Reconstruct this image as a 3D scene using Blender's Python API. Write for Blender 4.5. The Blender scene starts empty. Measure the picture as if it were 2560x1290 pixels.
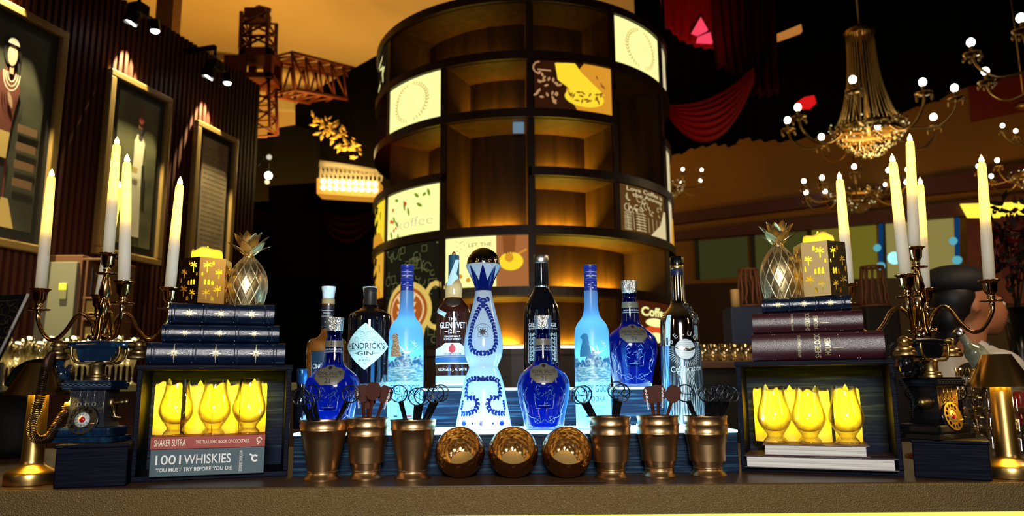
import bpy, bmesh, math, random
from mathutils import Vector, Matrix, Euler
from mathutils.geometry import tessellate_polygon
random.seed(7)
S = bpy.context.scene
COL = S.collection
PI = math.pi
R_ = math.radians

# ------------------------------------------------------------------ camera
FPX = 1870.0                      # focal length in pixels of the 2560 px frame
TH = R_(9.7); RO = R_(0.45)       # pitch up, roll
CZ = 1.25                         # eye height; the bar top is 0.15 lower
BZ = 1.10
_R = Vector((1, 0, 0)); _F = Vector((0, math.cos(TH), math.sin(TH))); _U = Vector((0, -math.sin(TH), math.cos(TH)))
CR = _R * math.cos(RO) - _U * math.sin(RO)
CU = _R * math.sin(RO) + _U * math.cos(RO)
CP = Vector((0, 0, CZ))
cd = bpy.data.cameras.new('camera'); cam = bpy.data.objects.new('camera', cd); COL.objects.link(cam)
M = Matrix.Identity(4)
for i in range(3):
    M[i][0] = CR[i]; M[i][1] = CU[i]; M[i][2] = -_F[i]; M[i][3] = CP[i]
cam.matrix_world = M
cd.sensor_width = 36; cd.sensor_fit = 'HORIZONTAL'; cd.lens = 36 * FPX / 2560
cd.clip_start = .02; cd.clip_end = 100
cd.dof.use_dof = True; cd.dof.focus_distance = 1.40; cd.dof.aperture_fstop = 5.6
S.camera = cam

def ray(px, py):
    return (_F * FPX + CR * (px - 1280) + CU * (645 - py))
def P(px, py, Y):                 # world point at depth Y under a pixel
    d = ray(px, py); return CP + d * (Y / d.y)
def PZ(px, py, z):                # world point at height z under a pixel
    d = ray(px, py); return CP + d * ((z - CZ) / d.z)
def mpp(Y, z=None):               # metres per pixel at depth Y
    z = CZ if z is None else z
    return (Y * math.cos(TH) + (z - CZ) * math.sin(TH)) / FPX

# ------------------------------------------------------------------ world, exposure, big lights
S.view_settings.view_transform = 'Standard'
S.view_settings.look = 'None'
S.view_settings.exposure = 0.0
S.view_settings.gamma = 1.0
S.view_settings.use_curve_mapping = False
W = bpy.data.worlds.new('world'); S.world = W; W.use_nodes = True
W.node_tree.nodes['Background'].inputs[0].default_value = (.55, .30, .13, 1)
W.node_tree.nodes['Background'].inputs[1].default_value = .007
cy = S.cycles
cy.use_denoising = True
cy.max_bounces = 7; cy.diffuse_bounces = 2; cy.glossy_bounces = 3; cy.transmission_bounces = 7; cy.transparent_max_bounces = 12
cy.caustics_reflective = False; cy.caustics_refractive = False
cy.sample_clamp_indirect = 4.0; cy.blur_glossy = 0.5

def aim(o, target):
    d = Vector(target) - o.location
    o.rotation_euler = d.to_track_quat('-Z', 'Y').to_euler()
def area(name, loc, tgt, sx, sy, power, color=(1, 1, 1), spread=180):
    l = bpy.data.lights.new(name, 'AREA'); l.shape = 'RECTANGLE'; l.size = sx; l.size_y = sy
    l.energy = power; l.color = color; l.spread = R_(spread)
    o = bpy.data.objects.new(name, l); COL.objects.link(o); o.location = loc; aim(o, tgt); return o
def point(name, loc, power, color=(1, 1, 1), r=.01, parent=None):
    l = bpy.data.lights.new(name, 'POINT'); l.energy = power; l.color = color; l.shadow_soft_size = r
    o = bpy.data.objects.new(name, l); COL.objects.link(o); o.location = loc
    if parent: o.parent = parent
    return o
def spot(name, loc, tgt, power, color=(1, 1, 1), ang=60, blend=.5, r=.02):
    l = bpy.data.lights.new(name, 'SPOT'); l.energy = power; l.color = color; l.shadow_soft_size = r
    l.spot_size = R_(ang); l.spot_blend = blend
    o = bpy.data.objects.new(name, l); COL.objects.link(o); o.location = loc; aim(o, tgt); return o
# frontal fill added at camera height; warm side strips added for streaks on metal
area('front_fill', (0.05, -.55, 1.66), (0, 1.5, 1.25), .34, .22, 14, (1.0, .97, .92), 110)
area('streak_fill', (-1.9, -.6, 2.3), (0, 1.5, 1.2), .22, .9, 3.2, (1, .72, .35))
area('streak_fill', (2.1, -.5, 2.3), (0, 1.5, 1.2), .22, .9, 3.2, (1, .72, .35))

# ------------------------------------------------------------------ materials
def nodes(m): return m.node_tree.nodes, m.node_tree.links
def mat(name, col, rough=.5, metal=0., emis=None, es=0., spec=.5, trans=0., ior=1.45, coat=0., alpha=1.,
        noise=None, bump=None, wave=None, samp=None, aniso=0.):
    m = bpy.data.materials.new(name); m.use_nodes = True
    n, l = nodes(m); b = n['Principled BSDF']
    b.inputs['Base Color'].default_value = (*col, 1); b.inputs['Roughness'].default_value = rough
    b.inputs['Metallic'].default_value = metal; b.inputs['IOR'].default_value = ior
    b.inputs['Specular IOR Level'].default_value = spec
    b.inputs['Transmission Weight'].default_value = trans; b.inputs['Coat Weight'].default_value = coat
    b.inputs['Alpha'].default_value = alpha
    if emis: b.inputs['Emission Color'].default_value = (*emis, 1); b.inputs['Emission Strength'].default_value = es
    tc = None
    if noise or bump or wave:
        tc = n.new('ShaderNodeTexCoord')
    if noise:                      # (scale tuple, second colour, contrast lo, hi)
        mp = n.new('ShaderNodeMapping'); mp.inputs['Scale'].default_value = noise[0]; l.new(tc.outputs['Object'], mp.inputs[0])
        nt = n.new('ShaderNodeTexNoise'); nt.inputs['Scale'].default_value = 1; nt.inputs['Detail'].default_value = 5; l.new(mp.outputs[0], nt.inputs['Vector'])
        cr = n.new('ShaderNodeValToRGB'); l.new(nt.outputs['Fac'], cr.inputs[0])
        cr.color_ramp.elements[0].position = noise[2]; cr.color_ramp.elements[1].position = noise[3]
        cr.color_ramp.elements[0].color = (*col, 1); cr.color_ramp.elements[1].color = (*noise[1], 1)
        l.new(cr.outputs[0], b.inputs['Base Color'])
    if bump:                       # (kind, scale tuple, strength, distance)
        mp = n.new('ShaderNodeMapping'); mp.inputs['Scale'].default_value = bump[1]; l.new(tc.outputs['Object'], mp.inputs[0])
        if bump[0] == 'voronoi':
            t = n.new('ShaderNodeTexVoronoi'); t.inputs['Scale'].default_value = 1; out = t.outputs['Distance']
        else:
            t = n.new('ShaderNodeTexNoise'); t.inputs['Scale'].default_value = 1; t.inputs['Detail'].default_value = 4; out = t.outputs['Fac']
        l.new(mp.outputs[0], t.inputs['Vector'])
        bp = n.new('ShaderNodeBump'); bp.inputs['Strength'].default_value = bump[2]; bp.inputs['Distance'].default_value = bump[3]
        l.new(out, bp.inputs['Height']); l.new(bp.outputs[0], b.inputs['Normal'])
    if samp: m.cycles.emission_sampling = samp
    return m
def emit(name, col, s, samp='NONE'):
    m = bpy.data.materials.new(name); m.use_nodes = True
    n, l = nodes(m); n.remove(n['Principled BSDF'])
    e = n.new('ShaderNodeEmission'); e.inputs[0].default_value = (*col, 1); e.inputs[1].default_value = s
    l.new(e.outputs[0], n['Material Output'].inputs[0]); m.cycles.emission_sampling = samp
    return m
def translucent(name, col, tcol, mix=.6, rough=.3, gloss=.12):
    m = bpy.data.materials.new(name); m.use_nodes = True
    n, l = nodes(m); n.remove(n['Principled BSDF'])
    d = n.new('ShaderNodeBsdfDiffuse'); d.inputs[0].default_value = (*col, 1)
    t = n.new('ShaderNodeBsdfTranslucent'); t.inputs[0].default_value = (*tcol, 1)
    mx = n.new('ShaderNodeMixShader'); mx.inputs[0].default_value = mix
    l.new(d.outputs[0], mx.inputs[1]); l.new(t.outputs[0], mx.inputs[2])
    g = n.new('ShaderNodeBsdfGlossy'); g.inputs['Roughness'].default_value = rough; g.inputs[0].default_value = (1, 1, 1, 1)
    fr = n.new('ShaderNodeFresnel'); fr.inputs[0].default_value = 1.45
    m2 = n.new('ShaderNodeMixShader'); mul = n.new('ShaderNodeMath'); mul.operation = 'MULTIPLY'; mul.inputs[1].default_value = gloss * 8
    mul.use_clamp = True
    l.new(fr.outputs[0], mul.inputs[0]); l.new(mul.outputs[0], m2.inputs[0])
    l.new(mx.outputs[0], m2.inputs[1]); l.new(g.outputs[0], m2.inputs[2])
    l.new(m2.outputs[0], n['Material Output'].inputs[0])
    return m
def thin_glass(name, tint=(1, 1, 1), gl=1.0, ior=1.45, rough=.03, base=0.):
    m = bpy.data.materials.new(name); m.use_nodes = True
    n, l = nodes(m); n.remove(n['Principled BSDF'])
    t = n.new('ShaderNodeBsdfTransparent'); t.inputs[0].default_value = (*tint, 1)
    g = n.new('ShaderNodeBsdfGlossy'); g.inputs['Roughness'].default_value = rough
    g.inputs[0].default_value = (gl, gl, gl, 1)
    fr = n.new('ShaderNodeLayerWeight'); fr.inputs[0].default_value = .35 if base > .03 else .2
    mx = n.new('ShaderNodeMixShader')
    ad = n.new('ShaderNodeMath'); ad.operation = 'ADD'; ad.inputs[1].default_value = base; ad.use_clamp = True
    l.new(fr.outputs['Facing' if base else 'Fresnel'], ad.inputs[0]); l.new(ad.outputs[0], mx.inputs[0])
    l.new(t.outputs[0], mx.inputs[1]); l.new(g.outputs[0], mx.inputs[2])
    l.new(mx.outputs[0], n['Material Output'].inputs[0]); return m

# ------------------------------------------------------------------ object helpers
def link(o, parent=None):
    COL.objects.link(o)
    if parent: o.parent = parent
    return o
def thing(name, label, cat, loc=(0, 0, 0), rz=0., group=None):
    o = bpy.data.objects.new(name, None); o.empty_display_size = .02; COL.objects.link(o)
    o.location = loc; o.rotation_euler = (0, 0, rz); o['label'] = label; o['category'] = cat
    if group: o['group'] = group
    return o
def tag(o, label=None, cat=None, group=None, kind=None):
    if label: o['label'] = label
    if cat: o['category'] = cat
    if group: o['group'] = group
    if kind: o['kind'] = kind
    return o
def children(o): return [c for c in COL.objects if c.parent == o]
def dup(o, loc=None, rz=None, label=None, group=None, parent=None):
    def cp(src, par):
        c = src.copy(); COL.objects.link(c); c.parent = par
        for ch in list(KIDS.get(src.name, [])):
            k = cp(ch, c); KIDS.setdefault(c.name, []).append(k)
        return c
    r = cp(o, parent)
    if loc is not None: r.location = loc
    if rz is not None: r.rotation_euler[2] = rz
    if label: r['label'] = label
    if group: r['group'] = group
    return r
KIDS = {}

class B:
    """collects geometry and links it as one mesh object"""
    def __init__(s): s.v = []; s.f = []; s.mi = []; s.cur = 0; s.sm = []; s.smooth = True
    def add(s, vs, fs):
        o = len(s.v); s.v += [tuple(x) for x in vs]
        s.f += [tuple(i + o for i in f) for f in fs]; s.mi += [s.cur] * len(fs); s.sm += [s.smooth] * len(fs)
        return s
    def box(s, x0, x1, y0, y1, z0, z1, M=None):
        v = [Vector((x, y, z)) for z in (z0, z1) for y in (y0, y1) for x in (x0, x1)]
        if M: v = [M @ q for q in v]
        k = s.smooth; s.smooth = False
        s.add(v, [(0, 2, 3, 1), (4, 5, 7, 6), (0, 1, 5, 4), (2, 6, 7, 3), (0, 4, 6, 2), (1, 3, 7, 5)]); s.smooth = k; return s
    def bbox(s, x0, x1, y0, y1, z0, z1, b=.002, M=None):
        """box with chamfered edges"""
        bm = bmesh.new(); bmesh.ops.create_cube(bm, size=1)
        for v in bm.verts: v.co = Vector(((x0 + x1) / 2 + v.co.x * (x1 - x0), (y0 + y1) / 2 + v.co.y * (y1 - y0), (z0 + z1) / 2 + v.co.z * (z1 - z0)))
        bmesh.ops.bevel(bm, geom=bm.edges[:], offset=b, segments=2, affect='EDGES', profile=.6)
        bm.verts.ensure_lookup_table()
        vs = [(M @ v.co) if M else v.co.copy() for v in bm.verts]; fs = [[v.index for v in f.verts] for f in bm.faces]
        k = s.smooth; s.smooth = False; s.add(vs, fs); s.smooth = k; bm.free(); return s
    def lathe(s, prof, n=40, M=None, ysc=1., closed=False, cap0=False, cap1=False, tilt=None):
        """prof: [(r, z)] turned around z"""
        vs = []; fs = []; m = len(prof)
        for (r, z) in prof:
            for k in range(n):
                a = 2 * PI * k / n; q = Vector((r * math.sin(a), -r * math.cos(a) * ysc, z))
                vs.append(M @ q if M else q)
        rng = m if closed else m - 1
        for i in range(rng):
            j = (i + 1) % m
            for k in range(n):
                k2 = (k + 1) % n
                fs.append((i * n + k, i * n + k2, j * n + k2, j * n + k))
        if cap0: fs.append(tuple(reversed(range(n))))
        if cap1: fs.append(tuple((m - 1) * n + k for k in range(n)))
        return s.add(vs, fs)
    def cyl(s, p0, p1, r0, r1=None, n=20, caps=True):
        p0 = Vector(p0); p1 = Vector(p1); r1 = r0 if r1 is None else r1
        d = p1 - p0; q = d.to_track_quat('Z', 'Y').to_matrix().to_4x4(); M = Matrix.Translation(p0) @ q
        return s.lathe([(r0, 0), (r1, d.length)], n, M, cap0=caps, cap1=caps)
    def tube(s, pts, r, n=10, caps=True, close=False):
        pts = [Vector(p) for p in pts]; m = len(pts)
        rs = r if isinstance(r, (list, tuple)) else [r] * m
        vs = []; fs = []; up = None
        for i, p in enumerate(pts):
            if close: t = pts[(i + 1) % m] - pts[i - 1]
            else: t = pts[min(i + 1, m - 1)] - pts[max(i - 1, 0)]
            t.normalize()
            if up is None:
                up = Vector((0, 0, 1)) if abs(t.z) < .9 else Vector((1, 0, 0))
            sx = t.cross(up)
            if sx.length < 1e-6: sx = t.orthogonal()
            sx.normalize(); up = sx.cross(t).normalized()
            for k in range(n):
                a = 2 * PI * k / n; vs.append(p + sx * math.cos(a) * rs[i] + up * math.sin(a) * rs[i])
        for i in range(m if close else m - 1):
            j = (i + 1) % m
            for k in range(n):
                k2 = (k + 1) % n; fs.append((i * n + k, i * n + k2, j * n + k2, j * n + k))
        if caps and not close:
            fs.append(tuple(reversed(range(n)))); fs.append(tuple((m - 1) * n + k for k in range(n)))
        return s.add(vs, fs)
    def sphere(s, c, r, nu=16, nv=10, sc=(1, 1, 1)):
        c = Vector(c); vs = []; fs = []
        for j in range(nv + 1):
            t = PI * j / nv
            for k in range(nu):
                a = 2 * PI * k / nu
                vs.append((c.x + r * sc[0] * math.sin(t) * math.cos(a), c.y + r * sc[1] * math.sin(t) * math.sin(a), c.z + r * sc[2] * math.cos(t)))
        for j in range(nv):
            for k in range(nu):
                k2 = (k + 1) % nu; fs.append((j * nu + k, (j + 1) * nu + k, (j + 1) * nu + k2, j * nu + k2))
        return s.add(vs, fs)
    def prism(s, poly, d, M=None):
        """poly in the x-z plane, thickness d along +y"""
        n = len(poly); vs = [Vector((x, 0, z)) for x, z in poly] + [Vector((x, d, z)) for x, z in poly]
        if M: vs = [M @ v for v in vs]
        k = s.smooth; s.smooth = False
        s.add(vs, [tuple(range(n)), tuple(reversed(range(n, 2 * n)))] + [(i, i + n, (i + 1) % n + n, (i + 1) % n) for i in range(n)]); s.smooth = k
        return s
    def build(s, name, mats, parent=None, sharp=None):
        me = bpy.data.meshes.new(name); me.from_pydata(s.v, [], s.f); me.validate()
        ms = mats if isinstance(mats, (list, tuple)) else [mats]
        for m in ms: me.materials.append(m)
        if len(me.polygons) == len(s.f):
            me.polygons.foreach_set('material_index', s.mi); me.polygons.foreach_set('use_smooth', s.sm)
        bm = bmesh.new(); bm.from_mesh(me); bmesh.ops.recalc_face_normals(bm, faces=bm.faces[:])
        if sharp:
            for e in bm.edges:
                if len(e.link_faces) == 2 and e.calc_face_angle(0) > R_(sharp): e.smooth = False
        bm.to_mesh(me); bm.free()
        o = bpy.data.objects.new(name, me); COL.objects.link(o)
        if parent:
            o.parent = parent; KIDS.setdefault(parent.name, []).append(o)
        return o

# ---- lettering: glyph outlines turned into triangles, then laid on any surface
_TX = {}
def glyphs(t, size, sx=1., off=0., res=3):
    key = (t, off, res)
    if key not in _TX:
        c = bpy.data.curves.new('t', 'FONT'); c.body = t; c.size = 1; c.align_x = 'CENTER'; c.align_y = 'CENTER'
        c.resolution_u = res; c.offset = off; c.space_line = .9
        o = bpy.data.objects.new('t', c); COL.objects.link(o)
        dg = bpy.context.evaluated_depsgraph_get(); me = o.evaluated_get(dg).to_mesh()
        vs = [(v.co.x, v.co.y) for v in me.vertices]; fs = [tuple(p.vertices) for p in me.polygons]
        o.evaluated_get(dg).to_mesh_clear(); bpy.data.objects.remove(o); bpy.data.curves.remove(c)
        _TX[key] = (vs, fs)
    vs, fs = _TX[key]
    return [(x * size * sx, y * size) for x, y in vs], fs
def text(b, t, size, f, u=0, v=0, sx=1., off=0., rot=0., fit=None):
    """f(u, v) -> point; u right, v up"""
    vs, fs = glyphs(t, size, sx, off)
    if fit and vs:
        w = max(x for x, _ in vs) - min(x for x, _ in vs); k = fit / w; vs = [(x * k, y) for x, y in vs]
    c, s = math.cos(rot), math.sin(rot)
    b.smooth = False
    b.add([f(u + x * c - y * s, v + x * s + y * c) for x, y in vs], fs)
def flat(o, ex, ez):
    o = Vector(o); ex = Vector(ex).normalized(); ez = Vector(ez).normalized()
    return lambda u, v: o + ex * u + ez * v
def poly2(b, pts, f):
    b.smooth = False; xs = [p[0] for p in pts]; ys = [p[1] for p in pts]; ext = max(max(xs) - min(xs), max(ys) - min(ys))
    if ext < .012: b.add([f(u, v) for u, v in pts], [tuple(range(len(pts)))]); return
    P2 = [Vector((x, y, 0)) for x, y in pts]; st = [tuple(P2[i] for i in t) for t in tessellate_polygon([P2])]; out = []
    while st:
        t = st.pop(); e = [(t[i] - t[(i + 1) % 3]).length for i in range(3)]; m = max(e)
        if m < ext / 6: out.append(t); continue
        i = e.index(m); a, c, d = t[i], t[(i + 1) % 3], t[(i + 2) % 3]; h = (a + c) / 2; st += [(a, h, d), (h, c, d)]
    b.add([f(p.x, p.y) for t in out for p in t], [(3 * i, 3 * i + 1, 3 * i + 2) for i in range(len(out))])
def rows(b, rr, f, n=10):
    """patch from rows (v, uL, uR)"""
    vs = []; fs = []
    for v, a, c in rr:
        for k in range(n + 1): vs.append(f(a + (c - a) * k / n, v))
    for i in range(len(rr) - 1):
        for k in range(n):
            q = i * (n + 1) + k; fs.append((q, q + 1, q + n + 2, q + n + 1))
    b.smooth = True; b.add(vs, fs)
def line2(b, pts, w, f, close=False):
    """stroke of width w along 2d points"""
    m = len(pts); vs = []; fs = []
    for i in range(m):
        p = Vector(pts[i]); q0 = Vector(pts[i - 1] if (i or close) else pts[i]); q1 = Vector(pts[(i + 1) % m] if (i < m - 1 or close) else pts[i])
        t = (q1 - q0); t = t.normalized() if t.length else Vector((1, 0)); nn = Vector((-t.y, t.x)) * w / 2
        vs += [f(p.x + nn.x, p.y + nn.y), f(p.x - nn.x, p.y - nn.y)]
    for i in range(m if close else m - 1):
        j = (i + 1) % m; fs.append((2 * i, 2 * i + 1, 2 * j + 1, 2 * j))
    b.smooth = False; b.add(vs, fs)
def circ(u, v, r, n=20, a0=0, a1=2 * PI, ry=None):
    ry = r if ry is None else ry
    return [(u + r * math.cos(a0 + (a1 - a0) * i / n), v + ry * math.sin(a0 + (a1 - a0) * i / n)) for i in range(n + (0 if abs(a1 - a0) > 6.28 else 1))]
def leaf2(u, v, L, w, ang):
    c, s = math.cos(ang), math.sin(ang); out = []
    for a, h in ((0, 0), (.25, .8), (.55, 1), (.85, .55), (1, 0), (.85, -.55), (.55, -1), (.25, -.8)):
        x = a * L; y = h * w / 2; out.append((u + x * c - y * s, v + x * s + y * c))
    return out
def prof_r(prof, z):
    for (r0, z0), (r1, z1) in zip(prof, prof[1:]):
        if (z0 <= z <= z1) or (z1 <= z <= z0):
            if z1 == z0: continue
            return r0 + (r1 - r0) * (z - z0) / (z1 - z0)
    return prof[0][0] if z < prof[0][1] else prof[-1][0]
def on_lathe(prof, eps=.0005, ysc=1., a0=0.):
    def f(u, z):
        r = prof_r(prof, z); a = u / max(r, .004) + a0; r += eps
        return Vector((r * math.sin(a), -r * math.cos(a) * ysc - (eps if ysc != 1 else 0), z))
    return f
def smooth_prof(pts, n=4):
    """Catmull-Rom through (r, z)"""
    out = []
    for i in range(len(pts) - 1):
        p0 = pts[max(i - 1, 0)]; p1 = pts[i]; p2 = pts[i + 1]; p3 = pts[min(i + 2, len(pts) - 1)]
        for k in range(n):
            t = k / n
            out.append(tuple(.5 * ((2 * p1[j]) + (-p0[j] + p2[j]) * t + (2 * p0[j] - 5 * p1[j] + 4 * p2[j] - p3[j]) * t * t + (-p0[j] + 3 * p1[j] - 3 * p2[j] + p3[j]) * t ** 3) for j in (0, 1)))
    out.append(tuple(pts[-1])); return out
def ppx(cx, Y, pts, base_z):
    """profile from (half width px, py) read around column cx at depth Y, local to base_z"""
    return [(hw * mpp(Y, P(cx, py, Y).z), P(cx, py, Y).z - base_z) for hw, py in pts]
def curve_pts(pts, n=6):
    pts = [Vector(p) for p in pts]; out = []
    for i in range(len(pts) - 1):
        p0 = pts[max(i - 1, 0)]; p1 = pts[i]; p2 = pts[i + 1]; p3 = pts[min(i + 2, len(pts) - 1)]
        for k in range(n):
            t = k / n
            out.append(.5 * ((2 * p1) + (-p0 + p2) * t + (2 * p0 - 5 * p1 + 4 * p2 - p3) * t * t + (-p0 + 3 * p1 - 3 * p2 + p3) * t ** 3))
    out.append(pts[-1]); return out
def holed_panel(outer, holes, thick, name='panel'):
    """flat plate in x-z with cut-outs, returned as (verts, faces) in local x, y(thickness), z"""
    c = bpy.data.curves.new('p', 'CURVE'); c.dimensions = '2D'; c.fill_mode = 'BOTH'; c.extrude = thick / 2
    for pl in [outer] + holes:
        sp = c.splines.new('POLY'); sp.points.add(len(pl) - 1); sp.use_cyclic_u = True
        for p, (x, y) in zip(sp.points, pl): p.co = (x, y, 0, 1)
    o = bpy.data.objects.new('p', c); COL.objects.link(o)
    dg = bpy.context.evaluated_depsgraph_get(); me = o.evaluated_get(dg).to_mesh()
    vs = [(v.co.x, v.co.z, v.co.y) for v in me.vertices]; fs = [tuple(p.vertices) for p in me.polygons]
    o.evaluated_get(dg).to_mesh_clear(); bpy.data.objects.remove(o); bpy.data.curves.remove(c)
    return vs, fs

# palette
M_BRASS = mat('polished_brass', (.83, .50, .20), .12, 1)
M_BRASS_S = mat('satin_brass', (.62, .40, .13), .32, 1)
M_BRONZE = mat('bronze_cup', (.50, .31, .15), .34, 1, bump=('noise', (60, 60, 60), .08, .002))
M_OLDBRASS = mat('antique_brass', (.34, .24, .11), .38, 1, noise=((90, 90, 90), (.10, .06, .03), .4, .75))
M_COPPER = mat('hammered_copper', (.60, .33, .13), .22, 1, bump=('voronoi', (150, 150, 150), .7, .0022))
M_PINE = mat('champagne_metal', (.72, .56, .28), .33, 1)
M_BLACKWOOD = mat('blue_black_wood', (.0008, .0016, .008), .5, spec=.07, noise=((8, 60, 120), (.003, .010, .034), .58, .85), bump=('noise', (12, 80, 160), .5, .002))
M_BLUEWOOD = mat('weathered_blue_wood', (.003, .009, .025), .5, spec=.10, noise=((10, 60, 260), (.035, .11, .18), .5, .8), bump=('noise', (10, 60, 260), .6, .002))
M_LEATHER = mat('navy_leather', (.0015, .008, .026), .24, bump=('voronoi', (900, 900, 900), .30, .0006), spec=.9)
M_MAROON = mat('maroon_leather', (.032, .0035, .008), .35, bump=('voronoi', (900, 900, 900), .35, .0006), spec=1.)
M_GILT = mat('gilt', (.55, .48, .28), .4, .4)
M_PAPER = mat('paper', (.72, .70, .66), .8, noise=((5, 5, 900), (.42, .40, .38), .45, .6))
M_BLACK = mat('black_gloss', (.004, .004, .005), .2)
M_MATT = mat('black_matt', (.006, .005, .005), .7)
M_WHITE = mat('white_print', (.8, .8, .8), .5)
M_INK = mat('ink', (.008, .01, .02), .5)
# ------------------------------------------------------------------ the bar
YE = 1.184
M_BARTOP = mat('bar_top', (.045, .022, .010), .36, spec=.22, noise=((3, 14, 3), (.07, .035, .014), .3, .8))
M_BAREDGE = mat('bar_edge_leather', (.125, .080, .024), .42, bump=('voronoi', (460, 460, 460), 1., .0016), spec=.4)
bar = thing('bar_counter', 'long brown bar counter with grained leather edge carrying all the bottles', 'bar counter', (0, YE, 0))
b = B(); b.bbox(-1.7, 1.7, .004, .80, BZ - .040, BZ, .002); b.build('countertop', M_BARTOP, bar)
b = B(); b.bbox(-1.7, 1.7, -.001, .012, BZ - .0440, BZ - .0012, .0025); o = b.build('front_edge', M_BAREDGE, bar); tag(o, 'grained golden brown leather front edge')
b = B(); b.box(-1.7, 1.7, .014, .02, .75, BZ - .043); o = b.build('light_panel', emit('bar_panel', (.75, .80, .12), 1.5, 'AUTO'), bar); tag(o, 'glowing yellow green panel under the bar top')
b = B(); b.box(-1.7, 1.7, .03, .75, .0, .76); b.build('cabinet_body', M_MATT, bar)

# ------------------------------------------------------------------ lit bottle riser with two steps
M_LIT = emit('lit_acrylic', (.45, .85, 1.0), 2.6, 'AUTO')
T1F, T1B, T2B = 1.330, 1.50, 1.78
Z1 = CZ - .078; Z2 = CZ - .0042
xl = P(736, 1100, 1.335).x; xr = P(1838, 1100, 1.345).x
ris = thing('bottle_riser', 'two step blue black wooden bottle riser with glowing ice blue top plates', 'display stand', ((xl + xr) / 2, T1F, BZ))
w = (xr - xl) / 2
b = B(); b.bbox(-w, w, 0, T1B - T1F, 0, Z1 - BZ - .005, .0015); b.bbox(-w + .05, w - .06, T1B - T1F + .001, T2B - T1F, 0, Z2 - BZ - .005, .0015)
b.build('box', M_BLUEWOOD, ris)
b = B(); b.bbox(-w - .001, w + .001, -.001, T1B - T1F - .001, Z1 - BZ - .0045, Z1 - BZ, .001); o = b.build('top_plate', M_LIT, ris); tag(o, 'glowing ice blue lower top plate')
b = B(); b.bbox(-w + .05, w - .06, T1B - T1F, T2B - T1F, Z2 - BZ - .0045, Z2 - BZ, .001); o = b.build('top_plate', M_LIT, ris); tag(o, 'glowing ice blue upper top plate')
# LEDs inside the steps, shining up through the plates
area('riser_led', ((xl + xr) / 2, 1.41, Z1 + .002), ((xl + xr) / 2, 1.41, 3), 2 * w, .14, 4.0, (.35, .75, 1.0))
area('riser_led', ((xl + xr) / 2, 1.585, Z2 + .002), ((xl + xr) / 2, 1.585, 3), 2 * w - .12, .12, 1.6, (.35, .75, 1.0))

# ------------------------------------------------------------------ crates
M_CRATEBACK = mat('navy_stained_wood', (.005, .009, .025), .6, spec=.08, noise=((10, 40, 200), (.03, .05, .07), .5, .8), bump=('noise', (10, 60, 260), .5, .002))
def crate(pbl, pbr, ptl, depth, label):
    a = PZ(*pbl, BZ); c = PZ(*pbr, BZ); d = c - a; wd = d.length; rz = math.atan2(d.y, d.x)
    h = P(ptl[0], ptl[1], a.y).z - BZ
    t = thing('wooden_crate', label, 'crate', a, rz)
    k = .0085
    for nm, bx in (('bottom_board', (0, wd, 0, depth, 0, k)), ('top_board', (-.002, wd + .002, 0, depth, h - k, h)), ('side_board', (0, k, 0, depth, k, h - k)), ('side_board', (wd - k, wd, 0, depth, k, h - k)), ('back_board', (k, wd - k, depth - .006, depth, k, h - k))):
        q = B(); q.bbox(*bx, .0012); q.build(nm, M_CRATEBACK if nm == 'back_board' else M_BLACKWOOD, t)
    return t, wd, h, rz
CL, CLw, CLh, CLr = crate((322, 1207), (719, 1190), (333, 912), .125, 'open blue black wooden crate under the three navy books')
CRr_, CRw, CRh, CRr = crate((1854, 1178), (2262, 1191), (1827, 904), .125, 'open blue black wooden crate under the two maroon books')

# ------------------------------------------------------------------ books
def tf(o): return Matrix.Translation(o.location) @ Matrix.Rotation(o.rotation_euler[2], 4, 'Z')
def ornament(b, f, u, v, s, kind):
    if kind == 'star':
        for k in range(8):
            a = k * PI / 4; L = s * (1.0 if k % 4 == 2 or k % 4 == 0 else .62) * (1.35 if k % 2 == 0 and k % 4 == 2 else 1)
            poly2(b, leaf2(u + math.cos(a) * s * .1, v + math.sin(a) * s * .1, L, s * .2, a), f)
        for k in range(8):
            a = (k + .5) * PI / 4; line2(b, circ(u + math.cos(a) * s * .42, v + math.sin(a) * s * .42, s * .1, 8), s * .045, f, True)
        for sg in (1, -1): poly2(b, leaf2(u, v + sg * s * 1.35, s * .35 * sg, s * .13, PI / 2), f)
    else:
        for k in range(4):
            a = k * PI / 2; L = s * (1.35 if k % 2 == 0 else .8)
            poly2(b, leaf2(u + math.cos(a) * s * .12, v + math.sin(a) * s * .12, L, s * .2, a), f)
        line2(b, circ(u, v, s * .42, 14), s * .07, f, True)
        for k in range(4):
            a = (k + .5) * PI / 2; poly2(b, leaf2(u, v, s * .68, s * .3, a), f)
            line2(b, circ(u + math.cos(a) * s * .62, v + math.sin(a) * s * .62, s * .14, 8), s * .05, f, True)
def spine_f(wd, h, bulge):
    """spine surface: u along the spine, v up; bulges towards -y"""
    def f(u, v, e=.0006):
        t = max(-1, min(1, (v - h / 2) / (h / 2))); return Vector((u, -bulge * math.sqrt(max(0, 1 - t * t)) - e, v))
    return f
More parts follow.
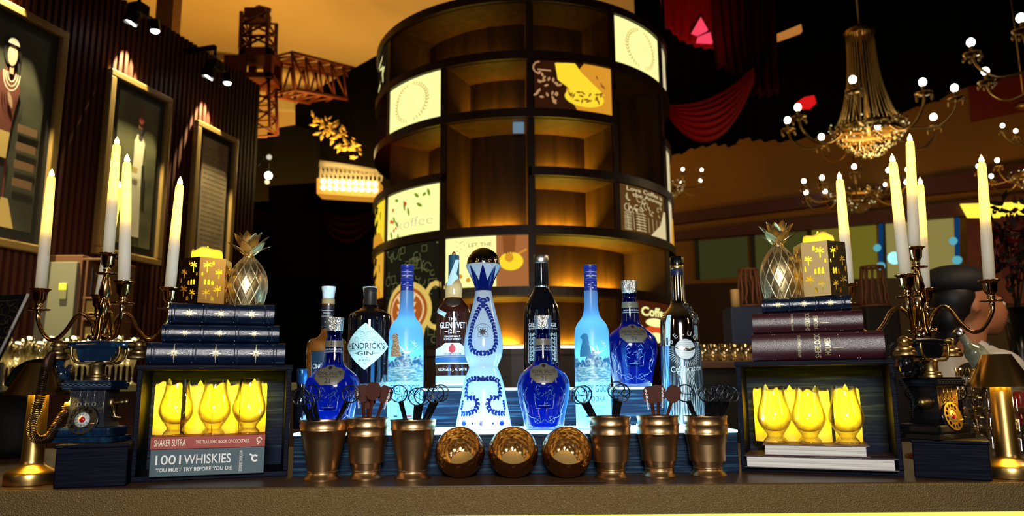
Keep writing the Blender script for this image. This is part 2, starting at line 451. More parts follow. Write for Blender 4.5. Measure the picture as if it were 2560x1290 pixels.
def leather_book(parent_loc, rz, wd, h, dp, M, label, orn=None, ribs=4, group=None, title=None):
    t = thing('leather_book', label, 'book', parent_loc, rz, group)
    bulge = .012; b = B(); n = 16; mseg = 40
    f = spine_f(wd, h, bulge)
    prof = []
    for i in range(n + 1):
        a = -PI / 2 + PI * i / n; prof.append((-bulge * math.cos(a), h / 2 + h / 2 * math.sin(a)))
    prof = [(dp, 0)] + prof + [(dp, h), (dp, h - .003), (.002, h - .003), (.002, .003), (dp, .003)]
    xs = [0]
    ribx = [wd * q for q in ((.045, .335, .635, .925) if orn else ())]
    pts = [(0, 0)]
    for rx in ribx: pts += [(rx - .0035, 0), (rx - .0022, .0014), (rx + .0012, .0014), (rx + .0025, 0)]
    pts.append((wd, 0)); vs = []; m = len(prof)
    for (x, e) in pts:
        for i, (y, z) in enumerate(prof):
            vs.append((x, y - (e if 0 < i < n + 2 else 0), z))
    fs = []
    for a in range(len(pts) - 1):
        for i in range(m):
            j = (i + 1) % m; fs.append((a * m + i, a * m + j, (a + 1) * m + j, (a + 1) * m + i))
    fs += [tuple(range(m)), tuple(reversed(range((len(pts) - 1) * m, len(pts) * m)))]
    b.add(vs, fs); cov = b.build('cover', M, t, sharp=40)
    q = B(); q.box(.004, wd - .004, .003, dp - .004, .0032, h - .0032); q.build('pages', M_PAPER, t)
    if orn:
        q = B()
        for k in range(3): ornament(q, f, wd * (.19 + .295 * k), h / 2, h * orn[1], orn[0])
        for rx in ribx: line2(q, [(rx - .0042, h * .08), (rx - .0042, h * .92)], .0004, f)
        q.build('gilt_ornament', M_GILT, cov)
    if title: title(cov, f, wd, h)
    return t
SC = tf(CL)
def on_top(Mx, x, y, z): return Mx @ Vector((x, y, z))
def stack(C, rz, h0, px0, px1, hgt, Mb, label, orn=None, dy=.004, dp=.105, title=None, group=None, yaw=0):
    """book on crate C between two columns, spine parallel to the crate front"""
    Mx = tf(C); o = Mx @ Vector((0, dy, 0))
    # intersect the crate's front line with the two pixel columns
    def hit(px, z):
        d = ray(px, 850); n = Vector((-math.sin(rz), math.cos(rz), 0)); k = n.dot(o - CP) / n.dot(Vector((d.x, d.y, 0)))
        return CP + Vector((d.x, d.y, 0)) * k
    a = hit(px0, 0); c = hit(px1, 0); wd = (Vector((c.x, c.y)) - Vector((a.x, a.y))).length
    return leather_book((a.x, a.y, h0), rz + yaw, wd, hgt, dp, Mb, label, orn, title=title, group=group)
zL = BZ + CLh
gb = 'navy leather books on the left crate'
hA = .0375; hB = .031; hC = .0365
stack(CL, CLr, zL + .0004, 371, 714, hA, M_LEATHER, 'navy leather book with gilt stars, bottom of the stack on the left crate', ('star', .25), group=gb)
stack(CL, CLr, zL + hA + .0008, 405, 697, hB, M_LEATHER, 'thin navy leather book with small gilt crosses, middle of the left stack', ('cross', .21), .008, group=gb)
stack(CL, CLr, zL + hA + hB + .0012, 419, 683, hC, M_LEATHER, 'navy leather book under the gold pineapple and lantern on the left', ('cross', .23), .012, group=gb)
def hol_title(full):
    def f_(t, f, wd, h):
        q = B(); g = lambda u, v: f(u, v)
        # lettering runs up the spine
        text(q, 'SHERLOCK', h * .285, g, wd * .51, h * .5, rot=PI / 2, sx=.62, off=.012, fit=h * .86)
        text(q, 'HOLMES', h * .27, g, wd * .585, h * .46, rot=PI / 2, sx=.62, off=.012, fit=h * .62)
        text(q, 'ARTHUR CONAN DOYLE', h * .15, g, wd * .37, h * .5, rot=PI / 2, fit=h * .80)
        for u in (.165, .182, .80, .817): line2(q, [(wd * u, h * .04), (wd * u, h * .96)], .0005, g)
        line2(q, [(wd * .665, h * .12), (wd * .665, h * .9)], .0004, g); line2(q, [(wd * .62, h * .42), (wd * .70, h * .42)], .0012, g)
        q.build('lettering', M_GILT, t)
    return f_
zR = BZ + CRh; hD = .0475; hE = .0365; hF = .026
gm = 'maroon leather books on the right crate'
stack(CRr_, CRr, zR + .0004, 1880, 2210, hD, M_MAROON, 'thick maroon leather book, lower of the two on the right crate', None, .004, title=hol_title(1), group=gm)
stack(CRr_, CRr, zR + hD + .0008, 1885, 2161, hE, M_MAROON, 'slimmer maroon leather book, upper of the two on the right crate', None, .008, title=hol_title(1), group=gm)
stack(CRr_, CRr, zR + hD + hE + .0012, 1911, 2134, hF, M_LEATHER, 'small navy leather book on top of the maroon books', ('cross', .28), .012)

# paperbacks and hardbacks inside the crates
M_TEAL = mat('teal_grey_cover', (.035, .075, .095), .45)
M_RED = mat('red_cover', (.32, .035, .02), .5)
M_CREAM = mat('cream_print', (.85, .80, .60), .5)
CVR = {}
def plain_book(name, C, x0, x1, y0, dp, z0, h, M, label, pages_front=False):
    Mx = tf(C); t = thing(name, label, 'book', Mx @ Vector((x0, y0, z0)), C.rotation_euler[2])
    wd = x1 - x0; q = B(); k = .0016
    if pages_front:
        q.bbox(0, wd, 0, dp, 0, k, .0005); q.bbox(0, wd, 0, dp, h - k, h, .0005); q.bbox(0, wd, dp - k, dp, k, h - k, .0004)
        q.build('cover', M, t); p = B(); p.box(.004, wd - .006, .003, dp - k - .0002, k, h - k); p.build('pages', M_PAPER, t)
    else:
        q.bbox(0, wd, 0, k, 0, h, .0006); q.box(0, wd, k, dp, 0, k); q.box(0, wd, k, dp, h - k, h)
        t['cov'] = 0; del t['cov']; CVR[t.name] = q.build('cover', M, t); p = B(); p.box(.001, wd - .001, k + .0002, dp - .002, k, h - k); p.build('pages', M_PAPER, t)
    return t
def lx(C, px, py, y):             # local x on a crate for a pixel column at local depth y
    Mx = tf(C); rz = C.rotation_euler[2]; o = Mx @ Vector((0, y, 0)); n = Vector((-math.sin(rz), math.cos(rz), 0))
    d = ray(px, py); k = n.dot(o - CP) / n.dot(d); return (Mx.inverted() @ (CP + d * k))
k = .0088
yb = -.016
x0 = lx(CL, 374, 1160, yb).x; x1 = lx(CL, 660, 1160, yb).x; zt = lx(CL, 500, 1122, yb).z
tb = plain_book('hardback_book', CL, x0, x1, yb, .115, .0005 if False else k, zt - k, M_TEAL, 'thick teal hardback titled in white, lying in the left crate')
bw = x1 - x0; bh = zt - k; g = lambda u, v: Vector((u, -.0007, v))
q = B(); text(q, '1001', bh * .50, g, bw * .155, bh * .60, off=.006, fit=bw * .215); text(q, 'WHISKIES', bh * .50, g, bw * .495, bh * .60, off=.006, fit=bw * .41)
text(q, 'YOU MUST TRY BEFORE YOU DIE', bh * .2, g, bw * .385, bh * .24, fit=bw * .66, off=.01)
text(q, 'DOMINIC ROSKROW', bh * .17, g, bw * .79, bh * .5, rot=PI / 2, fit=bh * .8)
line2(q, circ(bw * .915, bh * .58, bh * .11, 12, .7, 5.6), bh * .07, g); line2(q, [(bw * .865, bh * .74), (bw * .905, bh * .66)], bh * .06, g)
q.build('lettering', M_WHITE, CVR[tb.name])
yr = -.012
x0 = lx(CL, 376, 1105, yr).x; x1 = lx(CL, 663, 1105, yr).x; z1 = lx(CL, 500, 1091, yr).z; zr0 = zt + .0004
rb = plain_book('paperback_book', CL, x0, x1, yr, .11, zr0, z1 - zr0, M_RED, 'thin red cocktail paperback lying on the teal hardback')
bw = x1 - x0; bh = z1 - zr0
q = B(); text(q, 'SHAKER SUTRA', bh * .80, g, bw * .165, bh * .5, off=.006, fit=bw * .265); text(q, 'THE TULLEEHO BOOK OF COCKTAILS', bh * .42, g, bw * .62, bh * .52, fit=bw * .47)
line2(q, circ(bw * .945, bh * .6, bh * .2, 8), bh * .08, g); line2(q, [(bw * .93, bh * .2), (bw * .96, bh * .5)], bh * .08, g); q.build('lettering', M_CREAM, CVR[rb.name])
LEFT_TOP = z1
M_DCOVER = mat('dark_cover', (.02, .012, .015), .35, noise=((40, 40, 40), (.10, .03, .05), .5, .7))
yb = -.02
x0 = lx(CRr_, 1862, 1165, yb).x; x1 = lx(CRr_, 2248, 1165, yb).x; zt = lx(CRr_, 2050, 1143, yb).z
plain_book('hardback_book', CRr_, x0, x1, yb, .125, k, zt - k, M_DCOVER, 'large hardback with its white page edges forward, bottom of the right crate', True)
x0 = lx(CRr_, 1907, 1130, -.012).x; x1 = lx(CRr_, 2176, 1130, -.012).x; z1 = lx(CRr_, 2050, 1113, -.012).z
M_DC2 = mat('plum_cover', (.10, .03, .04), .4, noise=((60, 60, 60), (.25, .12, .05), .5, .7))
plain_book('hardback_book', CRr_, x0, x1, -.012, .115, zt + .0004, z1 - zt - .0004, M_DC2, 'smaller plum hardback with page edges forward, under the right tasting glasses', True)
RIGHT_TOP = z1

# ------------------------------------------------------------------ tasting glasses
M_GLASS = thin_glass('clear_glass', (.985, .98, .95), .9, rough=.02, base=.035)
def glencairn(loc, h, label, rz=0, etched=False):
    t = thing('tasting_glass', label, 'glass', loc, rz, 'tulip tasting glasses in front of the candles')
    s = h / .115
    o_ = [(0, 0), (.0225, 0), (.0235, .003), (.0205, .009), (.0165, .013), (.0160, .017), (.019, .022), (.0265, .032), (.0325, .044), (.0340, .054), (.0315, .068), (.0265, .084), (.0235, .100), (.0225, .115)]
    i_ = [(.0212, .1148), (.0222, .100), (.0252, .084), (.0300, .068), (.0322, .054), (.0305, .043), (.0235, .031), (.012, .0245), (0, .0235)]
    pr = smooth_prof(o_[1:], 3); pi = smooth_prof(i_, 3)
    b = B(); b.lathe([(r * s, z * s) for r, z in [(0.0002, 0)] + pr + pi], 40); gb_ = b.build('glass_body', M_GLASS, t, sharp=60)
    if etched:
        q = B(); f = on_lathe([(r * s, z * s) for r, z in pr], .0004); text(q, 'THE BALVENIE', .0062 * s, f, -.006, .078 * s, fit=.026); q.build('lettering', mat('etched_ink', (.12, .08, .02), .5), gb_)
    return t
def at_local(C, px, py, y, z):
    p = lx(C, px, py, y); return tf(C) @ Vector((p.x, y, z))
for C, zt_, xs, ys, lab in ((CL, LEFT_TOP, (437, 533, 620), .012, ('left', 'middle', 'right')), (CRr_, RIGHT_TOP, (1938, 2024, 2118), .014, ('left', 'middle', 'right'))):
    side = 'red book' if C is CL else 'plum book'
    for i, px in enumerate(xs):
        loc = at_local(C, px, 1080, ys, zt_ + .0004)
        top = lx(C, px, (949, 951, 947)[i] if C is CL else (965, 967, 966)[i], ys).z
        glencairn(loc, top - zt_, '%s tulip tasting glass standing on the %s in the crate' % (dict(left='leftmost', middle='middle', right='rightmost')[lab[i]], side), 0, C is CL and i == 0)

# ------------------------------------------------------------------ pillar candles (battery candles glowing from inside)
M_WAX = translucent('glowing_wax', (.85, .70, .22), (1.0, .82, .10), .65, .4, .05)
M_FLAME = emit('flame', (1.0, .78, .22), 6)
M_FLAMEY = emit('flame_yellow', (1.0, .80, .03), 1.6)
def pillar(loc, r, h, label, pw, wavy=True, seed=0, group='glowing yellow pillar candles'):
    t = thing('pillar_candle', label, 'candle', loc, 0, group)
    n = 40; vs = []; fs = []; rnd = random.Random(seed)
    ph = [rnd.uniform(0, 6) for _ in range(3)]
    zt = [h - (.0035 if wavy else 0) * (.5 + .5 * math.sin(3 * 2 * PI * k / n + ph[0])) - .003 * (.5 + .5 * math.sin(5 * 2 * PI * k / n + ph[1])) for k in range(n)]
    rings = [(r, 0, 0), (r, .5, 0), (r * 1.0, .93, 1), (r * .95, 1, 1), (r * .86, 1, 1), (r * .80, .92, 1), (r * .5, .88, 1), (.0005, .87, 1)]
    for (rr, q, w_) in rings:
        for k in range(n):
            a = 2 * PI * k / n; vs.append((rr * math.sin(a), -rr * math.cos(a), (zt[k] if w_ else h) * q))
    for i in range(len(rings) - 1):
        for k in range(n): fs.append((i * n + k, i * n + (k + 1) % n, (i + 1) * n + (k + 1) % n, (i + 1) * n + k))
    b = B(); b.add(vs, fs); b.build('wax_body', M_WAX, t)
    b = B(); fp = [(.0002, h * .86), (.0035, h * .88), (.0052, h * .93), (.0042, h * .985), (.0018, h * 1.03), (.0002, h * 1.055)]
    b.lathe(fp, 14); b.build('flame', M_FLAMEY, t)
    l = point('candle_led', (0, 0, h * .62), pw, (1, .74, .04), r * .35, t)
    return t
def pillars(C, xs, tops, zt_, y, hwpx, side):
    for i, (px, ty) in enumerate(zip(xs, tops)):
        y_ = y + (.014 if i % 2 else 0)
        loc = at_local(C, px, 1080, y_, zt_ + .0004); zz = lx(C, px, ty, y_).z
        r = hwpx * mpp(loc.y)
        pillar(loc, r, zz - zt_, ('%s of the four glowing yellow pillar candles in the %s crate' % (('first from left', 'second from left', 'third from left', 'rightmost')[i], side)), .42, seed=i * 3 + (7 if side == 'right' else 0), group='yellow pillar candles in the %s crate' % side)
pillars(CL, (415, 494, 562, 630), (954, 958, 957, 953), LEFT_TOP, .070, 31, 'left')
pillars(CRr_, (1921, 1981, 2046, 2122), (968, 970, 972, 968), RIGHT_TOP, .070, 31, 'right')

# ------------------------------------------------------------------ copper bowls
M_COPIN = mat('bright_copper_inside', (.78, .50, .20), .25, 1, bump=('voronoi', (110, 110, 110), .9, .003))
def bowl(px, tilt, yaw, label):
    r = .0415; c = PZ(px, 1194, BZ); c.y -= .004
    c = Vector((P(px, 1127, c.y).x, c.y, BZ))
    t = thing('copper_bowl', label, 'bowl', c, 0, 'round hammered copper bowls lying tipped towards the front')
    Mx = Matrix.Translation((0, 0, r)) @ Matrix.Rotation(yaw, 4, 'Z') @ Matrix.Rotation(tilt, 4, 'X')
    a0 = R_(56); n = 18; out = []; inn = []
    for i in range(n + 1):
        a = PI - (PI - a0) * i / n; out.append((max(r * math.sin(a), .0002), r * math.cos(a)))
    for i in range(n + 1):
        a = a0 + (R_(149) - a0) * i / n; inn.append(((r - .0016) * math.sin(a), (r - .0016) * math.cos(a)))
    b = B(); b.lathe(out, 48, Mx); b.build('outer_shell', M_COPPER, t)
    zz = (r - .0016) * math.cos(R_(149))
    b = B(); b.lathe([out[-1]] + inn, 48, Mx); b.build('inner_shell', M_COPIN, t)
    b = B(); b.lathe([(inn[-1][0], zz), (.0002, zz)], 48, Mx); o = b.build('inner_base', mat('gold_base', (.80, .58, .22), .35, 1, bump=('noise', (500, 500, 500), .3, .0006)), t); tag(o, 'flat brighter golden bottom')
    return t
bowl(1150, R_(56), R_(-4), 'hammered copper bowl, leftmost, below the white blue laurel bottle')
bowl(1283, R_(57), R_(2), 'hammered copper bowl between the two other copper bowls')
bowl(1417, R_(58), R_(3), 'hammered copper bowl, rightmost, in front of the dark blue decanter')

# ------------------------------------------------------------------ cups
def cup_mesh(h, rt, rw, rb, rim2=True):
    o_ = [(.0002, 0), (rb, 0), (rb * 1.01, .002), (rb * .93, .0045), (rw * 1.04, .008), (rw * 1.0, .0115), (rw * 1.05, .0125), (rw * 1.05, .0135), (rw * 1.0, .0145)]
    zr = h - .017
    def rr(z): return rw + (rt * .955 - rw) * ((z - .0145) / (zr - .0145))
    for k in range(1, 5): z = .0145 + (zr - .0145) * k / 4; o_.append((rr(z), z))
    o_ += [(rt * .975, zr + .0006), (rt * .975, zr + .0022), (rt * .955, zr + .003), (rt * .965, h - .006), (rt * .985, h - .003), (rt * 1.0, h - .0018), (rt * .998, h), (rt * .96, h - .001)]
    o_ += [(rt * .92, h - .02), (rw * .93, .017), (.0002, .016)]
    return o_
M_CUPIN = M_BRONZE
def cup(px, py, rz, hpx, hw, hwb, label, n_stack=1, group=None):
    base = PZ(px, py, BZ); base.y += .024; Y = base.y
    base = Vector((P(px, py, Y).x, Y, BZ))
    m = mpp(Y); h = P(px, hpx, Y).z - BZ - .0; rt = hw * m; rb = hwb * m; rw = rb * .78
    h1 = h - (n_stack - 1) * .0135
    first = None
    for k in range(n_stack):
        nm = label if n_stack == 1 else (label + (', outer cup of the nested stack' if k == 0 else ', inner cup nested inside'))
        o = B().lathe(cup_mesh(h1, rt * (1 if k == 0 else .985), rw * (1 - .0 * k), rb * (1 if k == 0 else .97)), 56).build('metal_cup', M_BRONZE, sharp=50) if k == 0 else B().lathe([(.0002, h1 - .03), (rt * .90, h1 - .02)] + [(r, z) for r, z in cup_mesh(h1 + .0135 * k, rt * .985, rw, rb) if z > h1 + .0135 * k - .0185] + [(rt * .90, h1 - .014), (rt * .80, h1 - .06), (.0002, h1 - .06)], 56).build('metal_cup', M_BRONZE, sharp=50)
        tag(o, nm, 'cup', 'bronze julep cups holding stirrers'); o.location = base
        # beaded line
    return base, h, rt
CUPS = []
CUPS.append(cup(805, 1203, 0, 1050, 59, 46, 'bronze cup of black stirrers beside the left crate'))
CUPS.append(cup(915, 1200, 0, 1044, 52, 43, 'bronze cup of brown stirrers below the gin bottle', 2))
CUPS.append(cup(1031, 1200, 0, 1048, 57, 46, 'bronze cup of black stirrers left of the copper bowls'))
CUPS.append(cup(1529, 1198, 0, 1040, 52, 43, 'bronze cup of black stirrers right of the copper bowls', 2))
CUPS.append(cup(1650, 1195, 0, 1038, 53, 44, 'bronze cup of brown stirrers below the royal blue decanter', 2))
CUPS.append(cup(1771, 1193, 0, 1039, 54, 44, 'bronze cup of black stirrers beside the right crate', 2))

# ------------------------------------------------------------------ stirrers
M_STIR = mat('black_plastic', (.003, .003, .004), .22)
M_STIRB = mat('brown_plastic', (.050, .011, .005), .5, spec=.15)
def stirrer_black(base, foot, head, label, r=.0142, w=.0085, yaw=0.):
    """foot and head are world points"""
    foot = Vector(foot); head = Vector(head); t = thing('cocktail_stirrer', label, 'stirrer', foot, 0, 'black stirrers with round pierced heads')
    d = head - foot; L = d.length - r; ex = Vector((math.cos(yaw), math.sin(yaw), 0)); ez = d.normalized(); ey = ez.cross(ex).normalized(); ex = ey.cross(ez).normalized()
    fn = lambda u, v, e=0: ex * u + ez * v + ey * e
    q = B(); pl = [(-w * .30, 0), (w * .30, 0), (w * .5, L), (-w * .5, L)]
    q.add([fn(u, v, e) for e in (-.0009, .0009) for u, v in pl], [(0, 1, 2, 3), (7, 6, 5, 4), (0, 4, 5, 1), (1, 5, 6, 2), (2, 6, 7, 3), (3, 7, 4, 0)]); q.build('stick', M_STIR, t)
    c = L + r; q = B(); q.tube([fn(math.cos(a) * r, c + math.sin(a) * r) for a in [2 * PI * k / 28 for k in range(28)]], .0013, 6, close=True); rg = q.build('ring', M_STIR, t)
    q = B(); zz = [(-.95, -.1), (-.45, .75), (-.35, -.75), (.35, .80), (.2, -.85), (.92, .2)]
    q.tube([fn(x * r, c + y * r) for x, y in zz], .0009, 5); q.tube([fn(x * r, c + y * r) for x, y in [(-.85, .4), (.1, -.15), (.85, -.45)]], .0006, 5)
    q.build('monogram', M_STIR, rg)
    return t
def stirrer_brown(foot, head, label, side=0, s=1.0):
    foot = Vector(foot); head = Vector(head); t = thing('cocktail_stirrer', label, 'stirrer', foot, 0, 'brown stirrers with hexagonal heads')
    d = head - foot; ez = d.normalized(); ex = Vector((1, 0, 0)); ey = ez.cross(ex).normalized(); ex = ey.cross(ez).normalized()
    fn = lambda u, v, e=0: ex * u + ez * v + ey * e
    hw, hh = .0125 * s, .0145 * s; L = d.length - hh
    hexa = [(-hw * .45, -hh), (hw * .45, -hh), (hw, -hh * .45), (hw, hh * .5), (hw * .55, hh), (-hw * .55, hh), (-hw, hh * .5), (-hw, -hh * .45)]
    q = B(); pl = [(-.0020, 0), (.0020, 0), (.0028, L), (-.0028, L)]
    q.add([fn(u, v, e) for e in (-.0009, .0009) for u, v in pl], [(0, 1, 2, 3), (7, 6, 5, 4), (0, 4, 5, 1), (1, 5, 6, 2), (2, 6, 7, 3), (3, 7, 4, 0)]); q.build('stick', M_STIRB, t)
    n = len(hexa); q = B(); q.smooth = False
    q.add([fn(u, v + L + hh, e) for e in (-.001, .001) for u, v in hexa], [tuple(range(n)), tuple(reversed(range(n, 2 * n)))] + [(i, (i + 1) % n, (i + 1) % n + n, i + n) for i in range(n)])
    hd = q.build('paddle', M_STIRB, t)
    if side:
        q = B(); text(q, 'druNKonlove', .0055 * s, lambda u, v: fn(u, v + L + hh * .55, -.0013 if fn(0, 0, -1).y < 0 else .0013), side * hw * .55, 0, rot=-PI / 2, off=.02, fit=.034 * s); q.build('lettering', M_WHITE, hd)
    return t
def stir(ci, kind, hx, hy, dy=0., label='', side=0, fx=None, r=.0142):
    base, h, rt = CUPS[ci]; Y = base.y + dy
    head = P(hx, hy, Y); tip = Vector((base.x + (fx if fx is not None else (base.x - head.x) * .12), base.y + dy * .5, BZ + .035))
    if kind == 'k': return stirrer_black(base, tip, head + (head - tip).normalized() * r * 0, label, r)
    return stirrer_brown(tip, head, label, side)
SB = 'black ring headed stirrer '
stir(0, 'k', 752, 992, -.012, SB + 'leaning left in the leftmost cup'); stir(0, 'k', 765, 1005, .008, SB + 'behind the one leaning left in the leftmost cup')
stir(0, 'k', 779, 985, .016, SB + 'standing almost upright in the leftmost cup')
stir(0, 'k', 877, 985, .0, SB + 'leaning right towards the brown stirrers')
for a in (('905', 984, .004, 1), ('933', 978, -.012, 0), ('921', 1000, .012, 0), ('963', 986, .0, 1)):
    stir(1, 'b', int(a[0]), a[1], a[2], {'905': 'brown stirrer, leftmost in the second cup from left', '933': 'brown stirrer with the tallest plain paddle in the second cup', '921': 'brown stirrer half hidden behind the tallest paddle in the second cup', '963': 'brown stirrer leaning right in the second cup from left'}[a[0]], -1 if a[0] == '905' else a[3])
stir(2, 'k', 997, 984, .0, SB + 'leaning left in front of the frosted vodka bottle')
stir(2, 'k', 1043, 992, -.012, SB + 'upright in the middle of the third cup'); stir(2, 'k', 1057, 990, .01, SB + 'just right of centre in the third cup')
stir(2, 'k', 1089, 985, -.01, SB + 'leaning right, nearest the laurel bottle'); stir(2, 'k', 1101, 983, .012, SB + 'furthest right in the third cup')
stir(3, 'k', 1458, 986, -.01, SB + 'leaning left beside the blue decanter on the right half'); stir(3, 'k', 1447, 988, .01, SB + 'furthest left in the cup right of the bowls')
stir(3, 'k', 1541, 976, .01, SB + 'behind, right of centre in the cup right of the bowls'); stir(3, 'k', 1553, 982, -.008, SB + 'leaning right in the cup right of the bowls')
stir(4, 'b', 1626, 987, -.005, 'brown stirrer with white lettering leaning left in the fifth cup', -1); stir(4, 'b', 1646, 984, .008, 'brown stirrer with white lettering, upright in the fifth cup', 1)
stir(4, 'b', 1683, 985, -.002, 'plain brown stirrer leaning right in the fifth cup', 0)
stir(5, 'k', 1713, 983, .0, SB + 'leaning left in front of the silver bottle')
for j, (x, y, d) in enumerate(((1767, 983, -.012), (1781, 985, .006), (1798, 982, .014), (1812, 983, -.004), (1826, 986, .01))):
    stir(5, 'k', x, y, d, SB + ('bundled near the middle of the rightmost cup', 'second of the bundle in the rightmost cup', 'at the back of the bundle in the rightmost cup', 'front right of the bundle in the rightmost cup', 'furthest right, close to the right crate')[j])
# ------------------------------------------------------------------ bottles
def bottle_at(name, label, cx, Y, bz, py=1060, cat='bottle', group=None):
    return thing(name, label, cat, (P(cx, py, Y).x, Y, bz), 0, group)
def lathe_part(name, prof, M, par, ysc=1., n=56, sharp=50):
    return B().lathe(prof, n, ysc=ysc).build(name, M, par, sharp=sharp)
def cut(prof, z0, z1):
    """profile between heights, with exact ends"""
    out = [(prof_r(prof, z0), z0)] + [(r, z) for r, z in prof if z0 < z < z1] + [(prof_r(prof, z1), z1)]
    return out
def grow(prof, e): return [(r + e, z) for r, z in prof]
M_FROST = translucent('frosted_blue_glass', (.26, .50, .80), (.26, .62, 1.0), .72, .35, .06)
M_CERAM = translucent('white_glazed_ceramic', (.50, .60, .72), (.45, .80, 1.0), .35, .12, .14)
M_COBALT = mat('cobalt_glaze', (.002, .006, .085), .10, coat=1.)
M_PAINT = mat('cobalt_paint', (.008, .02, .20), .25)
M_SILVER = mat('silver', (.75, .75, .72), .2, 1)
M_SILVK = mat('knurled_silver', (.62, .62, .56), .3, 1, bump=('voronoi', (900, 900, 300), .9, .001))
M_BLUECAP = mat('royal_blue_foil', (.012, .03, .30), .35, bump=('noise', (300, 300, 300), .1, .001))
M_DKGLASS = mat('dark_glass', (.003, .003, .005), .04, coat=1.)
M_MIRROR = mat('mirror_silver', (.72, .68, .60), .06, 1)
M_WPR = mat('white_frost_print', (.70, .85, .90), .5)
M_SKY = mat('pale_blue_print', (.55, .85, .95), .5)
M_MID = mat('mid_blue_print', (.03, .22, .50), .45)
M_DEEP = mat('deep_blue_print', (.01, .05, .22), .45)

def bird(b, f, u, v, s, k=0):
    L = s
    if k == 0:
        poly2(b, [(u, v), (u - L * .7, v + L * .75), (u - L * .35, v + L * .15)], f); poly2(b, [(u, v), (u - L * .1, v + L * .85), (u + L * .12, v + L * .1)], f); poly2(b, [(u - L * .4, v + L * .02), (u + L * .6, v + L * .22), (u + L * .1, v - L * .08)], f)
    else:
        line2(b, [(u - L * .6, v + L * .5), (u, v), (u + L * .6, v + L * .45)], L * .2, f)
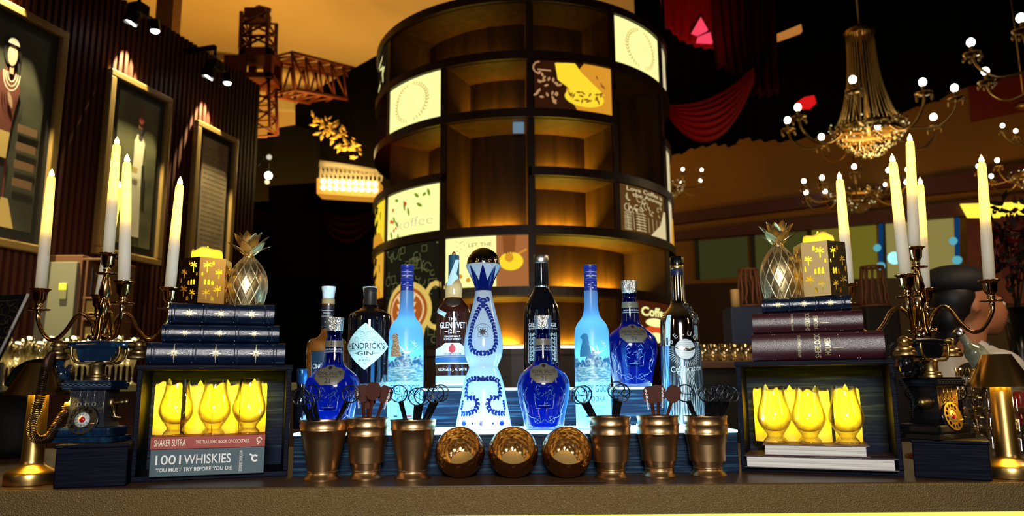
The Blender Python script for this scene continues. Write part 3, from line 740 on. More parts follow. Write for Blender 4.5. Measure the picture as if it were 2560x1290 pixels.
# ---- frosted vodka bottles
def vodka(cx0, Y, sil, label):
    g_ = 'frosted blue vodka bottles'
    t = bottle_at('vodka_bottle', label, cx0, Y, Z1, 1060, group=g_)
    pts = [(43.5, 1067), (44, 1062), (44.5, 1000), (44, 900), (43, 840), (42, 826), (39, 815), (34, 806), (27, 798), (22, 790), (18.5, 777), (17, 763), (16.8, 740), (16.6, 728)]
    pr = [(r, z) for r, z in ppx(cx0, Y, pts, Z1)]; z0 = pr[0][1]; H = pr[-1][1]
    pr = [(r, (z - z0) / (H - z0) * H + .0003) for r, z in pr]
    lathe_part('glass_body', pr, M_FROST, t)
    zc0 = H; m = mpp(Y); rc = 16.4 * m; hc = P(cx0, 662, Y).z - Z1 - zc0
    cp = [(rc, 0), (rc, hc * .45), (rc * 1.03, hc * .46), (rc * .98, hc * .50), (rc * .98, hc * .62), (rc * 1.04, hc * .64), (rc * 1.04, hc * .70), (rc * .97, hc * .72), (rc * .97, hc * .82), (rc * 1.03, hc * .84), (rc * 1.02, hc * .99), (rc * .9, hc), (.0003, hc)]
    cp = [(r, z + zc0 - .001) for r, z in cp]
    cap = lathe_part('screw_cap', cp, M_BLUECAP, t)
    f = on_lathe(cp, .0004); q = B(); rnd = random.Random(3)
    for k in range(9): bird(q, f, rnd.uniform(-.010, .010), zc0 + hc * rnd.uniform(.06, .32), .0026, 1)
    text(q, 'GREY GOOSE', .0036, f, .002, zc0 + hc * .56, off=.01)
    for z_ in (.47, .71, .97): line2(q, [(u_ * .001, zc0 + hc * z_) for u_ in range(-12, 13, 3)], .0005, f)
    q.build('lettering', M_WPR, t)
    f = on_lathe(pr, .0005); z = lambda py: P(cx0, py, Y).z - Z1; U = m
    # painted lake, mountains and geese
    q = B(); R0 = pr[3][0]; a = R0 * 1.45
    def band(b, p0, p1, m=None): rows(b, [(z(p0), -a, a), (z((p0 + p1) / 2), -a, a), (z(p1), -a, a)], f, 24)
    band(q, 955, 905); q.build('lake_print', mat('lake_print', (.08, .38, .62), .4, noise=((90, 90, 420), (.45, .80, .92), .42, .6)), t)
    f1 = on_lathe(pr, .0008); q = B(); nn = 28; ridge = [z(905) + (.5 + .5 * math.sin(k * .55 + 1)) * .010 + .010 * math.exp(-((k - 15) / 5) ** 2) + .003 * math.sin(k * 1.9) for k in range(nn + 1)]
    vs = []; 
    for k in range(nn + 1):
        u_ = -a + 2 * a * k / nn; vs += [f1(u_, z(918)), f1(u_, ridge[k])]
    q.add(vs, [(2 * k, 2 * k + 2, 2 * k + 3, 2 * k + 1) for k in range(nn)]); q.build('mountain_print', mat('mountain_print', (.02, .16, .42), .45, noise=((160, 160, 160), (.40, .75, .92), .45, .6)), t)
    f2 = on_lathe(pr, .0011); q = B()
    bird(q, f2, U * 8, z(884), .022); bird(q, f2, U * 26, z(862), .011); bird(q, f2, U * 30, z(868), .006, 1)
    for k in range(6): bird(q, f2, U * (20 + 5 * k), z(876 - 3 * (k % 3)), .0032, 1)
    rnd = random.Random(5)
    for k in range(7): bird(q, f2, U * rnd.uniform(-22, 14), z(rnd.uniform(915, 945)), .003, 1)
    q.build('goose_print', mat('goose_white', (.8, .95, 1), .5), t)
    q = B(); Lc = (-26 if sil == 'tan' else -27) * U
    rows(q, [(z(py), x0_ * U, x1_ * U) for py, x0_, x1_ in ((893, -37, -6), (880, -36, -8), (868, -33, -10), (858, -29, -11.5), (850, -29, -13), (846, -35, -13), (842, -33, -14), (838, -28, -16), (836, -25, -18))], f2, 6)
    q.build('goose_silhouette', mat('tan_cutout', (.55, .42, .26), .6, noise=((300, 300, 900), (.10, .07, .05), .5, .56)) if sil == 'tan' else M_MID, t)
    q = B(); text(q, 'GREY GOOSE', z(960) - z(985), f2, U * 4, z(972), fit=78 * U, off=.004)
    text(q, 'VODKA', .0125, f2, U * 4, z(997), fit=44 * U, off=.004); text(q, 'DISTILLED AND BOTTLED', .0042, f2, U * 2, z(1015), fit=48 * U); text(q, 'IN FRANCE', .0062, f2, U * 2, z(1027), fit=30 * U)
    text(q, 'IMPORTED', .006, f2, U * 2, z(1052), fit=40 * U); q.build('lettering', M_DEEP, t)
    q = B(); rows(q, [(z(1041), U * 10, U * 22), (z(1037), U * 10, U * 22)], f2, 4); o = q.build('flag_print', mat('red_print', (.6, .02, .06), .5), t)
    q = B(); rows(q, [(z(1041), -U * 22, -U * 12), (z(1037), -U * 22, -U * 12)], f2, 4); q.build('flag_print', M_DEEP, t)
    spot('bottle_fill', t.location + Vector((0, 0, .004)), t.location + Vector((0, 0, 1)), 1.1, (.30, .75, 1.0), 120, .6, .02)
    point('bottle_fill', t.location + Vector((0, 0, .10)), .30, (.25, .62, 1.0), .02)  # lamp added inside the glass, standing in for the riser's glow
    return t
vodka(1012, 1.385, 'tan', 'frosted blue vodka bottle with a tan goose silhouette')
vodka(1485, 1.385, 'blue', 'frosted blue vodka bottle with a blue goose silhouette')

# ---- white decanter with painted laurel
def laurel(b, f, pts, L=.0078, w=.0052, stem=True):
    pts = [Vector(p) for p in pts]; cum = [0]
    for a_, c_ in zip(pts, pts[1:]): cum.append(cum[-1] + (c_ - a_).length)
    n = max(3, int(cum[-1] / (L * .80)))
    for k in range(n):
        s_ = cum[-1] * (k + .3) / n; i = max(j for j in range(len(cum)) if cum[j] <= s_); i = min(i, len(pts) - 2)
        p = pts[i] + (pts[i + 1] - pts[i]) * ((s_ - cum[i]) / max(1e-6, cum[i + 1] - cum[i])); d = pts[i + 1] - pts[i]; a = math.atan2(d.y, d.x)
        for sg in (1, -1): poly2(b, leaf2(p.x, p.y, L, w, a + sg * .62), f)
def decanter():
    cx, Y = 1209, 1.42
    t = bottle_at('tequila_decanter', 'white ceramic decanter with cobalt laurel wreaths and a silver dome stopper', cx, Y, Z1, 1060)
    pts = [(69, 1072), (69.5, 1066), (67.5, 1052), (59, 1009), (55, 985), (51, 962), (43, 936), (37, 922), (36.5, 916), (39, 908), (43.5, 898), (47.5, 883), (48.5, 868), (47, 845), (42, 820), (34, 790), (27, 762), (22.5, 742), (20.3, 730), (19.8, 725), (21, 718), (25, 706), (31, 692), (37, 680), (41, 672), (43, 666), (43, 663), (40, 662)]
    pr = ppx(cx, Y, pts, Z1); z0 = pr[0][1]; pr = [(r, z - z0 + .0004 if z < .05 else z) for r, z in pr]; pr = [pr[0]] + [p for p, q_ in zip(pr[1:], pr) if p[1] > q_[1] - .02]
    sp = smooth_prof(pr, 3); lathe_part('ceramic_body', sp, M_CERAM, t, n=64, sharp=70)
    z = lambda py: P(cx, py, Y).z - Z1; U = mpp(Y); f = on_lathe(sp, .0006)
    # dome stopper
    zc = z(663); R0 = 42.5 * U; hh = z(621) - zc
    dm = [(R0, zc - .001), (R0 * 1.01, zc + .0015)] + [(R0 * math.cos(a_ * PI / 24), zc + .001 + hh * math.sin(a_ * PI / 24)) for a_ in range(0, 12)] + [(.0003, zc + .001 + hh)]
    lathe_part('dome_stopper', dm, mat('smoked_chrome', (.34, .30, .24), .10, 1, bump=('voronoi', (420, 420, 420), .35, .0008)), t, n=48)
    # pointed cobalt crown on the flare
    q = B(); n = 128; zb = z(728); top = sp and prof_r(sp, z(672)); vs = []
    for k in range(n + 1):
        a_ = 2 * PI * k / n; ph = (k / n * 8 + .5) % 1; h_ = 1 - abs(ph - .5) * 2
        zt_ = z(705) + (z(667) - z(705)) * h_ ** 1.1
        for j in range(9):
            zz = zb + (zt_ - zb) * j / 8; r = prof_r(sp, zz) + .0007; vs.append((r * math.sin(a_), -r * math.cos(a_), zz))
    q.add(vs, [(k * 9 + j, (k + 1) * 9 + j, (k + 1) * 9 + j + 1, k * 9 + j + 1) for k in range(n) for j in range(8)]); q.build('painted_crown', M_COBALT, t)
    q = B(); V = lambda dx, py: (dx * U, z(py))
    for sg in (1, -1):
        laurel(q, f, [V(sg * x, y) for x, y in ((-19, 747), (-8, 752), (2, 762), (14, 782), (26, 808), (34, 838), (35, 862), (27, 878), (14, 884), (3, 885))])
    for sg in (1, -1):
        laurel(q, f, [V(sg * x, y) for x, y in ((4, 948), (16, 947), (30, 948), (40, 953), (46, 968), (46, 985), (38, 994), (24, 994), (15, 1000), (12, 1012), (18, 1024), (32, 1030), (48, 1032), (60, 1032))])
        laurel(q, f, [V(sg * x, y) for x, y in ((60, 998), (60, 1012), (64, 1022))], .005)
    for k in range(3): poly2(q, leaf2(0, z(954), .011, .0065, PI / 2 + (k - 1) * .75), f)
    for x in (-50, 0, 50, 100, -100):
        for k in range(5): poly2(q, leaf2(x * U, z(1062), .012 - .002 * abs(k - 2), .0035, PI / 2 + (k - 2) * .42), f)
    for x in (-25, 25): poly2(q, circ(x * U, z(1056), .0018, 10), f)
    q.build('painted_laurel', M_PAINT, t)
    q = B(); f2 = on_lathe(sp, .0012)
    for k in range(4):
        a_ = PI / 4 + k * PI / 2; line2(q, leaf2(0, z(833), .0125, .009, a_), .0006, f2, True)
    for k in range(8): poly2(q, leaf2(0, z(833), .0075, .003, k * PI / 4), f2)
    line2(q, circ(0, z(833), .0155, 24, .4, 2.7), .0006, f2)
    q.build('bee_emblem', mat('pewter', (.03, .03, .045), .3, .5), t)
    spot('bottle_fill', t.location + Vector((0, 0, .004)), t.location + Vector((0, 0, 1)), 0.22, (.40, .80, 1.0), 130, .6, .02)
    point('bottle_fill', t.location + Vector((0, 0, .14)), .03, (.35, .75, 1.0), .02)  # added inside the body to carry the plate's glow higher
decanter()

# ---- cobalt blue flagon decanters
M_RS = mat('dark_cobalt_glass', (.0015, .004, .045), .08, coat=1., bump=('noise', (40, 40, 40), .25, .002))
M_RST = translucent('lit_cobalt_glass', (.0004, .0012, .02), (.0015, .014, .30), .5, .08, .16)
M_RSL = mat('flagon_label', (.11, .10, .07), .4)
M_EMB = mat('embossed_glass', (.02, .06, .28), .10, coat=1., spec=1.)
def flagon(cx, Y, bz, py0, s, label):
    """py0 cap top; s scale"""
    cxx = cx; t = bottle_at('flagon_decanter', label, cx, Y, bz, py0 + 270, group='cobalt blue flagon decanters with silver stoppers')
    m = mpp(Y) * s; H = P(cx, py0, Y).z - bz
    z = lambda d: H - d * H / 278.0
    body = [(0.5, 278), (44, 278), (48, 275), (50, 262), (55, 236), (60, 216), (64, 196), (66, 178), (65.5, 166), (63, 156), (58, 146), (50, 137), (39, 128), (29, 120), (24.5, 112), (22.5, 100), (21.5, 82), (20.5, 62), (19, 52), (17.5, 46), (18.5, 40), (19.5, 34), (17, 31)]
    pr = [(r * m, max(z(d), .0004)) for r, d in body]; sp = smooth_prof(pr[1:], 3); sp = [(.0003, pr[0][1])] + sp
    up = cut(sp[1:], z(178), sp[-1][1]); lo = sp[:1] + cut(sp[1:], sp[1][1], z(178))
    ysc = .78
    lathe_part('glass_body', sp[1:], M_RST, t, ysc, n=64)
    tp = z(34); cp = [(18.5, 34), (19.5, 31), (20, 25), (21, 12), (22, 4), (22, 1), (20.5, 0), (.4, 0)]
    lathe_part('stopper', [(r * m, z(d)) for r, d in cp], M_SILVK, t)
    f = on_lathe(sp[1:], .0006, ysc)
    bd = B(); a_ = 20 * m * 3.0
    rows(bd, [(z(74), -a_, a_), (z(66), -a_, a_), (z(58), -a_, a_)], on_lathe(sp[1:], .0006, ysc), 40); nb = bd.build('neck_band', M_RSL, t)
    q = B(); f2 = on_lathe(sp[1:], .0011, ysc); text(q, '21', .0075 * s, f2, 0, z(65), off=.01); text(q, 'SIGNATURE BLEND', .0045 * s, on_lathe(sp[1:], .0008, ysc), 0, z(80), fit=.034 * s); q.build('lettering', mat('pale_print', (.55, .6, .6), .5) if 0 else M_INK, t)
    q = B(); text(q, 'SIGNATURE BLEND', .0045 * s, f2, 0, z(80), fit=.034 * s); line2(q, [(k * .002 * s, z(86)) for k in range(-10, 11)], .0006, f2); q.build('neck_print', mat('pale_print', (.5, .58, .65), .5), nb)
    # shoulder plaque
    sh = []
    for k in range(21):
        v = -1 + 2 * k / 20; w_ = (36 if abs(v) < .45 else 36 - 17 * ((abs(v) - .45) / .55) ** .8) * (1 if abs(abs(v) - .5) > .08 else .93)
        if v > .72: w_ = 13 - 20 * (v - .72)
        sh.append((z(142 - 24 * v), -w_ * m, w_ * m))
    q = B(); rows(q, sh, f2, 14); pq = q.build('plaque', M_RSL, t)
    q = B(); f3 = on_lathe(sp[1:], .0016, ysc); text(q, 'ROYAL SALUTE', .0085 * s, f3, 0, z(138), off=.006, fit=58 * m); text(q, 'BLENDED SCOTCH WHISKY', .004 * s, f3, 0, z(146), fit=44 * m); text(q, '21', .011 * s, f3, 0, z(156), off=.012)
    line2(q, [(-w_ * .92 if False else a2, b2) for a2, b2 in [(r_[1] * .93, r_[0]) for r_ in sh[1:17]]], .0004, f3); line2(q, [(r_[2] * .93, r_[0]) for r_ in sh[1:17]], .0004, f3)
    poly2(q, circ(0, z(124), .0032 * s, 10), f3)
    q.build('lettering', M_INK, pq)
    # moulded relief: figure shield, scrolls and wheels
    q = B(); f4 = on_lathe(sp[1:], .0004, ysc); T = lambda pts, r=.0009: q.tube([f4(x * m, z(y)) for x, y in pts], r * s, 6)
    T([(-26, 190), (-20, 225), (20, 225), (26, 190)]); T([(-14, 218), (14, 218)])
    for sg in (1, -1):
        T([(sg * x, y) for x, y in ((8, 176), (16, 170), (22, 180), (14, 190), (24, 198), (12, 205))]); T([(sg * x, y) for x, y in ((44, 175), (52, 188), (50, 205), (42, 215), (40, 232), (50, 240))])
        T([(sg * x, y) for x, y in ((56, 180), (58, 200), (48, 226))]); T([(sg * x, y) for x, y in ((48, 236), (34, 246), (22, 248), (8, 258), (0, 250))])
        T([(sg * 17 + 8 * math.cos(k * PI / 6), 252 + 8 * math.sin(k * PI / 6)) for k in range(13)], .0008); T([(sg * 17 - 6, 246), (sg * 17 + 6, 258)], .0006); T([(sg * 17 + 6, 246), (sg * 17 - 6, 258)], .0006)
    rnd = random.Random(9)
    for k in range(16):
        x, y = rnd.uniform(-20, 20), rnd.uniform(180, 214); T([(x, y), (x + rnd.uniform(-5, 5), y + rnd.uniform(-5, 5)), (x + rnd.uniform(-7, 7), y + rnd.uniform(0, 8))], .0008)
    T([(-46, 264), (-20, 270), (0, 271), (20, 270), (46, 264)], .0007)
    q.build('moulded_relief', M_EMB, t)
    spot('bottle_fill', t.location + Vector((0, 0, .003)), t.location + Vector((0, 0, 1)), .38, (.15, .45, 1.0), 150, .6, .02)  # spot added in the base in place of the lit plate
    return t
flagon(829, 1.36, Z1, 794, 1.04, 'cobalt blue flagon decanter in front, beside the left crate')
flagon(1360, 1.37, Z1, 789, 1.0, 'cobalt blue flagon decanter in front of the tall dark bottle')
flagon(1582, 1.56, Z2, 702, 1.0, 'cobalt blue flagon decanter on the upper step at right')

# ---- apothecary gin bottle
def gin():
    cx, Y = 921, 1.575
    t = bottle_at('gin_bottle', 'black apothecary gin bottle with a pale green diamond label', cx, Y, Z2, 960)
    m = mpp(Y); z = lambda py: P(cx, py, Y).z - Z2
    H0 = z(968); zz = lambda py: z(py) - H0 + .0004
    pr = [(.0004, zz(968)), (50 * m, zz(968)), (53 * m, zz(964)), (54 * m, zz(950)), (54 * m, zz(800)), (53.5 * m, zz(788)), (50 * m, zz(781)), (36 * m, zz(774)), (22 * m, zz(767)), (18 * m, zz(762)), (17 * m, zz(755))]
    lathe_part('glass_body', pr, M_DKGLASS, t)
    q = [(19 * m, zz(760)), (16.5 * m, zz(750)), (15.5 * m, zz(730)), (16 * m, zz(718)), (14 * m, zz(716)), (.0004, zz(716))]; lathe_part('stopper', q, mat('black_wax_cap', (.012, .011, .012), .45, bump=('noise', (200, 200, 200), .4, .002)), t)
    f = on_lathe(pr[1:], .0006); cyy = zz(864); hw, hh = 65 * m, 57 * m
    def dia(k_, ff, b):
        rr = []
        for i in range(25):
            v = -1 + 2 * i / 24; w_ = (1 - abs(v)); w_ = w_ * .93 + .07 * math.sqrt(max(0, 1 - v * v)) if abs(v) < .98 else 0.01
            rr.append((cyy + v * hh * k_, -w_ * hw * k_, w_ * hw * k_))
        rows(b, rr, ff, 12)
    b = B(); dia(1, f, b); lb = b.build('label', mat('pale_green_label', (.50, .72, .68), .5), t)
    b = B(); f2 = on_lathe(pr[1:], .0011)
    for k_ in (.94, .90):
        line2(b, [(0, cyy - hh * k_), (hw * k_, cyy), (0, cyy + hh * k_), (-hw * k_, cyy)], .0005, f2, True)
    text(b, "HENDRICK'S", 20 * m, f2, 0, cyy + 0 * m, off=.01, fit=100 * m); text(b, 'GIN', 15 * m, f2, 0, cyy - 18 * m, sx=1.5, off=.01)
    text(b, 'DISTILLED AND BOTTLED IN SCOTLAND', 4 * m, f2, 0, cyy - 9.5 * m, fit=92 * m); text(b, 'EST. 1886', 4 * m, f2, 0, cyy - 28 * m); text(b, '41,4%Vol.', 8 * m, f2, 0, cyy - 34 * m); text(b, '1L', 8 * m, f2, 0, cyy - 42 * m)
    for sg in (1, -1):
        line2(b, [(sg * 20 * m, cyy - 18 * m), (sg * 34 * m, cyy - 16 * m)], .0008, f2); line2(b, circ(sg * 21 * m, cyy - 17 * m, 2.5 * m, 8), .0006, f2)
        line2(b, circ(sg * 14 * m, cyy + 24 * m, 13 * m, 12, .3, 2.6), .0005, f2); line2(b, circ(sg * 22 * m, cyy + 16 * m, 7 * m, 12), .0004, f2); line2(b, circ(sg * 22 * m, cyy + 16 * m, 4.5 * m, 12), .0004, f2)
    for k in range(5): line2(b, [(-14 * m + j * 4 * m, cyy + (14 + k * 5 + 2 * math.sin(j * 2 + k)) * m) for j in range(8)], .0004, f2)
    b.build('lettering', M_INK, lb)
gin()
# ---- amber cognac style bottles with glass stopper
M_AMBER = mat('amber_liquor', (.30, .10, .015), .05, coat=1., spec=.6, noise=((30, 30, 30), (.14, .04, .008), .3, .7))
def amber_bottle(cx, Y, top, hw, label, words):
    t = bottle_at('whisky_bottle', label, cx, Y, Z2, 960); m = mpp(Y); H = P(cx, top, Y).z - Z2; z = lambda d: H * (1 - d / 250.)
    pr = [(.0004, .0004), (hw * m, .0004), ((hw + 1) * m, .004), ((hw + 1) * m, z(148)), (hw * m, z(138)), ((hw - 6) * m, z(130)), (24 * m, z(124)), (17 * m, z(116)), (15.5 * m, z(105)), (15.5 * m, z(42))]
    lathe_part('glass_body', pr, M_AMBER, t, .8)
    lathe_part('cork', [(15.8 * m, z(43)), (16.2 * m, z(42)), (16.2 * m, z(31)), (14 * m, z(30))], mat('cork', (.42, .28, .12), .6), t)
    lathe_part('glass_stopper', [(14 * m, z(30)), (15 * m, z(28)), (16 * m, z(15)), (18.5 * m, z(3)), (18 * m, z(0)), (.0004, z(0))], mat('frosted_stopper', (.55, .75, .85), .15, coat=1, noise=((200, 200, 60), (.85, .95, 1), .4, .6)), t, 1., 20)
    f = on_lathe(pr[1:], .0006, .8); q = B(); a = 14 * m * 2.2
    rows(q, [(z(105), -a, a), (z(46), -a, a)], on_lathe(pr[1:], .0005, .8), 30); q.build('neck_label', mat('neck_label', (.01, .013, .02), .4), t)
    q = B(); f2 = on_lathe(pr[1:], .001, .8)
    for d in (60, 74, 100): line2(q, [(k * 2 * m, z(d)) for k in range(-8, 9)], .0007, f2)
    text(q, words[1], .004, f2, 0, z(66)); text(q, words[0][:3], .004, f2, 0, z(88))
    q.build('neck_print', M_WHITE, t)
    q = B(); rows(q, [(z(236), -30 * m, 30 * m), (z(160), -30 * m, 30 * m)], f2, 16); lb = q.build('label', mat('navy_label', (.012, .03, .06), .4), t)
    q = B(); f3 = on_lathe(pr[1:], .0014, .8); line2(q, [(-28 * m, z(163)), (28 * m, z(163)), (28 * m, z(233)), (-28 * m, z(233))], .0006, f3, True); text(q, words[0], .014, f3, 0, z(196), off=.008, fit=48 * m); q.build('lettering', M_WHITE, lb)
amber_bottle(814, 1.58, 717, 49, 'amber bottle with square dark label and pale glass stopper, far left of the bottles', ('CINCORO', 'TEQUILA'))
amber_bottle(919, 1.715, 718, 46, 'amber bottle almost hidden behind the black gin bottle, only its pale stopper showing', ('CINCORO', 'TEQUILA'))
# ---- single malt with white crested label
def malt():
    cx, Y = 1133, 1.59
    t = bottle_at('whisky_bottle', 'dark whisky bottle with white printed title and a white arched label', cx, Y, Z2, 960); m = mpp(Y); z = lambda py: max(P(cx, py, Y).z - Z2 + .0022, .0004)
    pr = [(.0004, z(972)), (40 * m, z(972)), (43.5 * m, z(964)), (44 * m, z(940)), (44 * m, z(800)), (43 * m, z(785)), (38 * m, z(771)), (27 * m, z(757)), (22.5 * m, z(748)), (22 * m, z(735)), (22 * m, z(722)), (20 * m, z(712)), (15 * m, z(704)), (14 * m, z(690))]
    sp = [pr[0]] + smooth_prof(pr[1:], 2)
    g = mat('whisky_glass', (.035, .010, .006), .04, coat=1., spec=.6)
    lathe_part('glass_body', [sp[0]] + cut(sp[1:], sp[1][1], z(748)), g, t, .85)
    o = lathe_part('neck', cut(sp[1:], z(748), z(700)), mat('pale_whisky_glass', (.62, .42, .18), .05, coat=1.), t, .85); tag(o, 'clear bulging neck with amber whisky')
    lathe_part('base_glow', grow(cut(sp[1:], z(966), z(942)), .0004), mat('painted_base_glow', (.35, .75, .9), .1, coat=1.), t, .85)  # ice blue riser light put into the colour of the base
    lathe_part('capsule', [(14.5 * m, z(702)), (14 * m, z(700)), (14 * m, z(644)), (13 * m, z(641)), (.0004, z(641))], mat('petrol_foil', (.02, .10, .17), .35, .3), t)
    b = B(); b.sphere((0, 0, z(638)), 5.2 * m, 14, 10, (1, 1, 1.3)); b.build('copper_knob', mat('copper_knob', (.45, .14, .05), .3, .7), t)
    f = on_lathe(sp[1:], .0007, .85); q = B()
    text(q, 'THE', 12 * m, f, 0, z(803), off=.012); text(q, 'GLENLIVET', 21 * m, f, 0, z(819), off=.012, fit=68 * m); text(q, '21', 14 * m, f, 0, z(834), off=.005)
    text(q, 'SINGLE MALT', 6 * m, f, 0, z(846), fit=40 * m, off=.01); text(q, 'SCOTCH WHISKY', 6 * m, f, 0, z(852.5), fit=44 * m, off=.01)
    for sg in (1, -1): line2(q, [(sg * 20 * m, z(834)), (sg * 11 * m, z(834))], .001, f); line2(q, [(sg * 9 * m, z(829)), (sg * 9 * m, z(839))], .0009, f)
    text(q, 'GEORGE & J. G. SMITH', 10 * m, f, 0, z(927), fit=78 * m, off=.005); q.build('lettering', M_WHITE, t)
    a = 60 * m; q = B(); sh = [(z(914), -a, a), (z(877), -a, a), (z(874), -a * .75, a * .75), (z(871), -a * .52, a * .52), (z(867), -a * .42, a * .42), (z(862), -a * .30, a * .30)]
    rows(q, sh, f, 26); lb = q.build('label', mat('white_label', (.62, .62, .60), .5), t)
    f2 = on_lathe(sp[1:], .0012, .85); q = B(); rows(q, [(z(910), -a, a), (z(897), -a, a)], f2, 26); rows(q, [(z(895), -a, a), (z(893), -a, a)], f2, 26); q.build('blue_stripe', mat('label_blue', (.02, .10, .26), .5), lb)
    q = B(); poly2(q, circ(0, z(877), 8.5 * m, 16, ry=9.5 * m), f2); poly2(q, circ(0, z(868), 4 * m, 10), f2); q.build('crest', mat('crimson', (.45, .015, .03), .5), lb)
    f3 = on_lathe(sp[1:], .0016, .85); q = B(); text(q, 'THE SAMPLE ROOM' if 0 else 'THE SAMPLE ROOM', 5.5 * m, f2, 0, z(889), fit=44 * m, off=.01); text(q, 'SCOTLAND', 3.4 * m, f2, 0, z(894)); q.build('label_text', M_INK, lb)
    q = B(); q.add([f(x, y) for x, y in circ(0, z(761), 20 * m, 24, ry=12 * m)] + [f2(x, y) for x, y in circ(0, z(761), 17 * m, 24, ry=10 * m)], [(k, (k + 1) % 24, 24 + (k + 1) % 24, 24 + k) for k in range(24)] + [tuple(range(24, 48))])
    q.build('neck_medallion', mat('dark_pewter', (.22, .17, .13), .35, .9), t)
    M_TAPE = mat('pale_tape', (.45, .62, .68), .55)
    q = B(); ff = lambda u, v: Vector((u, -.0225 - .2 * u, v))
    rows(q, [(z(718), -17 * m, -4 * m), (z(708), -15 * m, 4 * m), (z(700), -11 * m, 14 * m), (z(690), -8 * m, 8 * m), (z(672), 0, 12 * m), (z(655), 6 * m, 15 * m)], lambda u, v: Vector((u, -math.sqrt(max(0, (21 * m) ** 2 - u * u)) * .9 - .0015, v)), 8)
    q.build('tax_ribbon', M_TAPE, t)
    q = B(); c_, s_ = math.cos(-.42), math.sin(-.42); w_, h_ = 17 * m, 5.5 * m
    pts = [(-32 * m + x * c_ - y * s_, z(786) + x * s_ + y * c_) for x, y in ((-w_, -h_), (w_, -h_), (w_, h_), (-w_, h_))]
    poly2(q, pts, f2); q.build('sticker', M_TAPE, t)
malt()
# ---- tall dark bottle
def tall():
    cx, Y = 1357, 1.60
    t = bottle_at('whisky_bottle', 'tall black whisky bottle with silver scroll label behind the blue decanter', cx, Y, Z2, 960); m = mpp(Y); z = lambda py: max(P(cx, py, Y).z - Z2 + .0022, .0004)
    pr = [(.0004, z(972)), (42 * m, z(972)), (45 * m, z(966)), (46 * m, z(900)), (46 * m, z(805)), (45 * m, z(785)), (41 * m, z(767)), (32 * m, z(749)), (23 * m, z(733)), (18.5 * m, z(720)), (17.5 * m, z(700)), (17.5 * m, z(660))]
    sp = [pr[0]] + smooth_prof(pr[1:], 2); lathe_part('glass_body', sp, M_DKGLASS, t)
    lathe_part('neck_ring', [(18 * m, z(722)), (19.5 * m, z(721)), (19.5 * m, z(719)), (18 * m, z(718))], M_SILVER, t)
    lathe_part('cap_sleeve', [(18 * m, z(718)), (18.3 * m, z(716)), (18 * m, z(662))], mat('black_lacquer', (.01, .01, .012), .12, .5), t)
    lathe_part('cap', [(18 * m, z(662)), (19 * m, z(660)), (19 * m, z(642)), (17.5 * m, z(640)), (.0004, z(640))], mat('ribbed_silver', (.6, .6, .6), .25, 1, bump=('noise', (700, 700, 20), .6, .001)), t)
    f = on_lathe(sp[1:], .0007); q = B(); text(q, 'GLENMORANGIE', 13 * m, f, 0, z(818), fit=76 * m, off=.01); text(q, 'SIGNET', 6 * m, f, -28 * m, z(827)); text(q, 'SINGLE MALT', 5 * m, f, 26 * m, z(827))
    for sg in (1, -1):
        for k in range(7):
            for j in range(2):
                u = sg * (23 + 9 * j) * m; v = z(842 + 10 * k)
                line2(q, circ(u, v, 3.6 * m, 10, 0 + j, 5.2 + j), .0010, f); line2(q, circ(u, v, 1.6 * m, 6), .0008, f)
        line2(q, [(sg * 17 * m, z(836)), (sg * 39 * m, z(836)), (sg * 39 * m, z(910)), (sg * 17 * m, z(910))], .0008, f, True)
    q.build('scroll_label', mat('silver_print', (.62, .62, .58), .35, .3), t)
tall()
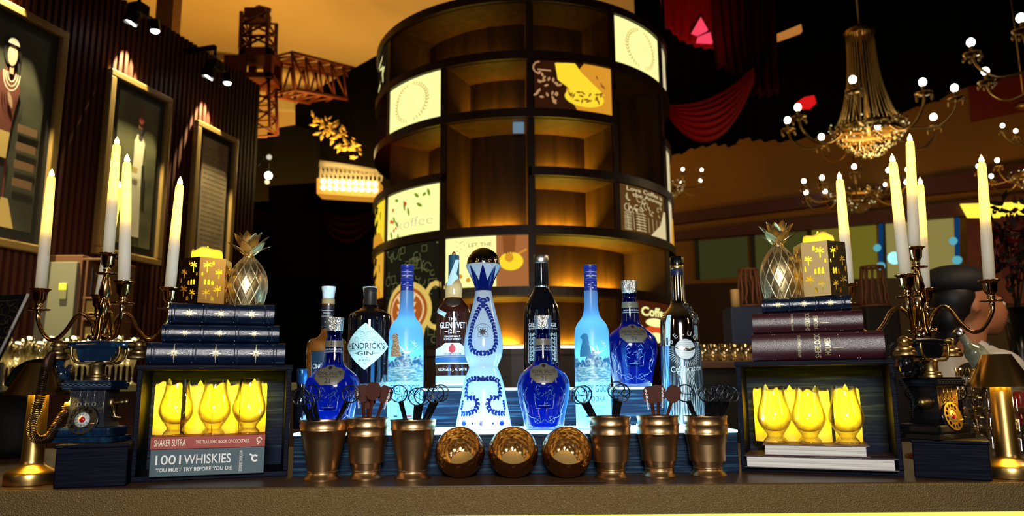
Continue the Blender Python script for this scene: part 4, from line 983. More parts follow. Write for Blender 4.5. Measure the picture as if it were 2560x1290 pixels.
# ---- mirror silver vodka
def mirror():
    cx, Y = 1710, 1.40
    t = bottle_at('vodka_bottle', 'mirror silver vodka bottle with a white fish medallion and black cap', cx, Y, Z1, 1060); m = mpp(Y); z = lambda py: max(P(cx, py, Y).z - Z1 + .0015, .0004)
    pr = [(.0004, z(1069)), (49 * m, z(1069)), (51 * m, z(1062)), (50 * m, z(900)), (48 * m, z(815)), (46 * m, z(799)), (40 * m, z(786)), (30 * m, z(775)), (22 * m, z(764)), (19 * m, z(755)), (18 * m, z(740)), (16.5 * m, z(688))]
    sp = [pr[0]] + smooth_prof(pr[1:], 2); lathe_part('glass_body', sp, M_MIRROR, t)
    lathe_part('neck_foil', [(17.2 * m, z(692)), (17.2 * m, z(675)), (16.8 * m, z(674))], mat('navy_foil', (.008, .012, .05), .3), t)
    lathe_part('gold_band', [(17 * m, z(676)), (17.6 * m, z(675)), (17.6 * m, z(667)), (17 * m, z(666))], mat('gold_foil', (.85, .65, .22), .25, 1), t)
    lathe_part('cap', [(17 * m, z(667)), (17.3 * m, z(664)), (17 * m, z(646)), (15 * m, z(644)), (.0004, z(644))], M_STIR, t)
    f = on_lathe(sp[1:], .0007); f2 = on_lathe(sp[1:], .0012)
    q = B(); a = 66 * m; rows(q, [(z(1062), -a, a), (z(960), -a, a), (z(868), -a, a)], f, 30)
    q.build('lower_sleeve', mat('engraved_sleeve', (.09, .16, .24), .2, .85, noise=((260, 260, 22), (.55, .72, .80), .45, .55)), t)
    cu, cv = 1 * m, z(877); q = B(); poly2(q, circ(cu, cv, 25 * m, 32), f2); md_ = q.build('medallion', mat('pale_medallion', (.62, .72, .74), .4), t)
    f3 = on_lathe(sp[1:], .0017); q = B()
    for k in range(9): line2(q, [(cu + (-24 + 4 * j) * m * math.cos(math.asin(min(1, abs(k - 4) / 4.6))), cv + (k - 4) * 5 * m + (1.2 * m if j % 2 else 0)) for j in range(13)], .0004, f3)
    line2(q, circ(cu, cv, 25 * m, 32), .0006, f3, True); q.build('medallion_waves', M_DEEP, md_)
    q = B(); poly2(q, [(cu - 27 * m, cv + 4 * m), (cu - 12 * m, cv + 7 * m), (cu + 8 * m, cv + 1 * m), (cu + 27 * m, cv + 6 * m), (cu + 20 * m, cv - 2 * m), (cu + 4 * m, cv - 5 * m), (cu - 14 * m, cv + 0 * m)], on_lathe(sp[1:], .0022)); q.build('fish_emblem', M_SILVER, md_)
    q = B()
    for i, ch in enumerate('BELUGA'):
        a_ = R_(152 - i * 26); rr = 39 * m; text(q, ch, 17 * m, f2, cu + math.cos(a_) * rr, cv + math.sin(a_) * rr, rot=a_ - PI / 2, off=.01)
    q.build('lettering', mat('beluga_ink', (.42, .44, .44), .4), t)
    q = B(); n = 26
    for k in range(n):
        a_ = PI + PI * k / (n - 1)
        line2(q, [(cu + math.cos(a_) * 30 * m, cv + math.sin(a_) * 30 * m), (cu + math.cos(a_) * 44 * m, cv + math.sin(a_) * 44 * m)], .0006, f2)
    for k in range(16):
        x = (-46 + 6.2 * k) * m; line2(q, [(x * .4, z(930)), (x, z(990)), (x * 1.05, z(1040))], .0006, f2); 
    text(q, 'Celebration', 19 * m, f3, 4 * m, z(925), fit=80 * m, rot=.06); q.build('engraving', M_WPR, t)
    q = B(); rows(q, [(z(868), -50 * m, -36 * m), (z(810), -46 * m, -32 * m), (z(792), -40 * m, -28 * m)], f2, 4); q.build('tax_strip', M_SKY, t)
    q = B(); rows(q, [(z(866), -46 * m, -41 * m), (z(848), -46 * m, -41 * m)], f3, 2); q.build('barcode', M_INK, t)
    # black beaded grape cluster hanging on the shoulder
    q = B(); rnd = random.Random(4)
    for k in range(70):
        u = rnd.uniform(0, 1); py = 762 + 42 * u; px = 14 + 26 * u + rnd.uniform(-14, 14)
        p = on_lathe(sp[1:], .002)(px * m, z(py)); q.sphere(p, .0017, 8, 6)
    tag(q.build('beaded_charm', mat('bead_black', (.012, .01, .01), .12, coat=1), t), 'black beaded charm on the shoulder')
    spot('bottle_fill', t.location + Vector((-.02, -.065, -.0)), t.location + Vector((0, 0, .10)), .5, (.5, .85, 1.0), 110, .8, .02)
mirror()
t = bottle_at('liqueur_bottle', 'small dark bottle with a blue metal screw cap beside the left crate', 751, 1.47, Z1, 1060); m = mpp(1.47); z = lambda py: max(P(751, py, 1.47).z - Z1, .0004)
lathe_part('glass_body', [(.0004, .0004), (18 * m, .0004), (19 * m, .003), (19 * m, z(1000)), (16 * m, z(984)), (12 * m, z(972)), (11.5 * m, z(958))], M_DKGLASS, t)
lathe_part('screw_cap', [(13 * m, z(960)), (13.5 * m, z(958)), (13 * m, z(945)), (14 * m, z(943)), (13.6 * m, z(925)), (12.5 * m, z(922)), (.0004, z(922))], mat('blue_screw_cap', (.02, .10, .28), .25, .8), t)
# ------------------------------------------------------------------ table lamps
M_LAMPIN = mat('lamp_white_inside', (.8, .7, .4), .5)
def lamp(cx, pyb, cxt, label):
    base = PZ(cx, pyb, BZ); base.y += .03; Y = base.y; base = Vector((P(cx, pyb, Y).x, Y, BZ))
    t = thing('table_lamp', label, 'lamp', base, 0, 'small brass table lamps'); m = mpp(Y)
    b = B(); b.lathe([(.0004, .0003), (57 * m, .0003), (58 * m, .002), (58 * m, .017), (57 * m, .0185), (50 * m, .022), (30 * m, .029), (26 * m, .033), (25 * m, .038), (22 * m, .16), (22 * m, .168)], 64); b.build('base_and_stem', M_BRASS_S, t, sharp=30)
    z0 = P(cxt, 987 if cx < 500 else 967, Y).z - BZ; z1 = P(cxt, 908 if cx < 500 else 886, Y).z - BZ
    b = B(); b.lathe([(75 * m, z0), (33 * m, z1 - .001), (32 * m, z1), (.0005, z1), (.0005, z1 - .0012), (31.5 * m, z1 - .0014), (73.6 * m, z0)], 64); b.build('shade', mat('mirror_brass_shade', (.60, .38, .14), .24, 1), t, sharp=30)
    b = B(); b.lathe([(24 * m, z1 - .003), (40 * m, z1 - .012), (40 * m, z1 - .014), (.0005, z1 - .014)], 32); b.build('light_disc', emit('lamp_disc', (1, .66, .08), 16, 'AUTO'), t)
    for k in range(6):
        a = 2 * PI * k / 6 + .52; point('lamp_led', base + Vector((math.cos(a) * 42 * m, math.sin(a) * 42 * m, z0 + .010)), .26, (1, .62, .06), .004)
    return t
lamp(75, 1216, 96, 'brass table lamp at the left end of the bar with a glowing stem')
lamp(2527, 1200, 2505, 'brass table lamp at the right end of the bar beside the glass tumblers')

# ------------------------------------------------------------------ blocks under the telephones
def block(p0, p1, ptop, depth, label):
    a = PZ(*p0, BZ); c = PZ(*p1, BZ); d = c - a; w = d.length; h = P(p0[0], ptop, a.y).z - BZ
    t = thing('display_block', label, 'display block', a, math.atan2(d.y, d.x))
    b = B(); b.bbox(0, w, 0, depth, 0, h - .006, .002); b.build('body', M_BLACKWOOD, t)
    b = B(); b.bbox(-.0015, w + .0015, -.0015, depth, h - .006, h, .0015); b.build('top_board', M_BLACKWOOD, t)
    return t, h
BL, BLh = block((131, 1223), (314, 1215), 1113, .15, 'black blue wooden block carrying the left rotary telephone')
BR, BRh = block((2287, 1194), (2482, 1203), 1098, .14, 'black blue wooden block carrying the right rotary telephone')

# ------------------------------------------------------------------ telephones
M_NAVY = mat('glossy_navy_paint', (.004, .014, .040), .16, coat=.6, noise=((60, 60, 60), (.012, .06, .12), .5, .8))
M_MESHP = mat('chased_metal_panel', (.035, .04, .055), .3, .6, bump=('voronoi', (700, 700, 700), 1., .0012))
M_MESHB = mat('chased_copper_panel', (.07, .028, .014), .3, .8, bump=('voronoi', (700, 700, 700), 1., .0012))
def phone(loc, rz, blue, label, cord, sc):
    t = thing('rotary_telephone', label, 'telephone', loc, rz); t.scale = (sc,) * 3; MI = (Matrix.Translation(loc) @ Matrix.Rotation(rz, 4, 'Z') @ Matrix.Scale(sc, 4)).inverted()
    paint = M_NAVY if blue else M_BLACK; body = M_MESHP if blue else M_MESHB; gold = M_OLDBRASS if blue else M_BRASS_S
    dz = .006
    b = B(); b.bbox(-.056, .052, -.038, .038, 0, dz + .003, .001); b.bbox(-.050, .046, -.036, .036, dz + .003, dz + .019, .004)
    b.build('plinth', paint, t)
    z0 = dz + .0195
    # tapered body with flaring foot
    b = B(); sec = [(.034, .028, z0), (.030, .026, z0 + .008), (.0285, .025, z0 + .02), (.029, .025, z0 + .05), (.031, .026, z0 + .0635)]
    vs = []; 
    for hx, hy, z in sec: vs += [(-hx, -hy, z), (hx, -hy, z), (hx, hy, z), (-hx, hy, z)]
    b.smooth = False; b.add(vs, [(i * 4 + k, i * 4 + (k + 1) % 4, i * 4 + 4 + (k + 1) % 4, i * 4 + 4 + k) for i in range(4) for k in range(4)] + [(3, 2, 1, 0), (16, 17, 18, 19)])
    b.build('body', paint if not blue else body, t)
    b = B(); b.smooth = False; b.add([(-.027, -.0262, z0 + .014), (.027, -.0262, z0 + .014), (.0285, -.0265, z0 + .062), (-.0285, -.0265, z0 + .062), (-.027, -.024, z0 + .014), (.027, -.024, z0 + .014), (.0285, -.024, z0 + .062), (-.0285, -.024, z0 + .062)], [(0, 1, 2, 3), (7, 6, 5, 4), (0, 4, 5, 1), (1, 5, 6, 2), (2, 6, 7, 3), (3, 7, 4, 0)]); b.build('chased_panel', body, t)
    q = B(); f = lambda u, v: Vector((u, -.0262, v))
    for u in (-.012, .000, .012):
        q.tube([(u, -.0266, z0 + .064), (u, -.0266, z0 + .042)], .0007, 6); q.tube([(u + .0028 * math.cos(a), -.0268, z0 + .0385 + .0030 * math.sin(a)) for a in [2 * PI * k / 14 for k in range(14)]], .0007, 6, close=True)
    for sx in (-1, 1): q.tube([(sx * .0285, -.0258, z0 + .012), (sx * .0285, -.0258, z0 + .062)], .0006, 6)
    q.build('relief_trim', gold if not blue else mat('silvered_trim', (.35, .36, .36), .3, .8), t)
    zt = z0 + .0635
    b = B(); b.bbox(-.041, .041, -.034, .034, zt, zt + .0035, .0012); b.bbox(-.0425, .0425, -.0355, .0355, zt + .0045, zt + .0115, .001); b.bbox(-.039, .039, -.033, .033, zt + .0115, zt + .016, .002)
    b.box(-.040, .040, -.033, .033, zt + .003, zt + .005); tpl = b.build('top_plate', paint, t)
    q = B(); f = lambda u, v: Vector((u, -.0358, v))
    line2(q, [(-.041 + k * .0016, zt + .008 + .0013 * math.sin(k * 1.15)) for k in range(52)], .0007, f)
    for v in (zt + .0050, zt + .0112): line2(q, [(-.042, v), (.042, v)], .0005, f)
    q.build('scroll_trim', mat('pewter_trim', (.45, .45, .42), .35, .8), tpl)
    # dial
    D = Matrix.Translation((-.002, -.030, z0 + .012)) @ Matrix.Rotation(R_(78), 4, 'X')
    ring = mat('worn_black_dial', (.03, .028, .022), .3, .5) if blue else M_BRASS_S
    fD = lambda u, v, e=0: D @ Vector((u, v, e))
    vs, fs = holed_panel(circ(0, 0, .0245, 48), [circ(.0182 * math.cos(R_(50 + k * 28)), .0182 * math.sin(R_(50 + k * 28)), .0034, 14) for k in range(10)] + [circ(0, 0, .0128, 30)], .0012)
    b = B(); b.smooth = False; b.add([fD(x, z, .0035 + y) for x, y, z in vs], fs); dr = b.build('dial_ring', ring, t)
    b = B(); b.lathe([(.0004, -.004), (.0255, -.004), (.0262, -.001), (.0255, .0008), (.0240, .0012), (.0004, .0012)], 48, D); b.build('dial_plate', M_BLACK if blue else paint, t)
    b = B(); b.lathe([(.0128, .001), (.0128, .0034), (.0004, .0034)], 36, D); dc = b.build('number_disc', mat('number_disc_white', (.50, .54, .55), .4) if blue else mat('number_disc_brass', (.55, .38, .14), .35, .7), t)
    q = B()
    for k, ch in enumerate('1234567890'):
        a = R_(58 + k * 30); text(q, ch, .0062, lambda u, v: fD(u, v, .0037), .0096 * math.cos(a), .0096 * math.sin(a), rot=a - PI / 2, off=.01)
    q.build('numbers', M_INK, dc)
    b = B(); b.sphere(fD(0, 0, .0036), .0052, 18, 10, (1, .6, 1)); tag(b.build('centre_button', mat('red_button', (.40, .008, .008), .2, coat=1), dc), 'dark red button in the dial')
    b = B(); b.tube([fD(.0245, -.006, .004), fD(.019, -.0075, .006), (fD(.0145, -.008, .005))], [.0016, .0016, .0006], 8); b.build('finger_stop', gold, t)
    # neck
    b = B(); zn = zt + .016; b.lathe([(.0185, zn), (.0185, zn + .004), (.0165, zn + .006), (.0165, zn + .009), (.0128, zn + .011), (.0122, zn + .024), (.0135, zn + .026), (.0135, zn + .029), (.0115, zn + .031), (.0004, zn + .031)], 36); b.build('neck', gold, t, sharp=40)
    # cradle with side cups
    zc = zn + .030
    for sy in (-.012, .012):
        b = B(); pts = [(-.041, sy, zc + .030), (-.041, sy, zc + .018), (-.036, sy, zc + .006), (-.026, sy, zc + .0005), (0, sy * .6, zc), (.026, sy, zc + .0005), (.036, sy, zc + .006), (.041, sy, zc + .018), (.041, sy, zc + .030)]
        b.tube(curve_pts(pts, 4), .0024, 10); b.build('cradle_fork', gold, t)
    b = B(); b.smooth = False; b.prism([(-.033, zc + .026), (-.031, zc + .007), (-.026, zc + .004), (.020, zc + .004), (.033, zc + .017), (.033, zc + .026)], .018, Matrix.Translation((0, -.009, 0))); b.build('cradle_block', paint, t)
    # handset
    zh = zc + .032; b = B(); b.lathe([(.0004, 0), (.0058, .001), (.0066, .02), (.0084, .05), (.0084, .062), (.0066, .092), (.0058, .111), (.0004, .112)], 20, Matrix.Translation((-.056, 0, zh)) @ Matrix.Rotation(PI / 2, 4, 'Y')); b.build('handset_grip', paint, t)
    for sx in (-1, 1):
        b = B(); xx = sx * .070; b.cyl((sx * .052, 0, zh), (sx * .066, 0, zh), .0062, .0072); b.sphere((xx, 0, zh), .0098, 16, 10); b.tube([(xx + sx * .006, 0, zh), (xx + sx * .013, 0, zh + .002)], .0045)
        b.lathe([(.0004, zh - .004), (.0095, zh - .004), (.011, zh - .008), (.012, zh - .010), (.016, zh - .012), (.0165, zh - .0145), (.0158, zh - .016), (.0185, zh - .0185), (.0192, zh - .0235), (.0165, zh - .0255), (.0004, zh - .0255)], 36, Matrix.Translation((xx, 0, 0)))
        b.build('earpiece' if sx > 0 else 'mouthpiece_cap', gold, t, sharp=45)
    b = B(); b.cyl((-.070, 0, zh - .0255), (-.070, 0, zh - .052), .0125, .0118, 24); b.tube([(-.070, 0, zh - .047), (-.064, 0, zh - .052), (-.050, -.002, zh - .050)], [.0118, .0115, .011], 18); b.lathe([(.011, 0), (.0155, .004), (.0155, .006), (.0004, .004)], 24, Matrix.Translation((-.051, -.002, zh - .049)) @ Matrix.Rotation(PI / 2, 4, 'Y')); b.build('mouthpiece', paint, t)
    # side crank and cord socket
    b = B(); b.cyl((.030, -.004, z0 + .040), (.038, -.004, z0 + .040), .0125, .011, 24); b.cyl((.038, -.004, z0 + .040), (.056, -.004, z0 + .042), .0038); b.sphere((.057, -.004, z0 + .042), .0052, 14, 8); b.tube([(.040, -.012, z0 + .036), (.042, -.016, z0 + .024), (.044, -.014, z0 + .016), (.056, -.014, z0 + .015)], .0028, 8); b.tube([(.03, -.008, z0 + .018), (.044, -.012, z0 + .016)], .0024, 8)
    b.build('crank', gold if blue else M_BRASS, t)
    b = B(); b.lathe([(.0004, 0), (.011, 0), (.012, .003), (.009, .006), (.010, .010), (.0065, .012), (.0065, .018), (.0004, .018)], 24, Matrix.Translation((-.029, -.004, z0 + .036)) @ Matrix.Rotation(-PI / 2, 4, 'Y')); b.build('cord_socket', gold, t)
    # coiled cord
    cp = [MI @ P(x, y, loc[1] - dy) for x, y, dy in cord] + [Vector((-.046, -.004, z0 + .036))]
    path = curve_pts(cp, 10); L = sum((a - c).length for a, c in zip(path, path[1:])); turns = int(L / .0034)
    b = B(); n = turns * 9; pts = []; cum = [0]
    for a, c in zip(path, path[1:]): cum.append(cum[-1] + (c - a).length)
    j = 0; up = Vector((0, 1, 0))
    for k in range(n + 1):
        s_ = L * k / n
        while j < len(path) - 2 and cum[j + 1] < s_: j += 1
        d = (path[j + 1] - path[j]); p = path[j] + d * ((s_ - cum[j]) / max(1e-6, cum[j + 1] - cum[j])); d.normalize(); e1 = d.cross(up).normalized(); e2 = e1.cross(d)
        a = 2 * PI * turns * k / n; r = .0070 if blue else .0028; pts.append(p + e1 * math.cos(a) * r + e2 * math.sin(a) * r)
    b.tube(pts, .0011 if blue else .0006, 4); b.build('coiled_cord', mat('black_cord', (.05, .025, .015), .28, .8) if blue else mat('dark_cord', (.01, .01, .012), .25, .4), t)
    return t
pL = P(228, 1105, 1.262); phone((pL.x, 1.262, BZ + BLh + .0002), R_(3), True, 'navy and antique brass rotary telephone with a white number disc on the left block', [(138, 884, .0), (126, 893, .03), (115, 922, .075), (106, 960, .088), (99, 1000, .088), (89, 1035, .085), (80, 1062, .080), (81, 1086, .075), (97, 1100, .065), (119, 1094, .05), (137, 1070, .035), (153, 1044, .018), (167, 1030, .006)], .94)
pR = P(2343, 1095, 1.268); phone((pR.x, 1.268, BZ + BRh + .0002), R_(30), False, 'black rotary telephone with a golden dial turned right, on the right block', [(2232, 858, .03), (2222, 874, .045), (2230, 905, .05), (2248, 942, .045), (2266, 972, .04), (2280, 996, .03), (2283, 1015, .02), (2279, 1040, .015), (2284, 1022, .01)], .94)
# two stirrers hung behind the right telephone
for px, py, lab in ((2272, 992, 'ring of a black stirrer behind the right telephone, left side'), (2396, 975, 'ring of a black stirrer behind the right telephone, right side')):
    if px < 2300:
        hd = P(2270 + 15, 950 + 30, 1.385); ft = Vector((hd.x - .004, 1.385, hd.z - .10))
    else:
        hd = P(2395, 978, 1.385); ft = Vector((hd.x + .004, 1.385, hd.z - .10))
    stirrer_black(None, ft, hd, lab, .016)

# ------------------------------------------------------------------ candelabra
M_TAPER = translucent('taper_wax', (.95, .96, .90), (1.0, .85, .30), .35, .4, .04)
def candle(base, tip, label, r=.0105, group='tall white taper candles with battery flames'):
    base = Vector(base); tip = Vector(tip); d = tip - base; L = d.length - .014; q = d.to_track_quat('Z', 'Y').to_matrix().to_4x4()
    t = thing('taper_candle', label, 'candle', base, 0, group); Mx = q
    b = B(); b.lathe([(.0003, 0), (r, .0002), (r * 1.0, L * .3), (r * .90, L * .6), (r * .74, L * .97), (r * .66, L * .99), (r * .45, L)], 28, Mx); b.build('wax_stick', M_TAPER, t)
    b = B(); b.lathe([(r * .40, L - .0005), (r * .50, L + .003), (r * .40, L + .009), (.0004, L + .0175)], 16, Mx); b.build('flame', M_FLAME, t)
    [point('candle_led', base + d.normalized() * (L * q_), w_, (1, .64, .07), .004) for q_, w_ in ((.90, .050), (.81, .070), (.72, .060), (.63, .045), (.54, .025))]
    p = base + d.normalized() * (L + .006); point('candle_glow', p, .05, (1, .62, .12), .006)
    return t
def socket(b, x, y, z):
    """drip pan at z, cup above"""
    b.lathe([(.0004, z), (.006, z), (.020, z + .0015), (.0225, z + .004), (.021, z + .0042), (.007, z + .004), (.0065, z + .009), (.0085, z + .011), (.0065, z + .014), (.0075, z + .017), (.0125, z + .024), (.0138, z + .038), (.0165, z + .043), (.021, z + .0455), (.0205, z + .0465), (.0145, z + .0455), (.0120, z + .040), (.0004, z + .040)], 32, Matrix.Translation((x, y, 0)))
def candelabra(cx, Y, angs, R, zp, ztop, label, tips, side):
    """zp: height of the drip pans over the bar, ztop: rim of the centre socket"""
    base = Vector((P(cx, 870, Y).x, Y, BZ)); t = thing('candelabra', label, 'candelabra', base, 0, 'five light golden candelabras')
    zs = ztop - .0465
    b = B(); b.lathe([(.0004, 0), (.055, 0), (.056, .004), (.045, .009), (.025, .014), (.014, .022), (.011, .034), (.0135, .042), (.010, .052), (.0085, .075), (.0125, .088), (.0085, .098), (.0075, .135), (.010, .15), (.0070, .165), (.0075, zp - .115), (.0075, zp - .105), (.0125, zp - .098), (.0145, zp - .090), (.0085, zp - .083), (.0085, zp - .078), (.0150, zp - .070), (.0165, zp - .060), (.0120, zp - .050), (.0110, zp - .02), (.0075, zp - .012), (.0100, zp), (.0135, zp + .012), (.0090, zp + .022), (.0085, zp + .028), (.0125, zp + .036), (.0070, zs - .006), (.006, zs)], 36)
    b.build('stem', M_BRASS, t, sharp=60)
    b = B(); socket(b, 0, 0, zs); b.build('candle_cup', M_BRASS, t)
    spots = []
    for k in range(4):
        a = R_(angs[k]); ex = Vector((math.cos(a), math.sin(a), 0)); q = lambda r, z: ex * r + Vector((0, 0, z))
        arm = B(); pts = [q(.010, zp - .066), q(.016, zp - .044), q(.026, zp - .020), q(.042, zp - .007), q(.058, zp - .014), q(.074, zp - .040), q(.092, zp - .058), q(.110, zp - .058), q(.126, zp - .040), q(R, zp - .016), q(R, zp)]
        n_ = len(curve_pts(pts, 5)); arm.tube(curve_pts(pts, 5), [.0042 if .1 < i / n_ < .95 else .0052 for i in range(n_)], 12)
        hk = [q(.016, zp - .044), q(.012, zp - .050), q(.010, zp - .058), q(.017, zp - .060), q(.022, zp - .056)]
        hk = [q(.022, zp - .026), q(.016, zp - .040), q(.014, zp - .050), q(.020, zp - .057), q(.028, zp - .053)]
        arm.tube(curve_pts(hk, 4), [.0040] * 9 + [.0045, .0055, .0062, .0060, .0052, .0045, .004, .0035], 12); arm.build('arm', M_BRASS, t)
        c = B(); socket(c, ex.x * R, ex.y * R, zp); c.build('candle_cup', M_BRASS, t)
        spots.append(base + q(R, zp + .0405))
    spots.append(base + Vector((0, 0, zs + .0405)))
    names = ('right', 'rear', 'left', 'front', 'centre')
    for sp, tp, nm in zip(spots, tips, names):
        candle(sp, P(tp[0], tp[1], sp.y), 'white taper candle with yellow flame in the %s cup of the %s candelabra' % ({'centre': 'raised centre'}.get(nm, nm), side), .0112 if nm != 'rear' else .0105)
    return t
zp_ = CZ - BZ + .162
candelabra(251, 1.56, (0, 123, 180, -48), .136, zp_, CZ - BZ + .283, 'golden five light candelabra behind the left telephone', [(451, 445), (299, 456), (130, 425), (318, 388), (293, 345)], 'left')
candelabra(2311, 1.56, (-9, 56, 171, -127), .138, zp_, CZ - BZ + .283, 'golden five light candelabra behind the right telephone', [(2453, 390), (2300, 446), (2098, 433), (2230, 388), (2274, 337)], 'right')

# ------------------------------------------------------------------ pineapples
M_PLINE = mat('pale_groove_metal', (.72, .62, .38), .5, .9)
def pineapple(loc, rad, hb, htot, label, seed):
    t = thing('pineapple_ornament', label, 'ornament', loc, 0, 'golden metal pineapples'); nu, nv = 220, 110; vs = []; fs = []; GG = []
    for j in range(nv + 1):
        v = j / nv; z = hb * v; r = rad * (1 - max(0, (v - .42) / .58) ** 2.3 * .72) * (1 - .22 * max(0, (.42 - v) / .42) ** 1.9)
        if v > .985: r *= .96
        for k in range(nu):
            a = 2 * PI * k / nu; g = 0
            for s in (1, -1):
                ph = (a / (2 * PI) * 13 + s * v * 2.5 + seed * .3) % 1; dd = min(ph, 1 - ph); g = max(g, math.exp(-(dd / .045) ** 2))
            rr = r + .0010 * g; GG.append(g)
            vs.append((rr * math.sin(a), -rr * math.cos(a), z))
    for j in range(nv):
        for k in range(nu): k2 = (k + 1) % nu; fs.append((j * nu + k, j * nu + k2, (j + 1) * nu + k2, (j + 1) * nu + k))
    fs.append(tuple(reversed(range(nu)))); fs.append(tuple(nv * nu + k for k in range(nu)))
    b = B(); b.add(vs, [f for f in fs if len(f) > 4 or max(GG[i] for i in f) < .80]); b.cur = 1; b.add(vs, [f for f in fs if len(f) == 4 and max(GG[i] for i in f) >= .80]); b.build('body', [M_PINE, M_PLINE], t)
    b = B(); b.lathe([(rad * .30, hb - .0005), (rad * .31, hb + .002), (rad * .26, hb + .004), (rad * .2, hb + .010), (.0004, hb + .012)], 28); b.build('collar', M_PINE, t)
    ht = htot - hb
    for ring, (n, el, L, w, z0) in enumerate(((6, 42, .80, .0098, .003), (5, 62, .98, .0105, .006), (4, 78, 1.0, .0100, .008))):
        for k in range(n):
            a = 2 * PI * (k + .5 * ring + seed * .15) / n; Ln = ht * L; q = B(); rws = 11; cols = 6; vv = []; ff = []
            out = Vector((math.sin(a), -math.cos(a), 0)); side = Vector((math.cos(a), math.sin(a), 0))
            for side_ in (0, 1):
                for i in range(rws):
                    u = i / (rws - 1); e = R_(el) - u * u * R_(38); e0 = R_(el)
                    rr = .004 + Ln * (math.cos(e0) * u + .14 * u * u); zz = hb + z0 + Ln * .94 * (math.sin(e0) * u - .12 * u * u * math.sin(e0))
                    wd = w * (math.sin(PI * min(1, (u * .92 + .08)) ** .8) ** .8 if u < 1 else 0) + .0004
                    for c in range(cols + 1):
                        x = (c / cols * 2 - 1); rib = .0006 * (1 if (i * 2 + abs(int(x * 3))) % 2 else 0)
                        vv.append(out * (rr - .0028 * (1 - x * x) + (.0010 if side_ else 0)) + side * (wd * x) + Vector((0, 0, zz + rib + .0012 * abs(x) - (.0008 if side_ else 0))))
            N = rws * (cols + 1)
            for s in (0, 1):
                for i in range(rws - 1):
                    for c in range(cols):
                        p = s * N + i * (cols + 1) + c; ff.append((p, p + 1, p + cols + 2, p + cols + 1) if s == 0 else (p + cols + 1, p + cols + 2, p + 1, p))
            for i in range(rws - 1):
                for c in (0, cols): p = i * (cols + 1) + c; ff.append((p, p + cols + 1, N + p + cols + 1, N + p))
            q.add(vv, ff); q.build('leaf', M_PINE, t, sharp=50)
    return t
def on_stack(C, px, dy, z):
    return at_local(C, px, 800, dy, z - BZ)
zt1 = zL + hA + hB + hC + .0018; zt2 = zR + hD + hE + hF + .0018
lp = on_stack(CL, 615, .055, zt1); ml = mpp(lp.y)
pineapple(lp, 48 * ml, P(615, 645, lp.y).z - zt1, P(615, 581, lp.y).z - zt1, 'golden pineapple ornament on the navy books at left', 0)
rp = on_stack(CRr_, 1957, .055, zt2); mr = mpp(rp.y)
pineapple(rp, 48 * mr, P(1957, 617, rp.y).z - zt2, P(1957, 556, rp.y).z - zt2, 'golden pineapple ornament on the small navy book at right', 1)

# ------------------------------------------------------------------ pierced lanterns
def palm(x, y, s):
    out = []
    tr = [(x - .05 * s, y - .5 * s), (x + .05 * s, y - .5 * s), (x + .04 * s, y)]; 
    pts = [(x + .05 * s, y - .5 * s), (x + .04 * s, y + .02 * s)]
    for k in range(5):
        a = R_(-25 + k * 57.5) if True else 0; a2 = a + R_(20)
        pts += [(x + .42 * s * math.cos(a) , y + .12 * s + .30 * s * math.sin(a)), (x + .36 * s * math.cos(a2), y + .14 * s + .34 * s * math.sin(a2)), (x + .10 * s * math.cos(a + R_(29)), y + .12 * s + .10 * s * math.sin(a + R_(29)))]
    pts += [(x - .04 * s, y + .02 * s), (x - .05 * s, y - .5 * s)]
    return pts
def arch(x, y, w, h): return [(x - w / 2, y), (x + w / 2, y), (x + w / 2, y + h * .7), (x + w * .3, y + h * .9), (x, y + h), (x - w * .3, y + h * .9), (x - w / 2, y + h * .7)]
def lantern(loc, Rr, h, rot, label, ch, seed, pz):
    t = thing('candle_lantern', label, 'lantern', loc, 0, 'pierced golden hexagonal candle lanterns'); Rv = Rr; mtl = M_PINE if seed else mat('pierced_brass', (.62, .42, .17), .22, 1)
    v = [Vector((Rv * math.sin(rot + k * PI / 3), -Rv * math.cos(rot + k * PI / 3), 0)) for k in range(6)]
    for k in range(6):
        a, c = v[k], v[(k + 1) % 6]; w = (c - a).length; ex = (c - a).normalized(); ey = Vector((-ex.y, ex.x, 0)); s = w
        rnd = random.Random(seed * 10 + k)
        holes = [palm(s * .30, h * .80, s * .46), palm(s * .76, h * .66, s * .40), palm(s * .30, h * .20, s * .42), palm(s * .74, h * .28, s * .5)]
        holes += [arch(s * .24, h * .40, s * .10, h * .12), arch(s * .38, h * .40, s * .10, h * .12), arch(s * .52, h * .40, s * .09, h * .10), arch(s * .52, h * .84, s * .08, h * .09), arch(s * .54, h * .06, s * .12, h * .10), arch(s * .12, h * .60, s * .06, h * .07), arch(s * .90, h * .46, s * .06, h * .1)]
        if k % 2: holes = [[(s - x, z) for x, z in hh] for hh in holes]
        vs, fs = holed_panel([(0, 0), (s, 0), (s, h), (0, h)], holes, .0006)
        b = B(); b.smooth = False; b.add([a + ex * x + ey * y + Vector((0, 0, z)) for x, y, z in vs], fs); b.build('pierced_panel', mtl, t)
    b = B(); b.smooth = False; b.add([p * .98 + Vector((0, 0, zz)) for zz in (0.0002, .0016) for p in v], [tuple(reversed(range(6))), tuple(range(6, 12))] + [(i, (i + 1) % 6, (i + 1) % 6 + 6, i + 6) for i in range(6)]); b.build('base', mtl, t)
    pillar(Vector(loc) + Vector((0, 0, .0018)), Rr * .60, ch, 'glowing yellow candle inside the pierced lantern beside the %s pineapple' % ('right' if seed else 'left'), pz, True, seed + 5, None)
    return t
ll = on_stack(CL, 508, .048, zt1); ml = mpp(ll.y)
lantern(ll, 63 * ml, P(515, 652, ll.y).z - zt1, R_(8), 'pierced brass hexagonal lantern on the navy books at left', P(512, 624, ll.y).z - zt1, 0, .20)
rl = on_stack(CRr_, 2061, .048, zt2); mr = mpp(rl.y)
